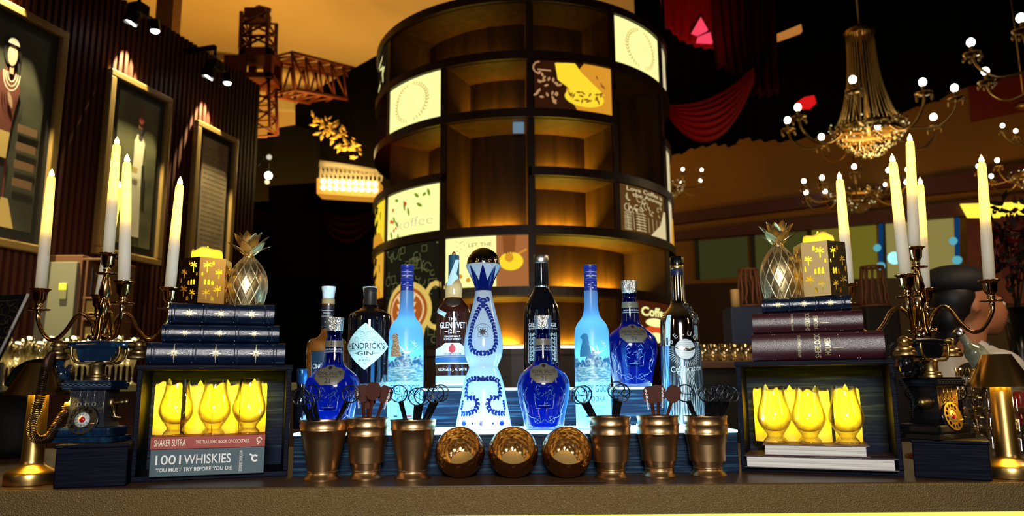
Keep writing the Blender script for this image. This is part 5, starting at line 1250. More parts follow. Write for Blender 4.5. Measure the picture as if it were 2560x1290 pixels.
lantern(rl, 63 * mr, P(2058, 612, rl.y).z - zt2, R_(-4), 'pierced golden hexagonal lantern on the small navy book at right', P(2045, 588, rl.y).z - zt2, 1, .20)

# ------------------------------------------------------------------ tumblers stacked at the right end
M_TUMB = thin_glass('tumbler_glass', (.93, .90, .84), .95, rough=.06, base=.06)
def tumbler(loc, r, h, label, gname):
    b = B(); n = 48; prof = [(.0004, .0), (r * .78, .0), (r * .82, .003), (r * .90, h * .30), (r * .86, h * .34), (r * .95, h * .62), (r * .91, h * .66), (r, h), (r * .93, h), (r * .86, h * .66), (r * .80, h * .3), (r * .72, .010), (.0004, .009)]
    vs = []; fs = []
    for i, (rr, z) in enumerate(prof):
        for k in range(n):
            a = 2 * PI * k / n; q = rr * (1 + (.05 * abs(math.sin(a * 5)) if 0 < i < 7 else 0)); vs.append((q * math.sin(a), -q * math.cos(a), z))
    for i in range(len(prof) - 1):
        for k in range(n): k2 = (k + 1) % n; fs.append((i * n + k, i * n + k2, (i + 1) * n + k2, (i + 1) * n + k))
    b.add(vs, fs); o = b.build('tumbler', M_TUMB); tag(o, label, 'glass', gname); o.location = loc; return o
words_ = ('bottom', 'second', 'third', 'top')
def tstack(px, py, Y, n, r, h, txt, gname):
    x = P(px, py, Y).x
    for k in range(n): tumbler((x, Y, BZ + .0003 + k * (h * .62 + .0004)), r, h, 'clear cut tumbler, %s of %s' % (words_[k] if k < n - 1 else 'topmost', txt), gname)
tstack(2448, 1150, 1.52, 4, .026, .062, 'the stack between telephone and lamp', 'stacked tumblers by the right telephone')
tstack(2481, 1150, 1.57, 4, .026, .062, 'the stack just behind the lamp stem', 'stacked tumblers by the right telephone')
tstack(2552, 1150, 1.50, 3, .026, .062, 'the stack right of the lamp', 'stacked tumblers by the right telephone')
p = P(2557, 1055, 1.62)
b = B(); b.lathe([(.0004, 0), (.013, 0), (.012, .03), (.0135, .034), (.012, .065), (.010, .068), (.0004, .068)], 24); o = b.build('red_cap', mat('red_plastic', (.65, .01, .01), .3)); 
bt = thing('squeeze_bottle', 'dark bottle with bright red cap at the right edge', 'bottle', (p.x, 1.62, BZ)); o.parent = bt; o.name = 'cap'; o.location = (0, 0, P(2557, 1060, 1.62).z - BZ)
b = B(); b.lathe([(.0004, 0), (.022, 0), (.022, .05), (.012, P(2557, 1060, 1.62).z - BZ)], 24); b.build('body', M_DKGLASS, bt)
# ------------------------------------------------------------------ the round shelving tower
TD, TR = 6.30, 1.262              # axis distance and radius
tx = P(1312, 980, TD).x
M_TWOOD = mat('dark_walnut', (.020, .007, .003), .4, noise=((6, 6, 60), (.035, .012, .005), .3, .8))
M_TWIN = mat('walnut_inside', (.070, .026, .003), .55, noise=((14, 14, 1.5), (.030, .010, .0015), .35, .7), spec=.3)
def zt_at(py, px=1318): return P(px, py, TD - TR).z
rowz = [zt_at(y) for y in (-8, 137, 281, 427, 574, 727, 872)]
colang = [R_(2 + 30 * k) for k in range(-4, 8)]          # mullion directions, 0 faces the camera
twr = thing('shelving_tower', 'round dark wood coffee kiosk tower of lit open shelves and picture light boxes', 'shelving', (tx, TD, 0))
def arc_box(b, r0, r1, a0, a1, z0, z1, n=None):
    n = n or max(2, int(abs(a1 - a0) / R_(3))); vs = []; fs = []
    for i in range(n + 1):
        a = a0 + (a1 - a0) * i / n
        for r, z in ((r1, z0), (r1, z1), (r0, z1), (r0, z0)): vs.append((r * math.sin(a), -r * math.cos(a), z))
    for i in range(n):
        for k in range(4): fs.append((i * 4 + k, i * 4 + (k + 1) % 4, (i + 1) * 4 + (k + 1) % 4, (i + 1) * 4 + k))
    fs += [(0, 1, 2, 3), tuple(n * 4 + k for k in (3, 2, 1, 0))]
    sm = b.smooth; b.smooth = False; b.add(vs, fs); b.smooth = sm
RI = TR - .36
b = B()
for i, z in enumerate(rowz):
    q = B()
    for d in range(-4, 8):
        if (i, d) in ((3, -1), (2, 1), (5, -2)): continue
        arc_box(q, RI, TR + .012, R_(2 + 30 * d), R_(32 + 30 * d), z - .032, z + .032, 12)
    q.build('ring_shelf', M_TWOOD, twr)
# mullions and partitions: skipped where two bays are merged
def skip(row, deg): return (row, deg) in ((0, -28), (4, 32), (2, -58), (2, -88), (2, -118))
for d in range(-4, 8):
    deg = 2 + 30 * d
    for r_ in range(6):
        if skip(r_, deg): continue
        a = R_(deg); q = B(); arc_box(q, RI, TR, a - .016, a + .016, rowz[r_ + 1] + .03, rowz[r_] - .03, 2); q.build('partition_wall', M_TWOOD, twr)
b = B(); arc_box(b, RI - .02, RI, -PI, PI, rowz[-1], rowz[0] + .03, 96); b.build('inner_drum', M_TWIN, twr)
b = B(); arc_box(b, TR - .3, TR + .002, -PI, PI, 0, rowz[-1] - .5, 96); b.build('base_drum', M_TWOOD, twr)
def shelf_panels(deg, r_, n_=1):
    """walnut lining of an open bay and its hidden warm strip at the back of the floor"""
    a0, a1 = R_(deg[0]) + .017, R_(deg[1]) - .017
    b = B(); z0, z1 = rowz[r_ + n_] + .033, rowz[r_] - .033
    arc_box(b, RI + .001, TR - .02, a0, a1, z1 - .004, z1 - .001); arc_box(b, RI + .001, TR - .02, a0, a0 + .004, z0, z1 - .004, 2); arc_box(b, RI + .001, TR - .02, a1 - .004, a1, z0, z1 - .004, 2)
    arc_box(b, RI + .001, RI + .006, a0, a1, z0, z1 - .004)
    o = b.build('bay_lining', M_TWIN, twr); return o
GL = []
def glow(deg, r_, pw, up=True):
    a = R_((deg[0] + deg[1]) / 2); z0, z1 = rowz[r_ + 1] + .045, rowz[r_] - .05; w = RI * (R_(deg[1]) - R_(deg[0])) * .62
    inn = Vector((-math.sin(a), math.cos(a), 0)); p = Vector((tx, TD, z0)) - inn * (RI + .030)
    area('shelf_led', p, p + inn * .5 + Vector((0, 0, .85)), w, .012, pw * 2.8, (1, .70, .05))
bays = [((-58, 2), 0, .5), ((2, 32), 0, .18), ((-28, 2), 1, .8), ((32, 62), 2, .15), ((-58, -28), 2, .8), ((2, 32), 2, 1.9), ((-28, 2), 3, 2.2), ((2, 32), 3, 2.4), ((2, 62), 4, 3.6), ((-28, 2), 5, 2.4), ((2, 32), 5, .6)]
for dg, r_, pw in bays:
    if (dg, r_) in (((-28, 2), 3), ((32, 62), 2)): shelf_panels(dg, r_ - 1, 2)
    else: shelf_panels(dg, r_)
    if pw: glow(dg, r_, pw * 1.3)
# tall open bay: the ring between rows 2 and 3 is covered by a dark backing in the photo, so only a thin shelf edge shows
# warm light inside the ceilings of the top bays
for dgc, r_, pw in (((-58, 2), 0, 2.2), ((2, 32), 0, 1.2), ((-28, 2), 1, 1.0), ((2, 32), 2, .4), ((-58, -28), 2, 1.2), ((2, 32), 3, .3), ((2, 62), 4, .35)):
    a = R_((dgc[0] + dgc[1]) / 2); rr = TR - .10; p = Vector((tx + rr * math.sin(a), TD - rr * math.cos(a), rowz[r_ + 1] + .04)); area('bay_light', p, p + Vector((0, 0, 1)), .05 * (dgc[1] - dgc[0]) / 5, .06, pw * .13, (1, .55, .14))
# red spill on the underside of the left ring, from a red stage spot
a = R_(-62); p = Vector((tx + (TR + .10) * math.sin(a), TD - (TR + .1) * math.cos(a), rowz[3])); spot('red_stage_spot', (tx - 1.30, TD - .95, rowz[3] + .1), (tx - 1.05, TD - .50, rowz[2]), 7, (1, .02, .01), 55, .6, .03)

def boxpic(name, label, deg, r_, Mface, draw=None, inset=.0, rows_=1):
    """picture light box filling a bay; the picture is curved round the drum"""
    t = thing(name, label, 'light box', (tx, TD, 0)); a0, a1 = R_(deg[0]) + .022, R_(deg[1]) - .022; z0, z1 = rowz[r_ + rows_] + .036, rowz[r_] - .036
    b = B(); arc_box(b, TR - .08, TR - .012, a0, a1, z0, z1); b.build('housing', M_TWOOD, t)
    if rows_ > 1:
        pass
    R1 = TR - .008; am = (a0 + a1) / 2; H = z1 - z0; Wd = R1 * (a1 - a0)
    def mk(e): return lambda u, v: Vector(((R1 + e) * math.sin(am + u / R1), -(R1 + e) * math.cos(am + u / R1), (z0 + z1) / 2 + v))
    b = B(); rows(b, [(-H / 2, -Wd / 2, Wd / 2), (H / 2, -Wd / 2, Wd / 2)], mk(0), 12); pc = b.build('picture', Mface, t)
    if draw: draw(pc, mk(.004), Wd, H, mk(.008))
    return t
E_CREAM = emit('lit_cream', (1.0, .96, .36), 1.1, 'AUTO')
E_GOLD = emit('lit_gold_print', (.75, .50, .14), .75); E_ORANGE = emit('lit_orange', (.95, .40, .03), .75); E_BROWN = emit('lit_brown', (.30, .09, .02), .8)
E_LEAF = emit('lit_leaf_green', (.28, .50, .02), .55); E_RED = emit('lit_red', (.85, .10, .02), .8); E_GREY = emit('lit_grey', (.55, .50, .35), .8)
E_YEL = emit('lit_yellow', (1.0, .72, .03), 1.0); E_DARK = emit('lit_dark', (.02, .012, .006), .6); E_IVORY = emit('lit_ivory', (.95, .78, .42), .75)
def wreath(t, f, Wd, H, f2):
    b = B(); rx, ry = Wd * .30, H * .40
    for sg in (1, -1):
        for k in range(17):
            a = -PI / 2 + .22 + (PI - .5) * k / 16; u, v = sg * rx * math.cos(a), ry * math.sin(a); L = H * .085 * (.6 + .4 * math.cos(a))
            for s2 in (1, -1): poly2(b, leaf2(u, v, L, L * .38, math.atan2(ry * math.cos(a), -sg * rx * math.sin(a)) + s2 * .7), f)
    b.build('laurel_print', E_GOLD, t)
    b = B(); E_ = emit('lit_pale_print', (.95, .80, .34), .95); line2(b, circ(0, H * .14, H * .06, 14), H * .012, f, True); text(b, 'ROYAL', H * .11, f, 0, 0); text(b, 'CAFE', H * .09, f, 0, -H * .12); b.build('lettering', E_, t)
boxpic('light_box', 'cream light box with laurel wreath at the upper left of the tower', (-58, -28), 1, E_CREAM, wreath)
boxpic('light_box', 'cream light box with laurel wreath at the upper right of the tower', (32, 62), 0, E_CREAM, wreath)
def food(t, f, Wd, H, f2):
    b = B(); rows(b, [(-H * .5, Wd * .02, Wd * .5), (-H * .1, -Wd * .12, Wd * .5), (H * .2, -Wd * .02, Wd * .5), (H * .5, Wd * .12, Wd * .5)], f, 8); b.build('cloth_print', E_ORANGE, t)
    b = B(); poly2(b, circ(Wd * .12, -H * .22, Wd * .26, 20, ry=H * .20), f2); poly2(b, [(-Wd * .22, H * .1), (-Wd * .25, H * .45), (Wd * .0, H * .48), (Wd * .08, H * .3), (Wd * .40, -H * .12), (Wd * .1, -H * .02), (-Wd * .05, -H * .1)], f2); b.build('dish_print', E_YEL, t)
    b = B(); rnd = random.Random(2)
    f3 = lambda u, v: f2(u, v) * 1.0 + Vector((0, 0, 0))
    am_ = lambda u, v: Vector((f2(u, v).x * 1.003, f2(u, v).y * 1.003, f2(u, v).z))
    for k in range(18): poly2(b, leaf2(Wd * (.12 + rnd.uniform(-.2, .2)), H * (-.22 + rnd.uniform(-.12, .12)), H * .12, H * .04, rnd.uniform(0, 6)), am_)
    for k in range(4): poly2(b, leaf2(Wd * (.30 + .03 * k), H * (.2 - .05 * k), H * .10, H * .04, rnd.uniform(0, 6)), am_)
    b.build('garnish_print', E_BROWN, t)
    b = B()
    for k in range(24): poly2(b, leaf2(Wd * rnd.uniform(-.47, -.2), H * rnd.uniform(-.4, .2), H * .10, H * .05, rnd.uniform(0, 6)), f2)
    line2(b, [(-Wd * .46, H * .30), (-Wd * .30, H * .28)], H * .03, f2); line2(b, circ(-Wd * .44, H * .34, H * .12, 8, 1.5, 4.5), H * .03, f2); b.build('spice_print', emit('lit_spice', (.70, .36, .16), .7), t)
boxpic('light_box', 'light box picture of an orange drink with sliced fruit, centre top of the tower', (2, 32), 1, emit('lit_night', (.035, .010, .003), .8), food)
def koffee(t, f, Wd, H, f2):
    b = B()
    for (x, y, L, a) in ((-.10, .30, .26, -1.4), (-.02, .12, .22, -1.3), (-.30, .36, .16, -.3), (.10, .38, .18, -.6), (.32, .44, .20, -1.2), (.14, .16, .20, -.5), (-.34, .0, .18, -1.0), (-.40, -.30, .22, -1.2), (-.28, -.12, .18, -.9), (-.22, -.40, .2, -1.4), (.24, .30, .12, .3)):
        poly2(b, leaf2(Wd * x, H * y, H * L, H * .075, a), f)
    b.build('leaf_print', E_LEAF, t)
    b = B()
    for x, y, r in ((-.33, .14, .045), (-.38, -.10, .05), (-.33, -.13, .04), (-.30, -.32, .04), (-.25, -.28, .035), (-.06, .2, .05)): poly2(b, circ(Wd * x, H * y, H * r, 10), f2)
    b.build('berry_print', E_RED, t)
    b = B(); text(b, 'koffee', H * .30, f2, Wd * .10, -H * .25, fit=Wd * .62, off=-.02); b.build('lettering', E_GREY, t)
boxpic('light_box', 'cream light box with green leaves, red berries and the word koffee', (-58, -28), 3, E_CREAM, koffee)
def yellowpic(t, f, Wd, H, f2):
    b = B(); rnd = random.Random(8)
    for k in range(10): line2(b, [(Wd * rnd.uniform(-.1, .35), H * (.45 - .09 * k)), (Wd * rnd.uniform(-.3, .2), H * (.33 - .09 * k))], Wd * .10, f)
    b.build('dark_print', E_DARK, t)
    b = B(); rows(b, [(-H * .5, -Wd * .5, Wd * .5), (-H * .3, -Wd * .4, Wd * .4), (-H * .2, -Wd * .2, Wd * .3)], f2, 4); b.build('orange_print', E_ORANGE, t)
boxpic('light_box', 'tall yellow light box on the left edge of the tower, upper half', (-88, -58), 3, E_YEL, yellowpic)
boxpic('light_box', 'tall orange light box on the left edge of the tower, lower half', (-88, -58), 4, emit('lit_amber', (.95, .50, .04), .8), yellowpic)
boxpic('light_box', 'dark sign panel with gold script on the upper left edge of the tower', (-88, -58), 0, E_DARK, lambda t, f, W_, H, f2: (lambda b: (line2(b, [(W_ * .0, H * .2), (W_ * .25, H * .32), (W_ * .1, H * .1), (W_ * .35, H * .02), (W_ * .0, -H * .35)], H * .07, f), line2(b, [(W_ * .25, H * .1), (W_ * .3, -H * .3)], H * .05, f), b.build('script_print', E_CREAM, t)))(B()))
def engraving(t, f, Wd, H, f2):
    b = B(); rnd = random.Random(11)
    for k in range(26): line2(b, circ(Wd * rnd.uniform(-.4, .4), H * rnd.uniform(-.05, .25), H * rnd.uniform(.03, .08), 8, rnd.uniform(0, 3), rnd.uniform(4, 6)), H * .016, f)
    for k in range(10): line2(b, [(-Wd * .45, -H * (.1 + .04 * k)), (-Wd * .1, -H * (.08 + .04 * k) - H * .02 * (k % 3)), (Wd * .45, -H * (.14 + .035 * k))], H * .012, f)
    for k in range(9): line2(b, [(Wd * (-.4 + .1 * k), -H * .12), (Wd * (-.38 + .1 * k), -H * .45)], H * .012, f)
    text(b, 'Love Coffee is', H * .13, f, 0, H * .42, fit=Wd * .8, off=.01); text(b, 'the Answer', H * .12, f, Wd * .05, H * .31, fit=Wd * .7, off=.01)
    rows(b, [(-H * .5, Wd * .05, Wd * .5), (-H * .2, Wd * .32, Wd * .5), (H * .15, Wd * .44, Wd * .5)], f, 4)
    b.build('engraved_print', E_IVORY, t)
boxpic('light_box', 'light box with an ivory line drawing of a cafe on dark ground', (32, 62), 3, emit('lit_sepia', (.16, .07, .015), .6), engraving)
def chalk(t, f, Wd, H, f2):
    b = B(); rnd = random.Random(21)
    for k in range(70):
        u, v, r = Wd * rnd.uniform(-.45, .45), H * rnd.uniform(-.45, .46), rnd.uniform(.02, .05) * H
        if abs(u) < Wd * .42 and -H * .32 < v < H * .12 and u > -Wd * .42 and (u / (Wd * .42)) ** 2 + ((v + H * .10) / (H * .22)) ** 2 < 1: continue
        if k % 3: line2(b, circ(u, v, r, 8, rnd.uniform(0, 3), rnd.uniform(4, 7)), H * .006, f)
        else: line2(b, [(u - r, v - r), (u - r, v + r), (u + r, v + r), (u + r, v - r)], H * .006, f, True)
    line2(b, [(-Wd * .49, H * .48), (Wd * .49, H * .48)], H * .012, f)
    b.build('chalk_print', emit('lit_chalk', (.20, .20, .07), .8), t)
    b = B(); u0, v0 = Wd * .0, -H * .15; R0 = Wd * .37
    poly2(b, circ(u0, v0, R0 * 1.12, 32, ry=R0 * .95), f2); poly2(b, [(u0 - R0 * 1.0, v0), (u0 + R0, v0), (u0 + R0 * .6, v0 - R0 * 1.7), (u0 - R0 * .6, v0 - R0 * 1.7)], f2); line2(b, circ(u0 + R0 * 1.25, v0 + R0 * .1, R0 * .42, 16, ry=R0 * .7), R0 * .16, f2, True)
    b.build('cup_print', emit('lit_cup_gold', (.80, .55, .12), .9), t)
    am_ = lambda e: (lambda u, v: Vector((f2(u, v).x * (1 + e), f2(u, v).y * (1 + e), f2(u, v).z)))
    b = B(); poly2(b, circ(u0, v0, R0 * .95, 32, ry=R0 * .76), am_(.003)); b.build('coffee_print', emit('lit_coffee', (.42, .10, .015), .9), t)
    b = B()
    for k in range(4): poly2(b, leaf2(u0, v0 + R0 * (-.5 + .24 * k), R0 * .55, R0 * .20, .5), am_(.005)); poly2(b, leaf2(u0, v0 + R0 * (-.5 + .24 * k), R0 * .55, R0 * .20, PI - .5), am_(.005))
    line2(b, circ(u0, v0, R0 * .8, 28, ry=R0 * .62), R0 * .07, am_(.005), True); b.build('latte_print', emit('lit_latte', (.95, .62, .30), .9), t)
boxpic('light_box', 'black chalkboard light box with a gold cup of latte art', (-58, -28), 4, emit('lit_board', (.012, .012, .006), .8), chalk, rows_=2)
def let(t, f, Wd, H, f2):
    b = B(); rows(b, [(-H / 2, Wd * .13, Wd / 2), (H / 2, Wd * .13, Wd / 2)], f, 6); b.build('photo_print', emit('lit_photo_brown', (.48, .17, .05), .8), t)
    b = B(); text(b, 'LET THE', H * .11, f2, -Wd * .06, H * .33, fit=Wd * .28, off=.005)
    rnd = random.Random(6)
    for k in range(9): poly2(b, circ(-Wd * rnd.uniform(.22, .38), H * rnd.uniform(.2, .47), H * .012, 6), f2)
    b.build('lettering', emit('lit_olive', (.36, .30, .10), .8), t)
    b = B(); poly2(b, circ(Wd * .30, -H * .02, Wd * .14, 24, ry=H * .18), f2); b.build('plate_print', E_YEL, t)
    b = B(); rows(b, [(H * .12, Wd * .22, Wd * .34), (H * .5, Wd * .20, Wd * .36)], f2, 4); b.build('jar_print', E_BROWN, t)
    am_ = lambda u, v: Vector((f2(u, v).x * 1.003, f2(u, v).y * 1.003, f2(u, v).z))
    b = B(); poly2(b, circ(Wd * .28, H * .05, Wd * .05, 14), am_); 
    for x, y in ((-.30, -.28), (-.20, -.36), (-.10, -.30), (-.02, -.45), (.04, -.42), (-.42, -.35)): poly2(b, circ(Wd * x, H * y, H * .05, 10), f2)
    line2(b, [(Wd * .36, H * .1), (Wd * .48, H * .22)], H * .04, f2); b.build('bean_print', E_ORANGE, t)
boxpic('light_box', 'light box reading LET THE beside a photo of cake and coffee', (-28, 2), 4, E_CREAM, let)
def burger(t, f, Wd, H, f2):
    b = B(); text(b, 'Coffee', H * .28, f2, 0, H * .25, fit=Wd * .7, off=.03); poly2(b, circ(0, -H * .32, Wd * .20, 14, ry=H * .12), f2); poly2(b, circ(0, H * .02, Wd * .26, 14, ry=H * .1), f2); b.build('lettering', E_CREAM, t)
    b = B(); poly2(b, circ(0, -H * .14, Wd * .28, 14, ry=H * .08), f2); b.build('cup_print', E_RED, t)
boxpic('light_box', 'small dark light box with a glowing coffee sign low on the right of the tower', (36, 62), 5, emit('lit_maroon', (.10, .02, .005), .6), burger)
boxpic('light_box', 'narrow picture light box on the right edge of the tower, top row', (66, 88), 0, E_IVORY, None)
boxpic('light_box', 'narrow picture light box on the right edge of the tower, third and fourth row', (66, 88), 2, E_IVORY, lambda t, f, W_, H, f2: yellowpic(t, f, W_, H, f2), rows_=2)
# bluish screen hung in the tall bay
b = B(); a = R_(-2.6); s = P(1296, 311, TD - TR + .1); b.bbox(-.04, .04, -.01, .01, -.065, .065, .003); o = b.build('small_screen', emit('blue_screen', (.16, .26, .34), .8)); tag(o, 'small bluish screen hung inside the tall dark bay of the tower', 'screen'); o.location = s
# counter ring with its white strip of light
cz = zt_at(868)
ct = thing('kiosk_counter', 'curved kiosk counter under the tower with a glowing white edge strip', 'counter', (tx, TD, 0))
b = B(); arc_box(b, TR - .1, TR + .30, R_(-120), R_(120), cz - .06, cz - .02, 60); b.build('worktop', M_TWOOD, ct)
b = B(); arc_box(b, TR + .18, TR + .26, R_(-120), R_(120), 0, cz - .06, 60); b.build('front_panel', M_TWOOD, ct)
b = B(); arc_box(b, TR + .02, TR + .05, R_(-14), R_(16), cz - .02, cz + .005, 24); o = b.build('light_strip', emit('white_strip', (1, .88, .6), 5, 'AUTO'), ct)
area('counter_led', (tx, TD - TR - .03, cz + .01), (tx, TD - TR + .3, cz + 1), .7, .03, 3, (1, .6, .15))
b = B(); b.cyl((tx - .9, TD + .3, rowz[0]), (tx - .9, TD + .3, rowz[0] + 1.2), .12); b.cyl((tx + .3, TD - .3, rowz[0]), (tx + .3, TD - .3, rowz[0] + 1.5), .5, .5, 40); b.smooth = True; o = b.build('core_pipes', mat('grey_duct', (.25, .22, .18), .5), twr)

# ------------------------------------------------------------------ left wall with its pictures
WA = P(243, 640, 5.0); WB = P(403, 668, 5.575); wd_ = Vector((WB.x - WA.x, WB.y - WA.y, 0)); wd_.normalize(); wn = Vector((wd_.y, -wd_.x, 0))
def onwall(px, py, off=0.):
    d = ray(px, py); o = WA + wn * off; k = wn.dot(o - CP) / wn.dot(d); return CP + d * k
M_PANEL = mat('maroon_slats', (.034, .008, .005), .5, spec=.2)
wl = thing('slatted_wall', '', '', (WA.x, WA.y, 0), math.atan2(wd_.y, wd_.x))
for k_ in ('label', 'category'): del wl[k_]
wl['kind'] = 'structure'; wl.name = 'wall_left'
def wloc(p): return (p - Vector((WA.x, WA.y, 0))).dot(wd_)
ztop = (onwall(357, 25).z + onwall(560, 168).z) / 2; w0 = wloc(onwall(-60, 500)) - .6; w1 = wloc(onwall(640, 420))
b = B(); b.box(w0, w1, .0, .12, 0, ztop); b.build('wall_panel', M_PANEL, wl)
b = B(); n = int((w1 - w0) / .05)
for k in range(n): b.box(w0 + .05 * k, w0 + .05 * k + .026, -.028, .001, .9, ztop)
o = b.build('wall_slats', M_PANEL, wl)
def painting(c4, label, fr, draw, Mc):
    """c4: px of left edge (top, bottom) and right edge (top, bottom)"""
    a = onwall(*c4[0], .06); c = onwall(*c4[1], .06); d = onwall(*c4[2], .06); e_ = onwall(*c4[3], .06)
    x0 = (wloc(a) + wloc(c)) / 2; x1 = (wloc(d) + wloc(e_)) / 2; z1 = (a.z + d.z) / 2; z0 = (c.z + e_.z) / 2; w, h = x1 - x0, z1 - z0
    o = Vector((WA.x, WA.y, 0)) + wd_ * x0 + wn * .035 + Vector((0, 0, z0))
    t = thing('framed_painting', label, 'painting', o, math.atan2(wd_.y, wd_.x)); k = .05
    b = B()
    for bx in ((0, w, 0, k), (0, w, h - k, h), (0, k, k, h - k), (w - k, w, k, h - k)): b.bbox(bx[0], bx[1], -.05, 0, bx[2], bx[3], .008)
    b.build('frame', mat('gilt_frame', (.20, .12, .04), .4, .5), t)
    b = B(); b.box(k, w - k, -.02, 0, k, h - k); b.build('mount', M_MATT, t)
    m_ = w * .10; b = B(); b.box(k + m_, w - k - m_, -.026, -.02, k + m_, h - k - m_); cv = b.build('canvas', Mc, t)
    draw(cv, lambda e: (lambda u, v: Vector((w / 2 + u, -.028 - e, h / 2 + v))), w - 2 * k - 2 * m_, h - 2 * k - 2 * m_); return o, w, h
SKIN = mat('paint_skin', (.62, .42, .30), .6); PW = mat('paint_white', (.60, .55, .44), .6); PRED = mat('paint_red', (.20, .03, .015), .6); PGOLD = mat('paint_ochre', (.42, .28, .09), .6); PBLK = mat('paint_black', (.01, .008, .008), .6)
def lady(t, F, w, h):
    x = -w * .04
    b = B(); poly2(b, circ(x, h * .37, w * .13, 20, ry=h * .085), F(0)); rows(b, [(h * .22, x + w * .02, x + w * .12), (h * .36, x + w * .04, x + w * .13)], F(0), 3); b.build('figure_hair', PBLK, t)
    b = B(); rows(b, [(-h * .48, x - w * .30, x + w * .10), (-h * .1, x - w * .24, x + w * .06), (h * .05, x - w * .16, x + w * .10), (h * .18, x - w * .22, x + w * .16), (h * .25, x - w * .14, x + w * .11), (h * .28, x - w * .05, x + w * .05)], F(.002), 4); b.build('figure_dress', mat('paint_wine', (.09, .014, .010), .6), t)
    b = B(); rows(b, [(-h * .48, x - w * .32, x + w * .04), (-h * .16, x - w * .26, x + w * .04)], F(.004), 4); b.build('figure_skirt', PBLK, t)
    b = B(); rows(b, [(-h * .17, x - w * .27, x + w * .05), (-h * .04, x - w * .20, x + w * .07)], F(.006), 4); rows(b, [(-h * .50, x - w * .02, x + w * .26), (-h * .36, x + w * .04, x + w * .14)], F(.006), 4); b.build('figure_sash', PGOLD, t)
    b = B(); poly2(b, circ(x - w * .01, h * .345, w * .070, 18, ry=h * .055), F(.006)); rows(b, [(h * .25, x - w * .03, x + w * .03), (h * .31, x - w * .025, x + w * .025)], F(.005), 2); poly2(b, leaf2(x + w * .06, h * .08, h * .09, w * .06, 1.9), F(.006)); b.build('figure_face', mat('paint_skin_shaded', (.36, .23, .16), .6), t)
    b = B(); poly2(b, circ(x - w * .01, h * .395, w * .085, 16, .1, PI - .1, ry=h * .035), F(.008)); b.build('figure_headband', mat('paint_grey', (.20, .18, .18), .6), t)
    b = B()
    for r_ in (.12, .09, .06): line2(b, circ(x, h * .255, w * r_, 16, PI, 2 * PI, ry=h * r_ * .75), w * .014, F(.010))
    b.build('figure_necklace', PW, t)
    b = B()
    for k in range(4): rows(b, [(-h * (.02 + .09 * k), w * .14, w * .44), (-h * (-.02 + .09 * k), w * .14, w * .44)], F(.001), 3)
    b.build('painted_steps', mat('paint_brown', (.12, .06, .03), .6), t)
def man(t, F, w, h):
    b = B(); x = w * .04
    rows(b, [(-h * .44, x - w * .22, x + w * .16), (-h * .1, x - w * .14, x + w * .12), (h * .08, x - w * .10, x + w * .13), (h * .20, x - w * .11, x + w * .15), (h * .25, x - w * .05, x + w * .07)], F(0), 6); b.build('figure_robe', PW, t)
    b = B(); poly2(b, circ(x + w * .01, h * .31, w * .05, 14, ry=h * .045), F(.002)); b.build('figure_face', mat('paint_dark_skin', (.22, .08, .05), .6), t)
    b = B(); poly2(b, circ(x + w * .01, h * .275, w * .055, 12, ry=h * .025), F(.003)); rows(b, [(-h * .15, x + w * .12, x + w * .20), (h * .05, x + w * .10, x + w * .17)], F(.003), 3); b.build('figure_beard_and_scabbard', PBLK, t)
    b = B(); poly2(b, circ(x + w * .01, h * .355, w * .065, 14, ry=h * .03), F(.004)); poly2(b, leaf2(x + w * .02, h * .37, h * .09, w * .03, PI / 2), F(.004)); b.build('figure_turban', PRED, t)
    b = B(); rows(b, [(-h * .02, x - w * .13, x + w * .0), (h * .02, x - w * .13, x + w * .0)], F(.004), 3); b.build('figure_sash', PGOLD, t)
    b = B()
    for k in range(9): line2(b, [(x - w * (.10 - .025 * k), -h * .05), (x - w * (.18 - .035 * k), -h * .43)], w * .007, F(.003))
    b.build('robe_folds', mat('paint_shadow', (.22, .17, .11), .6), t)
def script(t, F, w, h):
    b = B(); rnd = random.Random(12)
    for k in range(24):
        x = -w * .42
        while x < w * .36:
            L = w * rnd.uniform(.05, .16); v = h * (.42 - .036 * k); line2(b, [(x, v), (min(x + L, w * .42), v)], h * .007, F(0)); x += L + w * .03
    b.build('printed_lines', mat('text_brown', (.10, .07, .045), .6), t)
o1, w1_, h1_ = painting(((-95, -70), (-150, 590), (157, 92), (124, 640)), 'large framed painting of a woman in dark red with pearl necklaces, far left', 0, lady, mat('canvas_dark_green', (.014, .013, .008), .6, noise=((5, 5, 5), (.04, .036, .02), .4, .75)))
o2, w2_, h2_ = painting(((265, 160), (243, 635), (421, 250), (403, 668)), 'framed painting of a bearded man in a white robe and turban', 0, man, mat('canvas_olive', (.03, .027, .012), .6, noise=((3, 3, 3), (.11, .10, .045), .35, .7)))
o3, w3_, h3_ = painting(((484, 292), (470, 690), (590, 352), (573, 705)), 'framed brown panel of printed text, third picture on the slatted wall', 0, script, mat('canvas_brown', (.20, .14, .085), .6, noise=((8, 8, 8), (.12, .08, .05), .4, .7)))
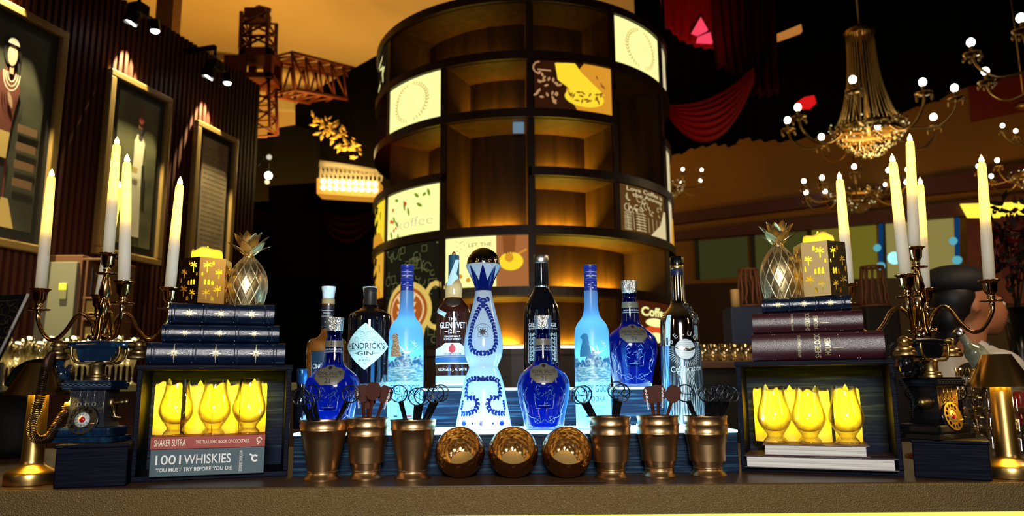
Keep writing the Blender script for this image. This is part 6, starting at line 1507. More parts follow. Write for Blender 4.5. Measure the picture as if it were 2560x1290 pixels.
# picture spots on brackets above the frames
def wall_spot(px, py, label, tgt, pw, head=(0, 0)):
    p = onwall(px, py, .30); t = thing('wall_spotlight', label, 'spotlight', p, math.atan2(wd_.y, wd_.x), 'black spotlights over the paintings')
    b = B(); b.bbox(-.05, .05, -.05, .05, .02, .10, .006); b.cyl((0, 0, .10), (0, 0, .22), .012); b.box(-.02, .02, 0, .30, .20, .23); b.build('bracket', M_BLACK, t)
    b = B(); b.cyl((-.02, .02, .05), (-.02, .04, -.04), .045, .05, 24, False); b.build('lamp_head', M_BLACK, t)
    b = B(); b.cyl((-.02, .04, -.035), (-.02, .041, -.036), .043, .043, 24); b.build('lens', emit('spot_lens', (1, .95, .85), 8), t)
    b = B(); b.cyl((.13, -.02, .05), (.14, -.02, -.03), .03, .034, 20, False); b.cyl((.05, 0, .06), (.13, -.02, .04), .01); b.build('second_head', M_BLACK, t)
    b = B(); b.sphere((.14, -.02, -.03), .03, 14, 10, (1, 1, .6)); b.build('second_lens', emit('spot_lens_b', (1, .97, .9), 10), t)
    src = onwall(px, py + 14, .115); spot('picture_spot', src, src - Vector((0, 0, 1)), pw * 42, (1, .88, .42), 46, .25, .008)
    return t
wall_spot(345, 45, 'black spotlight lighting the painting of the man in white', None, 26)
wall_spot(535, 182, 'black spotlight lighting the brown text panel', None, 22)
wall_spot(35, -150, 'black spotlight above the painting of the woman', None, 34)

# ------------------------------------------------------------------ chandeliers
M_CRYST = mat('crystal', (.75, .62, .35), .08, .85, samp='NONE'); E_BULB = emit('bulb', (1, .97, .75), 9)
M_CHARM = mat('chandelier_gold', (.45, .28, .08), .3, 1)
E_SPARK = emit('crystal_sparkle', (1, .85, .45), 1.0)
def chandelier(loc, R, Ht, narm, label, seed=0, top=True, rot=0.):
    t = thing('crystal_chandelier', label, 'chandelier', loc, rot, 'crystal chandeliers with round bulbs'); rnd = random.Random(seed)
    # loc is the centre of the arm ring
    b = B(); b.cyl((0, 0, -.05 * R), (0, 0, Ht), .02 * R); b.lathe([(.0004, Ht + .02), (.16 * R, Ht), (.20 * R, Ht - .04 * R), (.18 * R, Ht - .10 * R)], 24); b.lathe([(.30 * R, .10 * R), (.42 * R, .06 * R), (.44 * R, 0), (.40 * R, -.05 * R)], 32); b.cyl((0, 0, Ht), (0, 0, Ht + 2.4), .008); b.build('stem_and_crown', M_CHARM, t)
    if top:
        b = B(); n = 34
        for k in range(n):
            a = 2 * PI * k / n; pts = []
            for i in range(9):
                u = i / 8; r = R * (.17 + .22 * u ** 2.6); pts.append((r * math.sin(a), -r * math.cos(a), Ht - .10 * R + (.08 * R - Ht + .1 * R) * u))
            b.tube(pts, .0075 * R, 4)
        b.build('crystal_strings', mat('string_crystal', (.50, .36, .14), .25, .7), t)
    b = B(); ns = 320
    for k in range(ns):
        u = rnd.random(); a = rnd.uniform(0, 2 * PI); r = R * (.46 * math.cos(u * 1.35)); z = R * (.10 - .42 * u) + rnd.uniform(-.02, .02) * R
        c = Vector((r * math.sin(a), -r * math.cos(a), z)); s = R * rnd.uniform(.014, .026); b.smooth = False
        b.add([c + Vector(v) * s for v in ((0, 0, 1.5), (1, 0, 0), (0, 1, 0), (-1, 0, 0), (0, -1, 0), (0, 0, -1.8))], [(0, 1, 2), (0, 2, 3), (0, 3, 4), (0, 4, 1), (5, 2, 1), (5, 3, 2), (5, 4, 3), (5, 1, 4)])
    tag(b.build('crystal_basket', M_CRYST, t), 'basket of clear crystal drops')
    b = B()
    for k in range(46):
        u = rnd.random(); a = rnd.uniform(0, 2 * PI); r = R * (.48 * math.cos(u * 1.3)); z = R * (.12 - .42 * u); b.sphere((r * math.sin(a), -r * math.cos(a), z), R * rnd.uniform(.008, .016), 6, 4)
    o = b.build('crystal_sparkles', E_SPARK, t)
    for k in range(narm):
        a = 2 * PI * k / narm + .2; ex = Vector((math.sin(a), -math.cos(a), 0)); q = lambda r, z: ex * (r * R) + Vector((0, 0, z * R)); up = .10 * (k % 2)
        b = B(); b.tube(curve_pts([q(.38, -.02), q(.55, -.16 + up), q(.78, -.18 + up), q(.95, -.04 + up), q(1.0, .10 + up)], 4), .016 * R, 6); b.lathe([(.012 * R, .10 * R), (.09 * R, .12 * R), (.10 * R, .14 * R), (.03 * R, .14 * R), (.022 * R, .15 * R), (.022 * R, .22 * R)], 12, Matrix.Translation(ex * R + Vector((0, 0, up * R))))
        for j in range(6):
            a2 = 2 * PI * j / 6; c = ex * R + Vector((.09 * R * math.cos(a2), .09 * R * math.sin(a2), (.08 + up) * R)); b.sphere(c, .018 * R, 6, 4, (1, 1, 1.8))
        b.build('arm', M_CHARM, t)
        b = B(); b.sphere(q(1.0, .27 + up), .043 * R, 14, 10, (1, 1, 1.15)); b.build('bulb', E_BULB, t)
    return t
c1 = P(2172, 330, 5.6); chandelier(c1, .60, P(2150, 72, 5.6).z - c1.z, 8, 'large crystal chandelier with long bead strings above the right candles', 1)
point('chandelier_light', c1 + Vector((0, 0, -.1)), 14, (1, .72, .35), .3)
c2 = P(2140, 492, 8.6); chandelier(c2, .58, .9, 10, 'smaller crystal chandelier seen below the large one', 2, False)
c3 = P(2700, 150, 4.2); chandelier(c3, .55, .8, 8, 'chandelier arm reaching in at the upper right corner', 3, True, .25)
c4 = P(2585, 440, 6.6); chandelier(c4, .42, .7, 8, 'chandelier at the right edge behind the outermost taper candle', 4, False, .1)
c5 = P(1672, 470, 8.4); chandelier(c5, .40, .7, 8, 'chandelier half hidden behind the right side of the tower', 5, False)
c6 = P(2640, 330, 5.4); chandelier(c6, .34, .6, 6, 'chandelier just inside the right edge at mid height', 6, False)
# ------------------------------------------------------------------ room shell
def struct(b, name, m): o = b.build(name, m); o['kind'] = 'structure'; return o
b = B(); b.box(-9, 12, -3.5, 15, -.1, 0); struct(b, 'floor', mat('dark_carpet', (.02, .012, .008), .8))
HC = CZ + 5.4
b = B(); b.box(-9, 12, -3.5, 15, HC, HC + .1); struct(b, 'ceiling', mat('cream_plaster', (.62, .50, .33), .8, noise=((.4, .4, .4), (.50, .38, .22), .35, .7)))
b = B(); b.box(-9.1, -9, -3.5, 15, 0, HC); struct(b, 'wall_far_left', mat('brown_wall', (.10, .05, .02), .7))
b = B(); b.box(12, 12.1, -3.5, 15, 0, HC); struct(b, 'wall_far_right', mat('brown_wall', (.10, .05, .02), .7))
b = B(); b.box(-9, 12, -3.6, -3.5, 0, HC); struct(b, 'wall_front', mat('maroon_wall', (.06, .02, .012), .7))
def wallbox(p0, p1, z0, z1, th=.1):
    """vertical slab between two plan points (x, y)"""
    d = Vector((p1[0] - p0[0], p1[1] - p0[1], 0)); n = Vector((-d.y, d.x, 0)).normalized() * th
    a = Vector((p0[0], p0[1], 0)); c = Vector((p1[0], p1[1], 0)); b = B(); b.smooth = False
    b.add([a + Vector((0, 0, z)) for z in (z0, z1)] + [c + Vector((0, 0, z)) for z in (z1, z0)] + [a + n + Vector((0, 0, z)) for z in (z0, z1)] + [c + n + Vector((0, 0, z)) for z in (z1, z0)], [(0, 1, 2, 3), (7, 6, 5, 4), (0, 4, 5, 1), (1, 5, 6, 2), (2, 6, 7, 3), (3, 7, 4, 0)]); return b
def plane_pt(A, Bp, px, py, off=0.):
    d_ = Vector((Bp[0] - A[0], Bp[1] - A[1], 0)).normalized(); n = Vector((d_.y, -d_.x, 0)); o = Vector((A[0], A[1], 0)) + n * off
    d = ray(px, py); k = n.dot(o - CP) / n.dot(d); return CP + d * k
def slab(pts, A, Bp, off, th, name, m, parent=None):
    """solid plate on a vertical plane from pixel outline"""
    d_ = Vector((Bp[0] - A[0], Bp[1] - A[1], 0)).normalized(); n = Vector((d_.y, -d_.x, 0))
    P3 = [plane_pt(A, Bp, x, y, off) for x, y in pts]; k = len(P3); b = B(); b.smooth = False
    b.add([p + n * th for p in P3] + P3, [tuple(range(k)), tuple(reversed(range(k, 2 * k)))] + [(i, i + k, (i + 1) % k + k, (i + 1) % k) for i in range(k)])
    return b.build(name, m, parent)
# far wall behind the truss, cream and lit from below
FA = P(380, 400, 11.2); FB = P(1000, 400, 12.6); fd = (Vector((FB.x, FB.y)) - Vector((FA.x, FA.y)))
FA = (FA.x - fd.x * .8, FA.y - fd.y * .8); FB = (FB.x + fd.x * .4, FB.y + fd.y * .4)
M_CREAMW = mat('cream_wall', (.55, .42, .25), .8)
struct(wallbox(FA, FB, 0, HC), 'wall_back_left', M_CREAMW)
b = B(); 
for z0, z1, o_ in ((HC - .40, HC - .22, .30), (HC - .75, HC - .55, .16)):
    bb = wallbox((FA[0] + .0, FA[1] - o_), (FB[0], FB[1] - o_), z0, z1, o_); b.add(bb.v, bb.f)
struct(b, 'trim_1', mat('cornice', (.70, .55, .34), .7))
area('ceiling_wash', (-3.0, 8.6, 3.6), (-3.2, 9.6, HC), 3.5, 1.5, 205, (1, .50, .07))
area('ceiling_wash', (-1.2, 9.6, 3.2), (-1.2, 12.4, HC - .6), 3.0, .6, 95, (1, .58, .14))
b = B(); b.box(P(412, 30, 7.6).x - .1, P(432, 30, 7.6).x, 7.6, 7.8, 3.4, HC); struct(b, 'trim_2', mat('brown_post', (.18, .08, .03), .6))
# right wall, brown, nearer towards the right
RA = P(1640, 500, 10.4); RB = P(2560, 500, 8.3); rd = (Vector((RB.x, RB.y)) - Vector((RA.x, RA.y)))
RA = (RA.x - rd.x * .5, RA.y - rd.y * .5); RB = (RB.x + rd.x * .5, RB.y + rd.y * .5)
M_RW = mat('ochre_wall', (.19, .095, .022), .8, noise=((.8, .8, .5), (.25, .12, .03), .3, .7), spec=.1)
o = wallbox(RA, RB, 0, HC).build('wall_right', M_RW); o['kind'] = 'structure'
M_BEAM = mat('maroon_beam', (.060, .014, .008), .5)
def rs(pts, off, th, name, m, parent=None): return slab(pts, RA, RB, off, th, name, m, parent)
for k, (pts, m) in enumerate((([(1600, 550), (1720, 533), (2102, 482), (2620, 405), (2620, 462), (2102, 512), (1720, 560), (1600, 574)], M_BEAM),
                   ([(1600, 594), (1740, 578), (2060, 545), (2400, 508), (2620, 480), (2620, 520), (2400, 545), (2060, 575), (1740, 600), (1600, 612)], M_BEAM),
                   ([(2420, 205), (2620, 168), (2620, 268), (2428, 306)], mat('oxblood_panel', (.14, .012, .008), .5)))):
    rs(pts, .0, .12 if k < 2 else .04, 'trim_%d' % (k + 3), m)['kind'] = 'structure'
for k, (pts, c) in enumerate((([(1748, 604), (1868, 592), (1872, 690), (1752, 700)], (.030, .030, .008)), ([(1888, 590), (2016, 577), (2022, 690), (1892, 690)], (.045, .045, .010)),
                              ([(2030, 576), (2190, 560), (2196, 700), (2036, 710)], (.14, .12, .012)), ([(2214, 558), (2384, 546), (2392, 760), (2222, 765)], (.24, .20, .055)))):
    o = rs(pts, .0, .03, 'window_%d' % (k + 1), emit('window_glow_%d' % k, c, 1)); o['kind'] = 'structure'
    q = [(x, y) for x, y in pts]; f = rs([(q[0][0] - 9, q[0][1] - 8), (q[0][0], q[0][1]), (q[3][0], q[3][1]), (q[3][0] - 9, q[3][1])], 0, .06, 'window_frame', mat('frame_dark', (.008, .016, .014), .5), o)
rs([(1600, 715), (2420, 690), (2620, 690), (2620, 1000), (1600, 1000)], 0, .05, 'trim_6', mat('dark_dado', (.022, .008, .004), .6))['kind'] = 'structure'
o = rs([(2400, 512), (2620, 505), (2620, 545), (2418, 545)], .13, .05, 'cove_light', emit('cove_yellow', (1, .72, .06), 1.4)); tag(o, 'bright yellow strip of light on the wall at the right edge', 'light')
o = rs([(2415, 552), (2620, 540), (2620, 760), (2420, 760)], .2, .06, 'red_screen', mat('dark_red_screen', (.060, .006, .004), .6, noise=((4, 4, 4), (.10, .010, .008), .4, .7))); tag(o, 'dark red folding screen below the yellow light at the right edge', 'screen')
area('wall_wash', (4.2, 6.2, 1.9), (4.6, 9.2, 4.2), 4, .6, 38, (1, .55, .14))
# fairy light strings hanging by the windows
E_TEAL = emit('teal_light', (.12, .50, .60), .8); E_BLU = emit('blue_light', (.003, .045, .15), .8)
for j, (px, y0, y1, lab) in enumerate(((2202, 560, 665, 'string of blue and teal lights left of the brightest window'), (2393, 545, 650, 'string of blue lights beside the dark red screen'))):
    p0 = plane_pt(RA, RB, px, y0, .3); p1 = plane_pt(RA, RB, px, y1, .3); t = thing('light_string', lab, 'light string', p1, 0)
    b = B(); b.tube([p0 - p1, (0, 0, 0)], .025, 8); b.build('blue_tube', E_BLU, t)
    b = B(); b.sphere((0, 0, 0), .05, 12, 8); b.sphere((-.02, 0, .22), .045, 12, 8); b.build('teal_bulbs', E_TEAL, t)
p = plane_pt(RA, RB, 2236, 645, .4); b = B(); b.sphere((0, 0, 0), .075, 14, 10); o = b.build('globe_lamp', emit('aqua_light', (.35, .85, .85), 1.3)); o.location = p; tag(o, 'small round aqua lamp glowing in front of the brightest window', 'lamp')

# ------------------------------------------------------------------ black fabric canopy, drapes and swags on the right
YV = 7.9
VA = (0, YV); VB = (1, YV)
edge = [(1600, 400), (1690, 388), (1740, 370), (1790, 362), (1830, 366), (1855, 346), (1900, 352), (1960, 354), (2030, 345), (2100, 330), (2180, 305), (2250, 280), (2330, 258), (2400, 222), (2480, 200), (2560, 186), (2700, 160)]
zc = P(1700, 60, YV).z + .8
b = B(); vs = []; N = 150
for i in range(N + 1):
    u = i / N * (len(edge) - 1); k = min(int(u), len(edge) - 2); f_ = u - k; f_ = f_ * f_ * (3 - 2 * f_); x = edge[k][0] + (edge[k + 1][0] - edge[k][0]) * (u - k); y = edge[k][1] + (edge[k + 1][1] - edge[k][1]) * f_
    q = P(x, y, YV); yo = .05 * math.sin(i * 1.1); vs += [(q.x, YV + yo, q.z), (q.x, YV + yo * .5, zc)]
b.add(vs, [(2 * i, 2 * i + 2, 2 * i + 3, 2 * i + 1) for i in range(N)]); x0 = vs[0][0]; x1 = vs[-1][0]
M_BLKF = mat('black_fabric', (.0010, .0008, .0008), .9, spec=.05)
n0 = len(b.v); b.add([(x0, 2.6, zc), (x1 + 2, 2.6, zc), (x1 + 2, YV, zc), (x0, YV, zc)], [(0, 1, 2, 3)])
o = b.build('fabric_canopy', M_BLKF); md = o.modifiers.new('s', 'SOLIDIFY'); md.thickness = .02; tag(o, 'black fabric canopy with a wavy lower edge covering the upper right', 'canopy')
M_REDF = mat('red_fabric', (.10, .002, .002), .7, spec=.2); M_DRED = mat('deep_red_fabric', (.014, .001, .001), .8, spec=.1)
def drape(name, cols, Y, m, label, folds=.05, nf=30):
    """cols: list of (px_top, y_top, px_bottom, y_bottom) running left to right"""
    b = B(); vs = []; nn = len(cols) - 1; N = nf * 4; R = 14
    for i in range(N + 1):
        u = i / N * nn; k = min(int(u), nn - 1); f_ = u - k; c = [cols[k][j] + (cols[k + 1][j] - cols[k][j]) * f_ for j in range(4)]
        for r in range(R + 1):
            s = r / R; x = c[0] + (c[2] - c[0]) * s; y = c[1] + (c[3] - c[1]) * s; q = P(x, y, Y); vs.append((q.x, Y + folds * math.sin(i * PI / 2 + s * 2) * (.4 + .6 * s), q.z))
    b.add(vs, [(i * (R + 1) + r, (i + 1) * (R + 1) + r, (i + 1) * (R + 1) + r + 1, i * (R + 1) + r + 1) for i in range(N) for r in range(R)])
    o = b.build(name, m); md = o.modifiers.new('s', 'SOLIDIFY'); md.thickness = .015; tag(o, label, 'drape'); return o
YD = 7.0; YP = 8.9
drape('red_drape', [(1640, -40, 1668, 70), (1700, -60, 1700, 100), (1780, -80, 1740, 118), (1790, -90, 1790, 126)], YD + .3, M_REDF, 'red fabric panel glowing above the right shoulder of the tower', .03, 6)
drape('black_drape', [(1770, -60, 1800, 170), (1830, -60, 1850, 190), (1880, -60, 1890, 240), (1930, -60, 1950, 235)], YD, M_DRED, 'dark red curtain folds hanging between the tower and the chandelier', .10, 8)
p0 = P(1745, 95, YD + .22)
b = B(); b.smooth = False
for qd in ([(1752, 42), (1770, 74), (1745, 86), (1730, 80)], [(1776, 80), (1782, 106), (1742, 104), (1745, 92)]):
    w_ = [P(x, y, YD + .2) for x, y in qd]; w2 = [P(x, y, YD + .2) + Vector((0, .04, 0)) for x, y in qd]; b.add(w_ + w2, [(0, 1, 2, 3), (7, 6, 5, 4), (0, 4, 5, 1), (1, 5, 6, 2), (2, 6, 7, 3), (3, 7, 4, 0)])
ob = b.build('pane', emit('pink_glow', (1, .06, .12), 1.0)); pw_ = thing('skylight', 'pink glowing two pane light opening among the red drapes', 'window', (0, 0, 0)); ob.parent = pw_
def swag(name, A0, A1, sag, n, Y, m, label, w=.5):
    """cloth swag: folds sagging between two pixel points"""
    a = P(*A0, Y); c = P(*A1, Y); b = B(); vs = []; N = 30; K = n * 6
    for j in range(K + 1):
        v = j / K
        for i in range(N + 1):
            u = i / N; s = 4 * u * (1 - u); z = a.z + (c.z - a.z) * u - s * (sag * (.25 + .75 * v)) - v * .10; y = Y - .10 * s * math.sin(v * PI) + .035 * math.sin(v * n * 2 * PI) * (.3 + s)
            vs.append((a.x + (c.x - a.x) * u, y, z))
    b.add(vs, [(j * (N + 1) + i, j * (N + 1) + i + 1, (j + 1) * (N + 1) + i + 1, (j + 1) * (N + 1) + i) for j in range(K) for i in range(N)])
    o = b.build(name, m); md = o.modifiers.new('s', 'SOLIDIFY'); md.thickness = .012; tag(o, label, 'drape')
    if Y < YP - .2:
        q = B(); q.cyl(a, (a.x, Y, zc), .012, n=6); q.cyl(c, (c.x, Y, zc), .012, n=6); q.build('hanging_cord', M_BLKF, o)
    return o
swag('fabric_swag', (1668, 262), (1884, 168), .42, 7, YD - .4, M_REDF, 'red fabric swag with long folds right of the tower')
spot('red_spot', (P(1700, 150, 5.6).x, 5.4, P(1700, 450, 5.6).z), P(1790, 250, YD - .4), 50, (1, .04, .03), 40, .8, .05)
spot('red_spot', (P(1800, 150, 6.2).x, 6.4, P(1750, 150, 6.2).z), P(1700, 40, YD + .3), 60, (1, .04, .05), 70, .8, .05)
swag('fabric_swag', (640, 520), (800, 545), .35, 4, YP - .06, M_DRED, 'faint dark red swag below the dark column at left')
swag('fabric_swag', (800, 520), (945, 520), .35, 4, YP - .06, M_DRED, 'faint dark red swag under the lit balcony')
spot('red_spot', (P(800, 700, 7).x, 6.5, P(800, 800, 7).z), P(810, 560, 8), 20, (1, .06, .03), 60, .8, .05)
b = B(); b.smooth = False
q4 = [P(x, y, 7.2) for x, y in ((1935, 88), (2003, 60), (2006, 78), (1940, 102))]; b.add(q4 + [v + Vector((0, .06, 0)) for v in q4], [(0, 1, 2, 3), (7, 6, 5, 4), (0, 4, 5, 1), (1, 5, 6, 2), (2, 6, 7, 3), (3, 7, 4, 0)])
tag(b.build('ceiling_light_bar', emit('orange_bar', (.55, .20, .04), .8)), 'slanted dim orange light bar high above the chandeliers', 'light')
b = B(); b.smooth = False
q4 = [P(x, y, 7.3) for x, y in ((1994, 254), (2012, 242), (2036, 238), (2041, 258), (2030, 268), (2008, 268))]; b.add(q4 + [v + Vector((0, .06, 0)) for v in q4], [(0, 1, 2, 3, 4, 5), (11, 10, 9, 8, 7, 6)] + [(i, i + 6, (i + 1) % 6 + 6, (i + 1) % 6) for i in range(6)])
tag(b.build('red_glow_patch', emit('red_patch', (.75, .01, .01), .9)), 'small glowing red patch left of the large chandelier', 'lamp')  # flat emissive red plate

# ------------------------------------------------------------------ left background: black partition, truss, balcony
def frontslab(pts, Y, th, name, m, parent=None):
    q = [P(x, y, Y) for x, y in pts]; k = len(q); b = B(); b.smooth = False
    b.add(q + [v + Vector((0, th, 0)) for v in q], [tuple(range(k)), tuple(reversed(range(k, 2 * k)))] + [(i, i + k, (i + 1) % k + k, (i + 1) % k) for i in range(k)]); return b.build(name, m, parent)
o = frontslab([(738, 262), (775, 232), (960, 128), (1100, 60), (1100, 1100), (560, 1100), (560, 345), (668, 345), (668, 330), (738, 330)], YP, .12, 'wall_partition', M_BLKF); o['kind'] = 'structure'
o = frontslab([(672, 395), (690, 320), (738, 312), (790, 330), (800, 700), (672, 700)], YP - .3, .2, 'black_column', M_BLKF); tag(o, 'black draped column left of the lit balcony', 'column')
M_TRUSS = mat('rust_truss', (.10, .018, .006), .45, .3)
def truss(b, p0, p1, s, n, up=Vector((0, 0, 1)), r=.028):
    p0 = Vector(p0); p1 = Vector(p1); d = (p1 - p0); e = d.normalized(); sx = e.cross(up).normalized() * s / 2; sy = sx.cross(e).normalized() * s / 2
    cs = [sx + sy, sx - sy, -sx - sy, -sx + sy]
    for c in cs: b.cyl(p0 + c, p1 + c, r, n=6)
    for i in range(n):
        a = p0 + d * i / n; c2 = p0 + d * (i + 1) / n
        for k in range(4):
            b.cyl(a + cs[k], a + cs[(k + 1) % 4], r * .6, n=5); b.cyl(a + cs[k], c2 + cs[(k + 1) % 4], r * .6, n=5)
YT = 8.0
t = thing('truss_tower', 'rusty brown lattice truss tower standing up against the lit ceiling', 'truss', P(648, 240, YT)); t0 = t.location.copy()
b = B(); truss(b, P(645, 135, YT) - t0, P(648, 45, YT) - t0, .30, 3, Vector((0, 1, 0)), .024); q = P(645, 30, YT) - t0; b.cyl(P(612, 48, YT) - t0, P(646, 18, YT) - t0, .03, n=6); b.cyl(P(646, 18, YT) - t0, P(676, 26, YT) - t0, .03, n=6); b.bbox(q.x - .12, q.x + .12, -.12, .12, q.z - .13, q.z, .01); b.build('tower_head', M_TRUSS, t)
b = B(); q0 = P(608, 212, YT) - t0; q1 = P(695, 140, YT) - t0
for (za, zb) in ((q0.z, q0.z + .07), (q1.z - .07, q1.z)): b.bbox(q0.x, q1.x, -.20, .20, za, zb, .006)
for x in (q0.x, q1.x - .08):
    for y in (-.20, .12): b.bbox(x, x + .08, y, y + .08, q0.z, q1.z, .006)
b.bbox(q0.x - .20, q0.x, -.1, .1, q0.z + .05, q1.z - .02, .01); b.build('corner_block', M_TRUSS, t)
b = B(); truss(b, P(655, 330, YT) - t0, P(652, 215, YT) - t0, .26, 3, Vector((0, 1, 0)), .02); b.build('lower_leg', M_TRUSS, t)
tr = thing('truss_beam', 'horizontal lattice truss running right from the truss tower', 'truss', P(700, 190, YT + .1)); t1 = tr.location.copy()
b = B(); truss(b, P(698, 186, YT + .1) - t1, P(960, 240, YT + 2.0) - t1, .42, 9, Vector((0, 0, 1)), .024); b.build('lattice', M_TRUSS, tr)
o = frontslab([(672, 246), (735, 246), (735, 275), (672, 272)], 10.4, .1, 'projector_housing', mat('grey_housing', (.40, .36, .26), .6)); tag(o, 'pale grey box under the horizontal truss', 'box')
# lamps on the dark column
t = thing('wall_lamp', 'small bright globe lamps hanging by the black column', 'lamp', P(672, 440, 7.6))
for nm, px, py, r, m in (('bright_bulb', 671, 439, .040, E_BULB), ('white_bulb', 673, 393, .028, emit('dim_white', (.7, .62, .5), 1)), ('lower_bulb', 668, 455, .025, emit('warm_white', (1, .75, .4), 1.4)), ('small_bulb', 634, 438, .020, emit('dim_warm', (.35, .22, .08), 1)), ('small_bulb', 633, 454, .020, emit('dim_warm', (.35, .22, .08), 1))):
    b = B(); b.sphere(P(px, py, 7.6) - t.location, r, 12, 8); b.build(nm, m, t)
b = B(); a_ = P(672, 380, 7.6) - t.location; b.cyl(a_, (0, 0, 0), .006, n=6); b.cyl(P(634, 430, 7.6) - t.location, P(633, 460, 7.6) - t.location, .006, n=6); b.cyl(P(634, 430, 7.6) - t.location, a_, .006, n=6); b.build('rod', M_BLACK, t)
# balcony
YB = 8.2; t = thing('balcony', 'curved cream balustrade with two rows of warm bulbs below it', 'balcony', P(870, 450, YB)); o_ = t.location.copy()
M_IV = mat('ivory_paint', (.60, .52, .32), .5)
def BP(px, py, dy=0): return P(px, py, YB + dy) - o_
b = B(); top = [BP(798 + 20 * k, 410 + 2.2 * k + .12 * k * k, .02 * k) for k in range(9)]; b.tube(top, .045, 8); b.build('hand_rail', M_IV, t)
b = B()
for k in range(15):
    px = 802 + 11 * k; py0 = 414 + (px - 798) * .13; b.cyl(BP(px, py0), BP(px - 2, 446 + (px - 798) * .05), .014, n=6); b.cyl(BP(px, py0 + 5), BP(px + 7, 440), .012, n=6)
b.build('balusters', M_IV, t)
b = B(); b.smooth = False; q = [BP(792, 446), BP(800, 443), BP(948, 452), BP(948, 494), BP(792, 484)]; b.add(q + [v + Vector((0, .25, 0)) for v in q], [tuple(range(5)), (9, 8, 7, 6, 5)] + [(i, i + 5, (i + 1) % 5 + 5, (i + 1) % 5) for i in range(5)]); b.build('bulb_board', mat('bulb_board', (.60, .30, .08), .5, emis=(1, .42, .04), es=.55), t)
E_WB = emit('warm_bulb', (1, .80, .40), 4)
for r in range(2):
    for k in range(9):
        b = B(); b.sphere(BP(808 + 16.2 * k, 453 + 15.5 * r + .9 * k, -.03), .030, 10, 7); b.build('bulb', E_WB, t)
b = B(); q = BP(800, 470); q2 = BP(948, 470); b.box(q.x, q2.x, .24, YP - YB, q.z - .02, q.z + .06); b.build('floor_slab', M_MATT, t)
point('balcony_light', P(870, 405, YB - .5), 14, (1, .70, .25), .1)
# gilded foliage above the balcony
t = thing('gilded_foliage', 'dull gold leafy decoration hanging above the balcony', 'decoration', P(850, 340, 8.4)); rnd = random.Random(31); b = B(); b.smooth = False
for k in range(80):
    u = rnd.random(); px = 795 + 105 * u + rnd.uniform(-10, 10); py = 300 + 80 * u + rnd.uniform(-18, 22); c = P(px, py, 8.4 + rnd.uniform(-.15, .15)) - t.location; a = rnd.uniform(0, 6.28); L = rnd.uniform(.05, .12); w_ = L * .4; ex = Vector((math.cos(a), .3 * math.sin(a * 3), math.sin(a))).normalized(); ez = Vector((-math.sin(a), .4, math.cos(a))).normalized()
    b.add([c, c + ex * L * .5 + ez * w_ * .5, c + ex * L, c + ex * L * .5 - ez * w_ * .5, c + ex * L * .5 + Vector((0, -.015, 0))], [(0, 1, 4), (1, 2, 4), (2, 3, 4), (3, 0, 4)])
b.build('leaves', mat('dull_gold_leaf', (.40, .28, .08), .4, .2), t)
b = B(); b.cyl(P(850, 335, 8.45) - t.location, P(850, 335, 8.88) - t.location, .01, n=6); b.tube([P(790, 290, 8.45) - t.location, P(850, 335, 8.45) - t.location, P(905, 385, 8.45) - t.location], .012, 6); b.build('branch', M_MATT, t)
point('foliage_light', P(850, 350, 7.6), 7, (1, .72, .25), .1)
q = P(583, 512, 7.2); q2 = P(625, 512, 7.2); b = B(); b.box(q.x, q2.x, 7.2, 7.3, 0, q.z); o = b.build('lit_doorway_panel', mat('ochre_panel', (.42, .22, .05), .6)); tag(o, 'narrow ochre lit wall panel behind the left pineapple', 'panel')
point('panel_light', P(604, 540, 6.9), 3.5, (1, .60, .15), .05)

# ------------------------------------------------------------------ left back bar: cabinet, shelf, glasses
CY = 3.15
zcl = P(150, 962, CY).z
cl = thing('back_counter', 'maroon back counter at left covered with rows of upside wine glasses' if 0 else 'maroon back counter at left carrying rows of wine glasses', 'counter', (P(330, 962, CY).x, CY, 0))
hw = 1.45
b = B(); b.bbox(-hw - .05, hw - .65, -.16, .62, zcl - .03, zcl, .004); b.build('worktop', mat('counter_cream', (.30, .24, .11), .4), cl)
b = B(); b.box(-hw - .05, hw - .65, -.13, .60, 0, zcl - .031); b.build('front', mat('maroon_front', (.055, .012, .006), .5), cl)
M_WG = thin_glass('wine_glass', (.96, .93, .82), 1., rough=.08, base=.10)
def wineglass(kind):
    if kind == 0: pr = [(.0005, .0), (.030, .0), (.030, .002), (.006, .006), (.004, .012), (.004, .075), (.010, .084), (.024, .10), (.030, .125), (.029, .15), (.024, .175), (.023, .175), (.028, .15), (.029, .125), (.022, .102), (.0005, .09)]
    else: pr = [(.0005, .0), (.026, .0), (.026, .002), (.005, .006), (.0035, .012), (.0035, .07), (.010, .085), (.019, .12), (.021, .16), (.018, .195), (.017, .195), (.020, .16), (.018, .12), (.0005, .088)]
    return B().lathe(pr, 16)
first = {}
names = ('front', 'second', 'third', 'rear')
for r in range(4):
    for k in range(13):
        px = -20 + 28 * k + 13 * (r % 2); Y = CY - .09 + .105 * r; kind = (k + r) % 2; x = P(px, 950, Y).x
        if kind not in first:
            o = wineglass(kind).build('wine_glass', M_WG); first[kind] = o
        else: o = first[kind].copy(); COL.objects.link(o)
        o.location = (x, Y, zcl + .0003); tag(o, 'clear stemmed %s glass in the %s row on the left back counter' % (('wine', 'flute')[kind], names[r]), 'glass', 'stemmed glasses on the left back counter')
area('back_bar_light', (P(120, 700, 3.0).x, 2.9, zcl + .9), (P(120, 930, CY).x, CY + .1, zcl + .1), .9, .3, 14, (1, .80, .42))
CF = 4.6
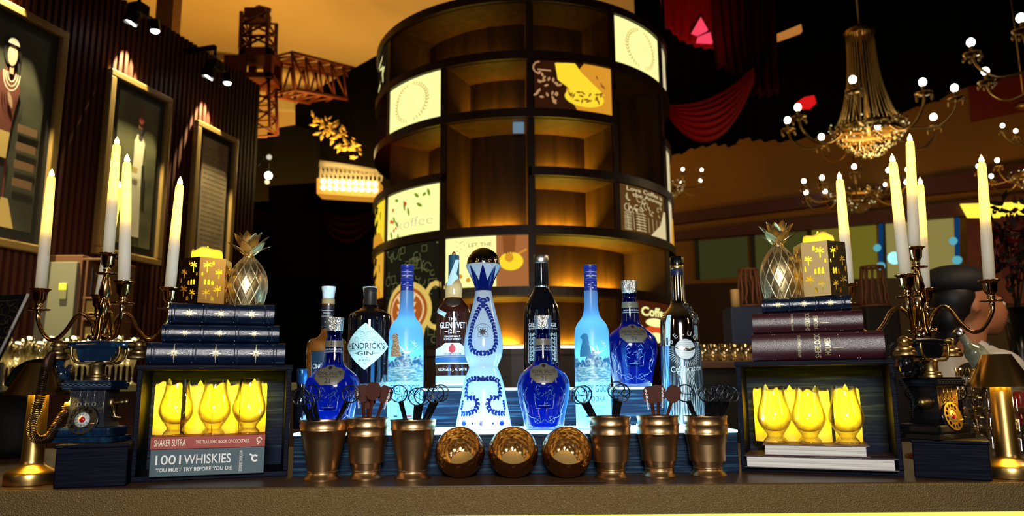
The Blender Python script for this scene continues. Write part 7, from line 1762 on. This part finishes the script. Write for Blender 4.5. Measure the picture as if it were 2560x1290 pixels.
def fb(x0, x1, y0, y1, Y, th, name, m, parent=None, loc=None, bev=.004):
    a = P(x0, y1, Y); c = P(x1, y0, Y); zz0 = (P(x0, y1, Y).z + P(x1, y1, Y).z) / 2; zz1 = (P(x0, y0, Y).z + P(x1, y0, Y).z) / 2; xx0 = (P(x0, y0, Y).x + P(x0, y1, Y).x) / 2; xx1 = (P(x1, y0, Y).x + P(x1, y1, Y).x) / 2
    L = loc if loc is not None else Vector((0, 0, 0)); b = B(); b.bbox(xx0 - L.x, xx1 - L.x, Y - L.y, Y + th - L.y, zz0 - L.z, zz1 - L.z, bev); return b.build(name, m, parent)
L0 = Vector((P(118, 850, CF).x, CF, 0)); t = thing('display_cooler', 'wood framed cabinet with a pale grey door behind the left candelabra', 'cabinet', L0)
M_CAB = mat('cabinet_wood', (.075, .028, .010), .5)
fb(36, 196, 638, 905, CF, .5, 'body', M_CAB, t, L0); fb(58, 182, 655, 905, CF - .03, .03, 'door', mat('pale_door', (.12, .115, .085), .5), t, L0)
fb(147, 166, 708, 725, CF - .04, .01, 'yellow_note', mat('yellow_note', (.55, .48, .05), .6), t, L0, .001); fb(147, 165, 726, 748, CF - .04, .01, 'grey_note', mat('grey_note', (.13, .12, .06), .6), t, L0, .001)
fb(42, 56, 828, 840, CF - .045, .015, 'vent', M_BLACK, t, L0, .001); fb(62, 76, 828, 840, CF - .045, .015, 'vent', M_BLACK, t, L0, .001)
L1 = Vector((P(222, 850, CF).x, CF, 0)); t = thing('shelf_unit', 'open brown shelf unit with dark menus beside the pale cabinet', 'shelf', L1)
fb(206, 260, 645, 905, CF + .335, .03, 'back_panel', M_CAB, t, L1)
for y in (645, 742, 795, 850, 900): fb(206, 262, y, y + 6, CF, .33, 'shelf_board', M_CAB, t, L1)
for x in (205, 258): fb(x, x + 5, 645, 905, CF, .33, 'side_board', M_CAB, t, L1)
for x0, x1, y0, y1, c in ((211, 236, 752, 791, (.22, .14, .03)), (211, 234, 817, 847, (.24, .17, .05))):
    o = fb(x0, x1, y0, y1, CF + .02, .15, 'storage_box', mat('kraft', c, .6)); tag(o, 'kraft box on the %s board of the brown shelf unit' % ('middle' if y0 < 800 else 'lower'), 'box')
o = fb(213, 230, 668, 739, CF + .05, .02, 'menu_board', mat('menu_black', (.012, .01, .012), .5, noise=((60, 60, 60), (.10, .10, .11), .6, .7))); tag(o, 'dark printed menu standing on the top board of the shelf unit', 'menu')
area('cabinet_light', (P(110, 600, 3.7).x, 3.75, zcl + .9), (P(110, 760, CF).x, CF, zcl + .35), .5, .3, 4.5, (1, .88, .62))
# board on the easel at the left edge
q = [P(-90, 742, 2.3), P(70, 735, 2.3), P(-12, 905, 2.3), P(-170, 905, 2.3)]
t = thing('ornate_sign_board', 'black sign board with scroll pattern and white edge leaning at the left edge', 'sign board', q[2]); b = B(); b.smooth = False
b.add([v - t.location for v in q] + [v - t.location + Vector((.0, .02, 0)) for v in q], [(0, 1, 2, 3), (7, 6, 5, 4), (0, 4, 5, 1), (1, 5, 6, 2), (2, 6, 7, 3), (3, 7, 4, 0)]); b.build('board', mat('sign_black', (.006, .006, .007), .35), t)
b = B(); b.tube([q[1] - t.location + Vector((.002, -.002, 0)), q[2] - t.location + Vector((.002, -.002, 0))], .0042, 6); b.build('edge_strip', mat('white_edge', (.75, .72, .70), .5), t)
b = B(); f = lambda u, v: P(u, v, 2.292) - t.location
for cx, cy_, r, a0, a1 in ((10, 775, 14, 0, 4.5), (2, 790, 22, .5, 4), (22, 800, 10, 2, 6.5), (35, 770, 10, 1, 5), (5, 830, 16, 0, 4), (-5, 850, 12, 1, 5), (25, 757, 8, 0, 4), (20, 826, 9, 2, 7)): line2(b, circ(cx, cy_, r, 14, a0, a1), 1.1, f); line2(b, circ(cx + 3, cy_ + 3, r * .7, 14, a0, a1), .8, f)
line2(b, [(-40, 757), (45, 750), (42, 775)], 1.2, f); b.build('scroll_pattern', mat('scroll_bronze', (.16, .11, .06), .4, .5), t)
b = B(); a_ = q[2] - t.location; b.cyl(a_ + Vector((-.25, .05, -.02)), (-.25, .12, -q[2].z), .012, n=8); b.cyl(a_ + Vector((-.02, .05, -.0)), (-.02, .12, -q[2].z), .012, n=8); b.build('easel_leg', M_MATT, t)
# black bag with a loop handle behind the left lamp
t = thing('black_bag', 'black bag with a tall loop handle behind the left table lamp', 'bag', P(40, 1100, 1.75)); Lb = t.location.copy(); t.location.z = BZ; Lb.z = BZ
b = B(); b.lathe([(.0005, .0), (.105, 0), (.115, .02), (.112, .08), (.095, .12), (.06, .145), (.0005, .15)], 30, Matrix.Translation((-.05, 0, 0)), .6); b.build('body', mat('black_leather', (.002, .002, .002), .6, spec=.1), t)
b = B(); b.tube(curve_pts([P(20, 965, 1.75) - Lb, P(45, 925, 1.75) - Lb, P(85, 907, 1.75) - Lb, P(128, 912, 1.75) - Lb, P(150, 950, 1.75) - Lb], 5), .009, 8); b.build('handle', mat('black_leather', (.002, .002, .002), .6, spec=.1), t)

# ------------------------------------------------------------------ right back bar
CY2 = 3.3; zcr = P(1800, 905, CY2).z
cr = thing('back_counter', 'dark brown back counter at right carrying small tumblers and rattan lanterns', 'counter', (P(2050, 900, CY2).x, CY2, 0))
b = B(); b.bbox(-.62, .55, -.14, .24, zcr - .03, zcr, .004); b.build('worktop', mat('counter_brown', (.10, .04, .016), .4), cr); b = B(); b.box(-.60, .53, -.10, .22, 0, zcr - .031); b.build('front', M_MATT, cr)
gl = B().lathe([(.0005, 0), (.026, 0), (.029, .03), (.031, .075), (.029, .075), (.027, .03), (.0005, .006)], 14); g0 = None
for r in range(3):
    for k in range(5):
        Y = CY2 - .07 + .075 * r; x = P(1757 + 27 * k + 12 * (r % 2), 880, Y).x
        if x > P(1885, 880, Y).x + .02: continue
        if g0 is None: o = gl.build('tumbler', M_WG); g0 = o
        else: o = g0.copy(); COL.objects.link(o)
        o.location = (x, Y, zcr + .0003); tag(o, 'small clear tumbler, %s row on the right back counter' % ('front', 'middle', 'rear')[r], 'glass', 'small tumblers on the right back counter')
point('back_bar_light', (P(1810, 700, 3.2).x, 3.0, zcr + .5), 2.0, (1, .58, .22), .08)
M_RAT = mat('rattan_stick', (.16, .055, .02), .6)
def rattan(cx, y0, y1, hwt, hwb, Y, label):
    base = P(cx, y1, Y); H = P(cx, y0, Y).z - base.z; m = mpp(Y); t = thing('rattan_lantern', label, 'lantern', base, 0, 'rattan stick lanterns'); b = B(); rnd = random.Random(int(cx))
    for k in range(12):
        a = 2 * PI * k / 12; pts = []
        for i in range(6): u = i / 5; r = (hwb + (hwt - hwb) * u) * m; aa = a + rnd.uniform(-.12, .12) * (1 if 0 < i < 5 else 0); pts.append((r * math.sin(aa), -r * math.cos(aa), H * u))
        b.tube(pts, .0055, 6)
    b.build('stick_cage', M_RAT, t)
    for nm, r, z in (('top_ring', hwt, H), ('base_ring', hwb, .004)):
        b = B(); b.tube([(r * m * math.cos(2 * PI * k / 24), r * m * math.sin(2 * PI * k / 24), z) for k in range(24)], .006, 6, close=True); b.build(nm, M_RAT, t)
    b = B(); b.lathe([(.0005, 0), (hwb * m * .8, 0), (hwb * m * .8, .006), (.0005, .006)], 20); b.build('base_plate', M_RAT, t)
    return t
rl_ = P(1875, 768, 3.7); rattan(1875, 675, 768, 22, 30, 3.7, 'rattan stick lantern left of the right pineapple')
r2_ = P(2188, 768, 3.7); rattan(2188, 668, 768, 26, 34, 3.7, 'rattan stick lantern seen between the right candles')
for (cx, lab, w_) in ((1858, 'blue cloth covered pedestal under the left rattan lantern and candle', 44), (2188, 'dark pedestal under the right rattan lantern', 42)):
    p = P(cx, 769, 3.7); hw_ = w_ * mpp(3.7); zt0 = p.z
    b = B(); b.bbox(-hw_, hw_, -hw_ * .9, hw_ * .9, 0, zt0 - .001, .01); o = b.build('pedestal', mat('blue_cloth', (.006, .02, .07), .6) if cx < 2000 else M_MATT); o.location = (p.x, 3.7, 0); tag(o, lab, 'pedestal')
p = P(1839, 768, 3.64); t = thing('pillar_candle', 'unlit cream pillar candle beside the left rattan lantern', 'candle', (p.x, 3.64, p.z)); h_ = P(1839, 724, 3.64).z - p.z; r_ = 11 * mpp(3.64)
b = B(); b.lathe([(.0005, 0), (r_, 0), (r_, h_ * .97), (r_ * .9, h_), (r_ * .3, h_ * .95), (.0005, h_ * .95)], 24); b.build('wax_body', mat('cream_wax', (.62, .42, .16), .5), t); b = B(); b.cyl((0, 0, h_ * .94), (0, 0, h_ * 1.05), .002, n=6); b.build('wick', M_BLACK, t)
point('pedestal_light', (P(1850, 650, 3.4).x, 3.3, p.z + .35), 1.2, (1, .6, .25), .05)
# dark flower arrangement at the right edge
t = thing('flower_arrangement', 'dark red flower arrangement in front of the yellow light at the right edge', 'flowers', P(2540, 760, 3.9)); L2 = t.location.copy(); rnd = random.Random(77); b = B(); b.smooth = False; b2 = B()
for k in range(190):
    px, py = rnd.gauss(2530, 30), rnd.gauss(600, 55)
    if py < 470 or py > 740: continue
    c = P(px, py, 3.9 + rnd.uniform(-.12, .12)) - L2; a = rnd.uniform(0, 6.28); L = rnd.uniform(.03, .07); ex = Vector((math.cos(a), rnd.uniform(-.6, .6), math.sin(a))); ez = Vector((-math.sin(a), rnd.uniform(-.6, .6), math.cos(a)))
    (b if k % 3 else b2).add([c, c + ex * L * .5 + ez * L * .25, c + ex * L, c + ex * L * .5 - ez * L * .25], [(0, 1, 2, 3)])
b.build('leaves', mat('dark_leaf', (.015, .006, .004), .6), t); b2.smooth = False; b2.build('red_petals', mat('dark_red_petal', (.16, .008, .006), .6), t)
b = B()
for k in range(7): b.cyl((rnd.uniform(-.02, .02), 0, -.1), P(2500 + 12 * k, 560 + 8 * k, 3.9) - L2, .004, n=5)
b.build('stems', M_MATT, t); zz = -L2.z; b = B(); b.lathe([(.0005, zz), (.10, zz), (.09, -.45), (.05, -.25), (.07, -.02), (.06, -.02), (.0005, -.2)], 24); b.build('vase', M_BLACK, t)

# ------------------------------------------------------------------ bartender
def remeshed(b, name, m, parent, vox, it=3, sm=.5):
    o = b.build(name, m); md = o.modifiers.new('r', 'REMESH'); md.mode = 'VOXEL'; md.voxel_size = vox
    dg = bpy.context.evaluated_depsgraph_get(); me = bpy.data.meshes.new_from_object(o.evaluated_get(dg)); o.modifiers.clear()
    bm = bmesh.new(); bm.from_mesh(me)
    for _ in range(it): bmesh.ops.smooth_vert(bm, verts=bm.verts[:], factor=sm, use_axis_x=True, use_axis_y=True, use_axis_z=True)
    for f in bm.faces: f.smooth = True
    bm.to_mesh(me); bm.free(); o.data = me; me.materials.clear(); me.materials.append(m); o.parent = parent; return o
PY_ = 2.45; m = mpp(PY_)
hc = P(2436, 770, PY_)             # centre of the head
per = thing('person', 'bartender in black cap, white shirt and black waistcoat, facing right behind the bar', 'person', (hc.x - .03, PY_, 0)); O = per.location.copy()
H_ = hc - O
V = lambda dx, dz, dy=0.: H_ + Vector((dx, dy, dz))
M_SK = mat('skin', (.36, .135, .055), .55)
b = B()
b.sphere(V(-.034, .025), .092, 24, 16, (1.08, .80, 1.0)); b.sphere(V(.040, -.020), .062, 20, 14, (.92, .88, 1.12)); b.sphere(V(.055, -.068), .030, 16, 12, (1, 1.0, .75)); b.sphere(V(.020, -.055), .046, 16, 12, (1.1, .95, .7))
b.tube([V(.078, .020), V(.090, .000), V(.102, -.018), V(.090, -.026)], [.009, .0105, .0125, .008], 10); b.sphere(V(.088, -.040), .0115, 12, 8, (1, 1.6, .6)); b.sphere(V(.085, -.050), .0115, 12, 8, (1, 1.5, .6))
b.sphere(V(.072, .026), .022, 12, 8, (.6, 2.0, .5)); b.sphere(V(.062, -.006, -.032), .022, 12, 8, (1, .7, 1)); b.sphere(V(.062, -.006, .032), .022, 12, 8, (1, .7, 1))
for sy in (-1, 1): b.sphere(V(-.040, -.006, sy * .076), .021, 12, 10, (.65, .30, 1.1))
b.tube([V(-.022, -.03), V(-.030, -.09), V(-.040, -.14), V(-.045, -.20)], [.054, .052, .056, .07], 18)
# torso, hips, legs and arms in the same body
b.tube([V(-.045, -.17), V(-.05, -.24), V(-.05, -.36), V(-.045, -.50), V(-.045, -.62)], [.07, .125, .135, .12, .13], 20)
sh = -.215
for sy in (-1, 1):
    b.sphere(V(-.045, sh, sy * .16), .066, 14, 10)
    elb = V(.02, -.46, sy * .22); hand = V(.22, -.40, sy * .05) if sy < 0 else V(.25, -.30, .06)
    b.tube([V(-.045, sh - .01, sy * .165), V(-.02, -.34, sy * .20), elb], [.056, .048, .040], 14); b.tube([elb, elb.lerp(hand, .5), hand], [.040, .036, .026], 14)
    d = (hand - elb).normalized(); b.sphere(hand + d * .035, .036, 12, 8, (1.2, .7, .9))
    for k in range(4):
        s0 = hand + d * .06 + Vector((0, (k - 1.5) * .012 * 1.4, (1.5 - k) * .008)); b.tube([s0, s0 + d * .022 + Vector((0, 0, -.004)), s0 + d * .034 + Vector((-.004, sy * -.012, -.016))], [.0095, .0088, .0075], 8)
    s0 = hand + d * .03; b.tube([s0, s0 + d * .018 + Vector((0, -sy * .026, .020)), s0 + d * .040 + Vector((0, -sy * .034, .022))], [.011, .0095, .008], 8)
    b.tube([V(-.045, -.60, sy * .09), V(-.03, -1.0, sy * .095), V(-.05, -O.z - H_.z + .08, sy * .095)], [.090, .062, .045], 14)
    b.sphere(V(-.01, -H_.z + .035, sy * .095), .05, 12, 8, (2.2, .9, .7))
body = remeshed(b, 'body', M_SK, per, .0075, 3)
M_SHIRT = mat('white_shirt', (.50, .49, .44), .8); M_VEST = mat('black_waistcoat', (.006, .006, .007), .6)
b = B(); b.tube([V(-.045, -.155), V(-.048, -.19), V(-.05, -.24), V(-.05, -.36), V(-.045, -.50), V(-.045, -.60)], [.072, .10, .140, .150, .135, .14], 24)
for sy in (-1, 1):
    elb = V(.02, -.46, sy * .22); hand = V(.22, -.40, sy * .05) if sy < 0 else V(.25, -.30, .06)
    b.sphere(V(-.045, sh, sy * .16), .076, 14, 10); b.tube([V(-.045, sh - .01, sy * .165), V(-.02, -.34, sy * .20), elb], [.068, .062, .056], 16); b.tube([elb, elb.lerp(hand, .5), elb.lerp(hand, .86)], [.056, .048, .038], 16)
remeshed(b, 'shirt', M_SHIRT, per, .010, 3)
b = B(); 
for sy in (-1, 1):
    b.smooth = False
    pts = [V(-.020, -.105, sy * .045), V(.045, -.135, sy * .030), V(.050, -.185, sy * .060), V(-.02, -.165, sy * .085), V(-.075, -.12, sy * .04)]
    b.add([p for p in pts] + [p + Vector((0, sy * .006, -.004)) for p in pts], [(0, 1, 2, 3, 4), (9, 8, 7, 6, 5)] + [(i, i + 5, (i + 1) % 5 + 5, (i + 1) % 5) for i in range(5)])
b.build('collar', M_SHIRT, per)
b = B(); b.tube([V(-.055, -.235), V(-.058, -.30), V(-.055, -.42), V(-.05, -.64)], [.10, .156, .150, .150], 24); 
for sy in (-1, 1): b.sphere(V(-.075, -.215, sy * .085), .05, 12, 8, (1.2, .9, .8))
remeshed(b, 'waistcoat', M_VEST, per, .010, 3)
b = B(); b.tube([V(-.045, -.60), V(-.045, -.72)], [.150, .148], 20)
for sy in (-1, 1): b.tube([V(-.045, -.66, sy * .09), V(-.03, -1.0, sy * .095), V(-.05, -H_.z + .06, sy * .095)], [.105, .078, .066], 16)
remeshed(b, 'trousers', M_VEST, per, .012, 2)
b = B(); b.sphere(V(-.072, .030), .085, 20, 14, (.92, .98, 1.0)); b.sphere(V(-.100, -.030), .056, 16, 12, (.85, 1.15, 1.2)); b.sphere(V(-.098, -.085), .042, 14, 10, (.8, 1.1, 1.1))
remeshed(b, 'hair', mat('black_hair', (.006, .004, .004), .5), per, .007, 2)
b = B(); b.sphere(V(-.058, .084), .102, 24, 14, (1.12, .95, .58)); b.lathe([(.084, 0), (.096, .0), (.096, .022), (.084, .022)], 28, Matrix.Translation(V(-.040, .052)), .84)
remeshed(b, 'cap', mat('black_cap', (.005, .005, .006), .7), per, .007, 2)
for sy in (-1, 1):
    b = B(); b.sphere(V(.0735, .008, sy * .029), .0105, 14, 10); e = b.build('eye', mat('eye_white', (.45, .42, .38), .2), per); b = B(); b.sphere(V(.0825, .008, sy * .030), .0046, 10, 8); b.build('iris', mat('iris_brown', (.02, .008, .004), .1), per)
    b = B(); b.tube([V(.078, .028, sy * .018), V(.080, .033, sy * .030), V(.070, .030, sy * .044)], .003, 6); b.build('eyebrow', mat('brow_black', (.01, .006, .005), .6), per)
b = B(); b.tube([V(.094, -.0455, -.018), V(.0985, -.0445), V(.094, -.0455, .018)], .0022, 6); b.build('lips', mat('lip_brown', (.20, .05, .03), .5), per)
b = B(); b.tube([V(.0, -.118, -.04), V(.03, -.142, -.012), V(.052, -.150)], .012, 8); b.sphere(V(.050, -.150), .014, 10, 8, (.8, 1.8, 1)); b.build('bow_tie', M_VEST, per)
area('bartender_light', (hc.x + .15, 1.75, hc.z + .75), (hc.x, PY_, hc.z - .16), .3, .3, 7.5, (1, .72, .48))
# pale bottle in the bartender's hand
hb = O + V(.25, -.30, .06) + Vector((.03, -.03, 0)); p0 = P(2402, 838, 2.18); p1 = P(2482, 938, 2.18)
t = thing('spirit_bottle', 'pale clear bottle tilted in front of the bartender', 'bottle', p1); d = p0 - p1; q_ = d.to_track_quat('Z', 'Y').to_matrix().to_4x4(); L = d.length
b = B(); b.lathe([(.0005, 0), (.026, 0), (.029, .006), (.029, L * .58), (.024, L * .68), (.012, L * .76), (.011, L * .97), (.013, L), (.0005, L)], 28, q_); b.build('glass_body', mat('pale_glass', (.42, .46, .34), .15, coat=1, noise=((18, 18, 18), (.12, .12, .06), .35, .65)), t)
b = B(); b.lathe([(.0135, L), (.014, L + .02), (.0005, L + .022)], 20, q_); b.build('pourer', M_SILVER, t)
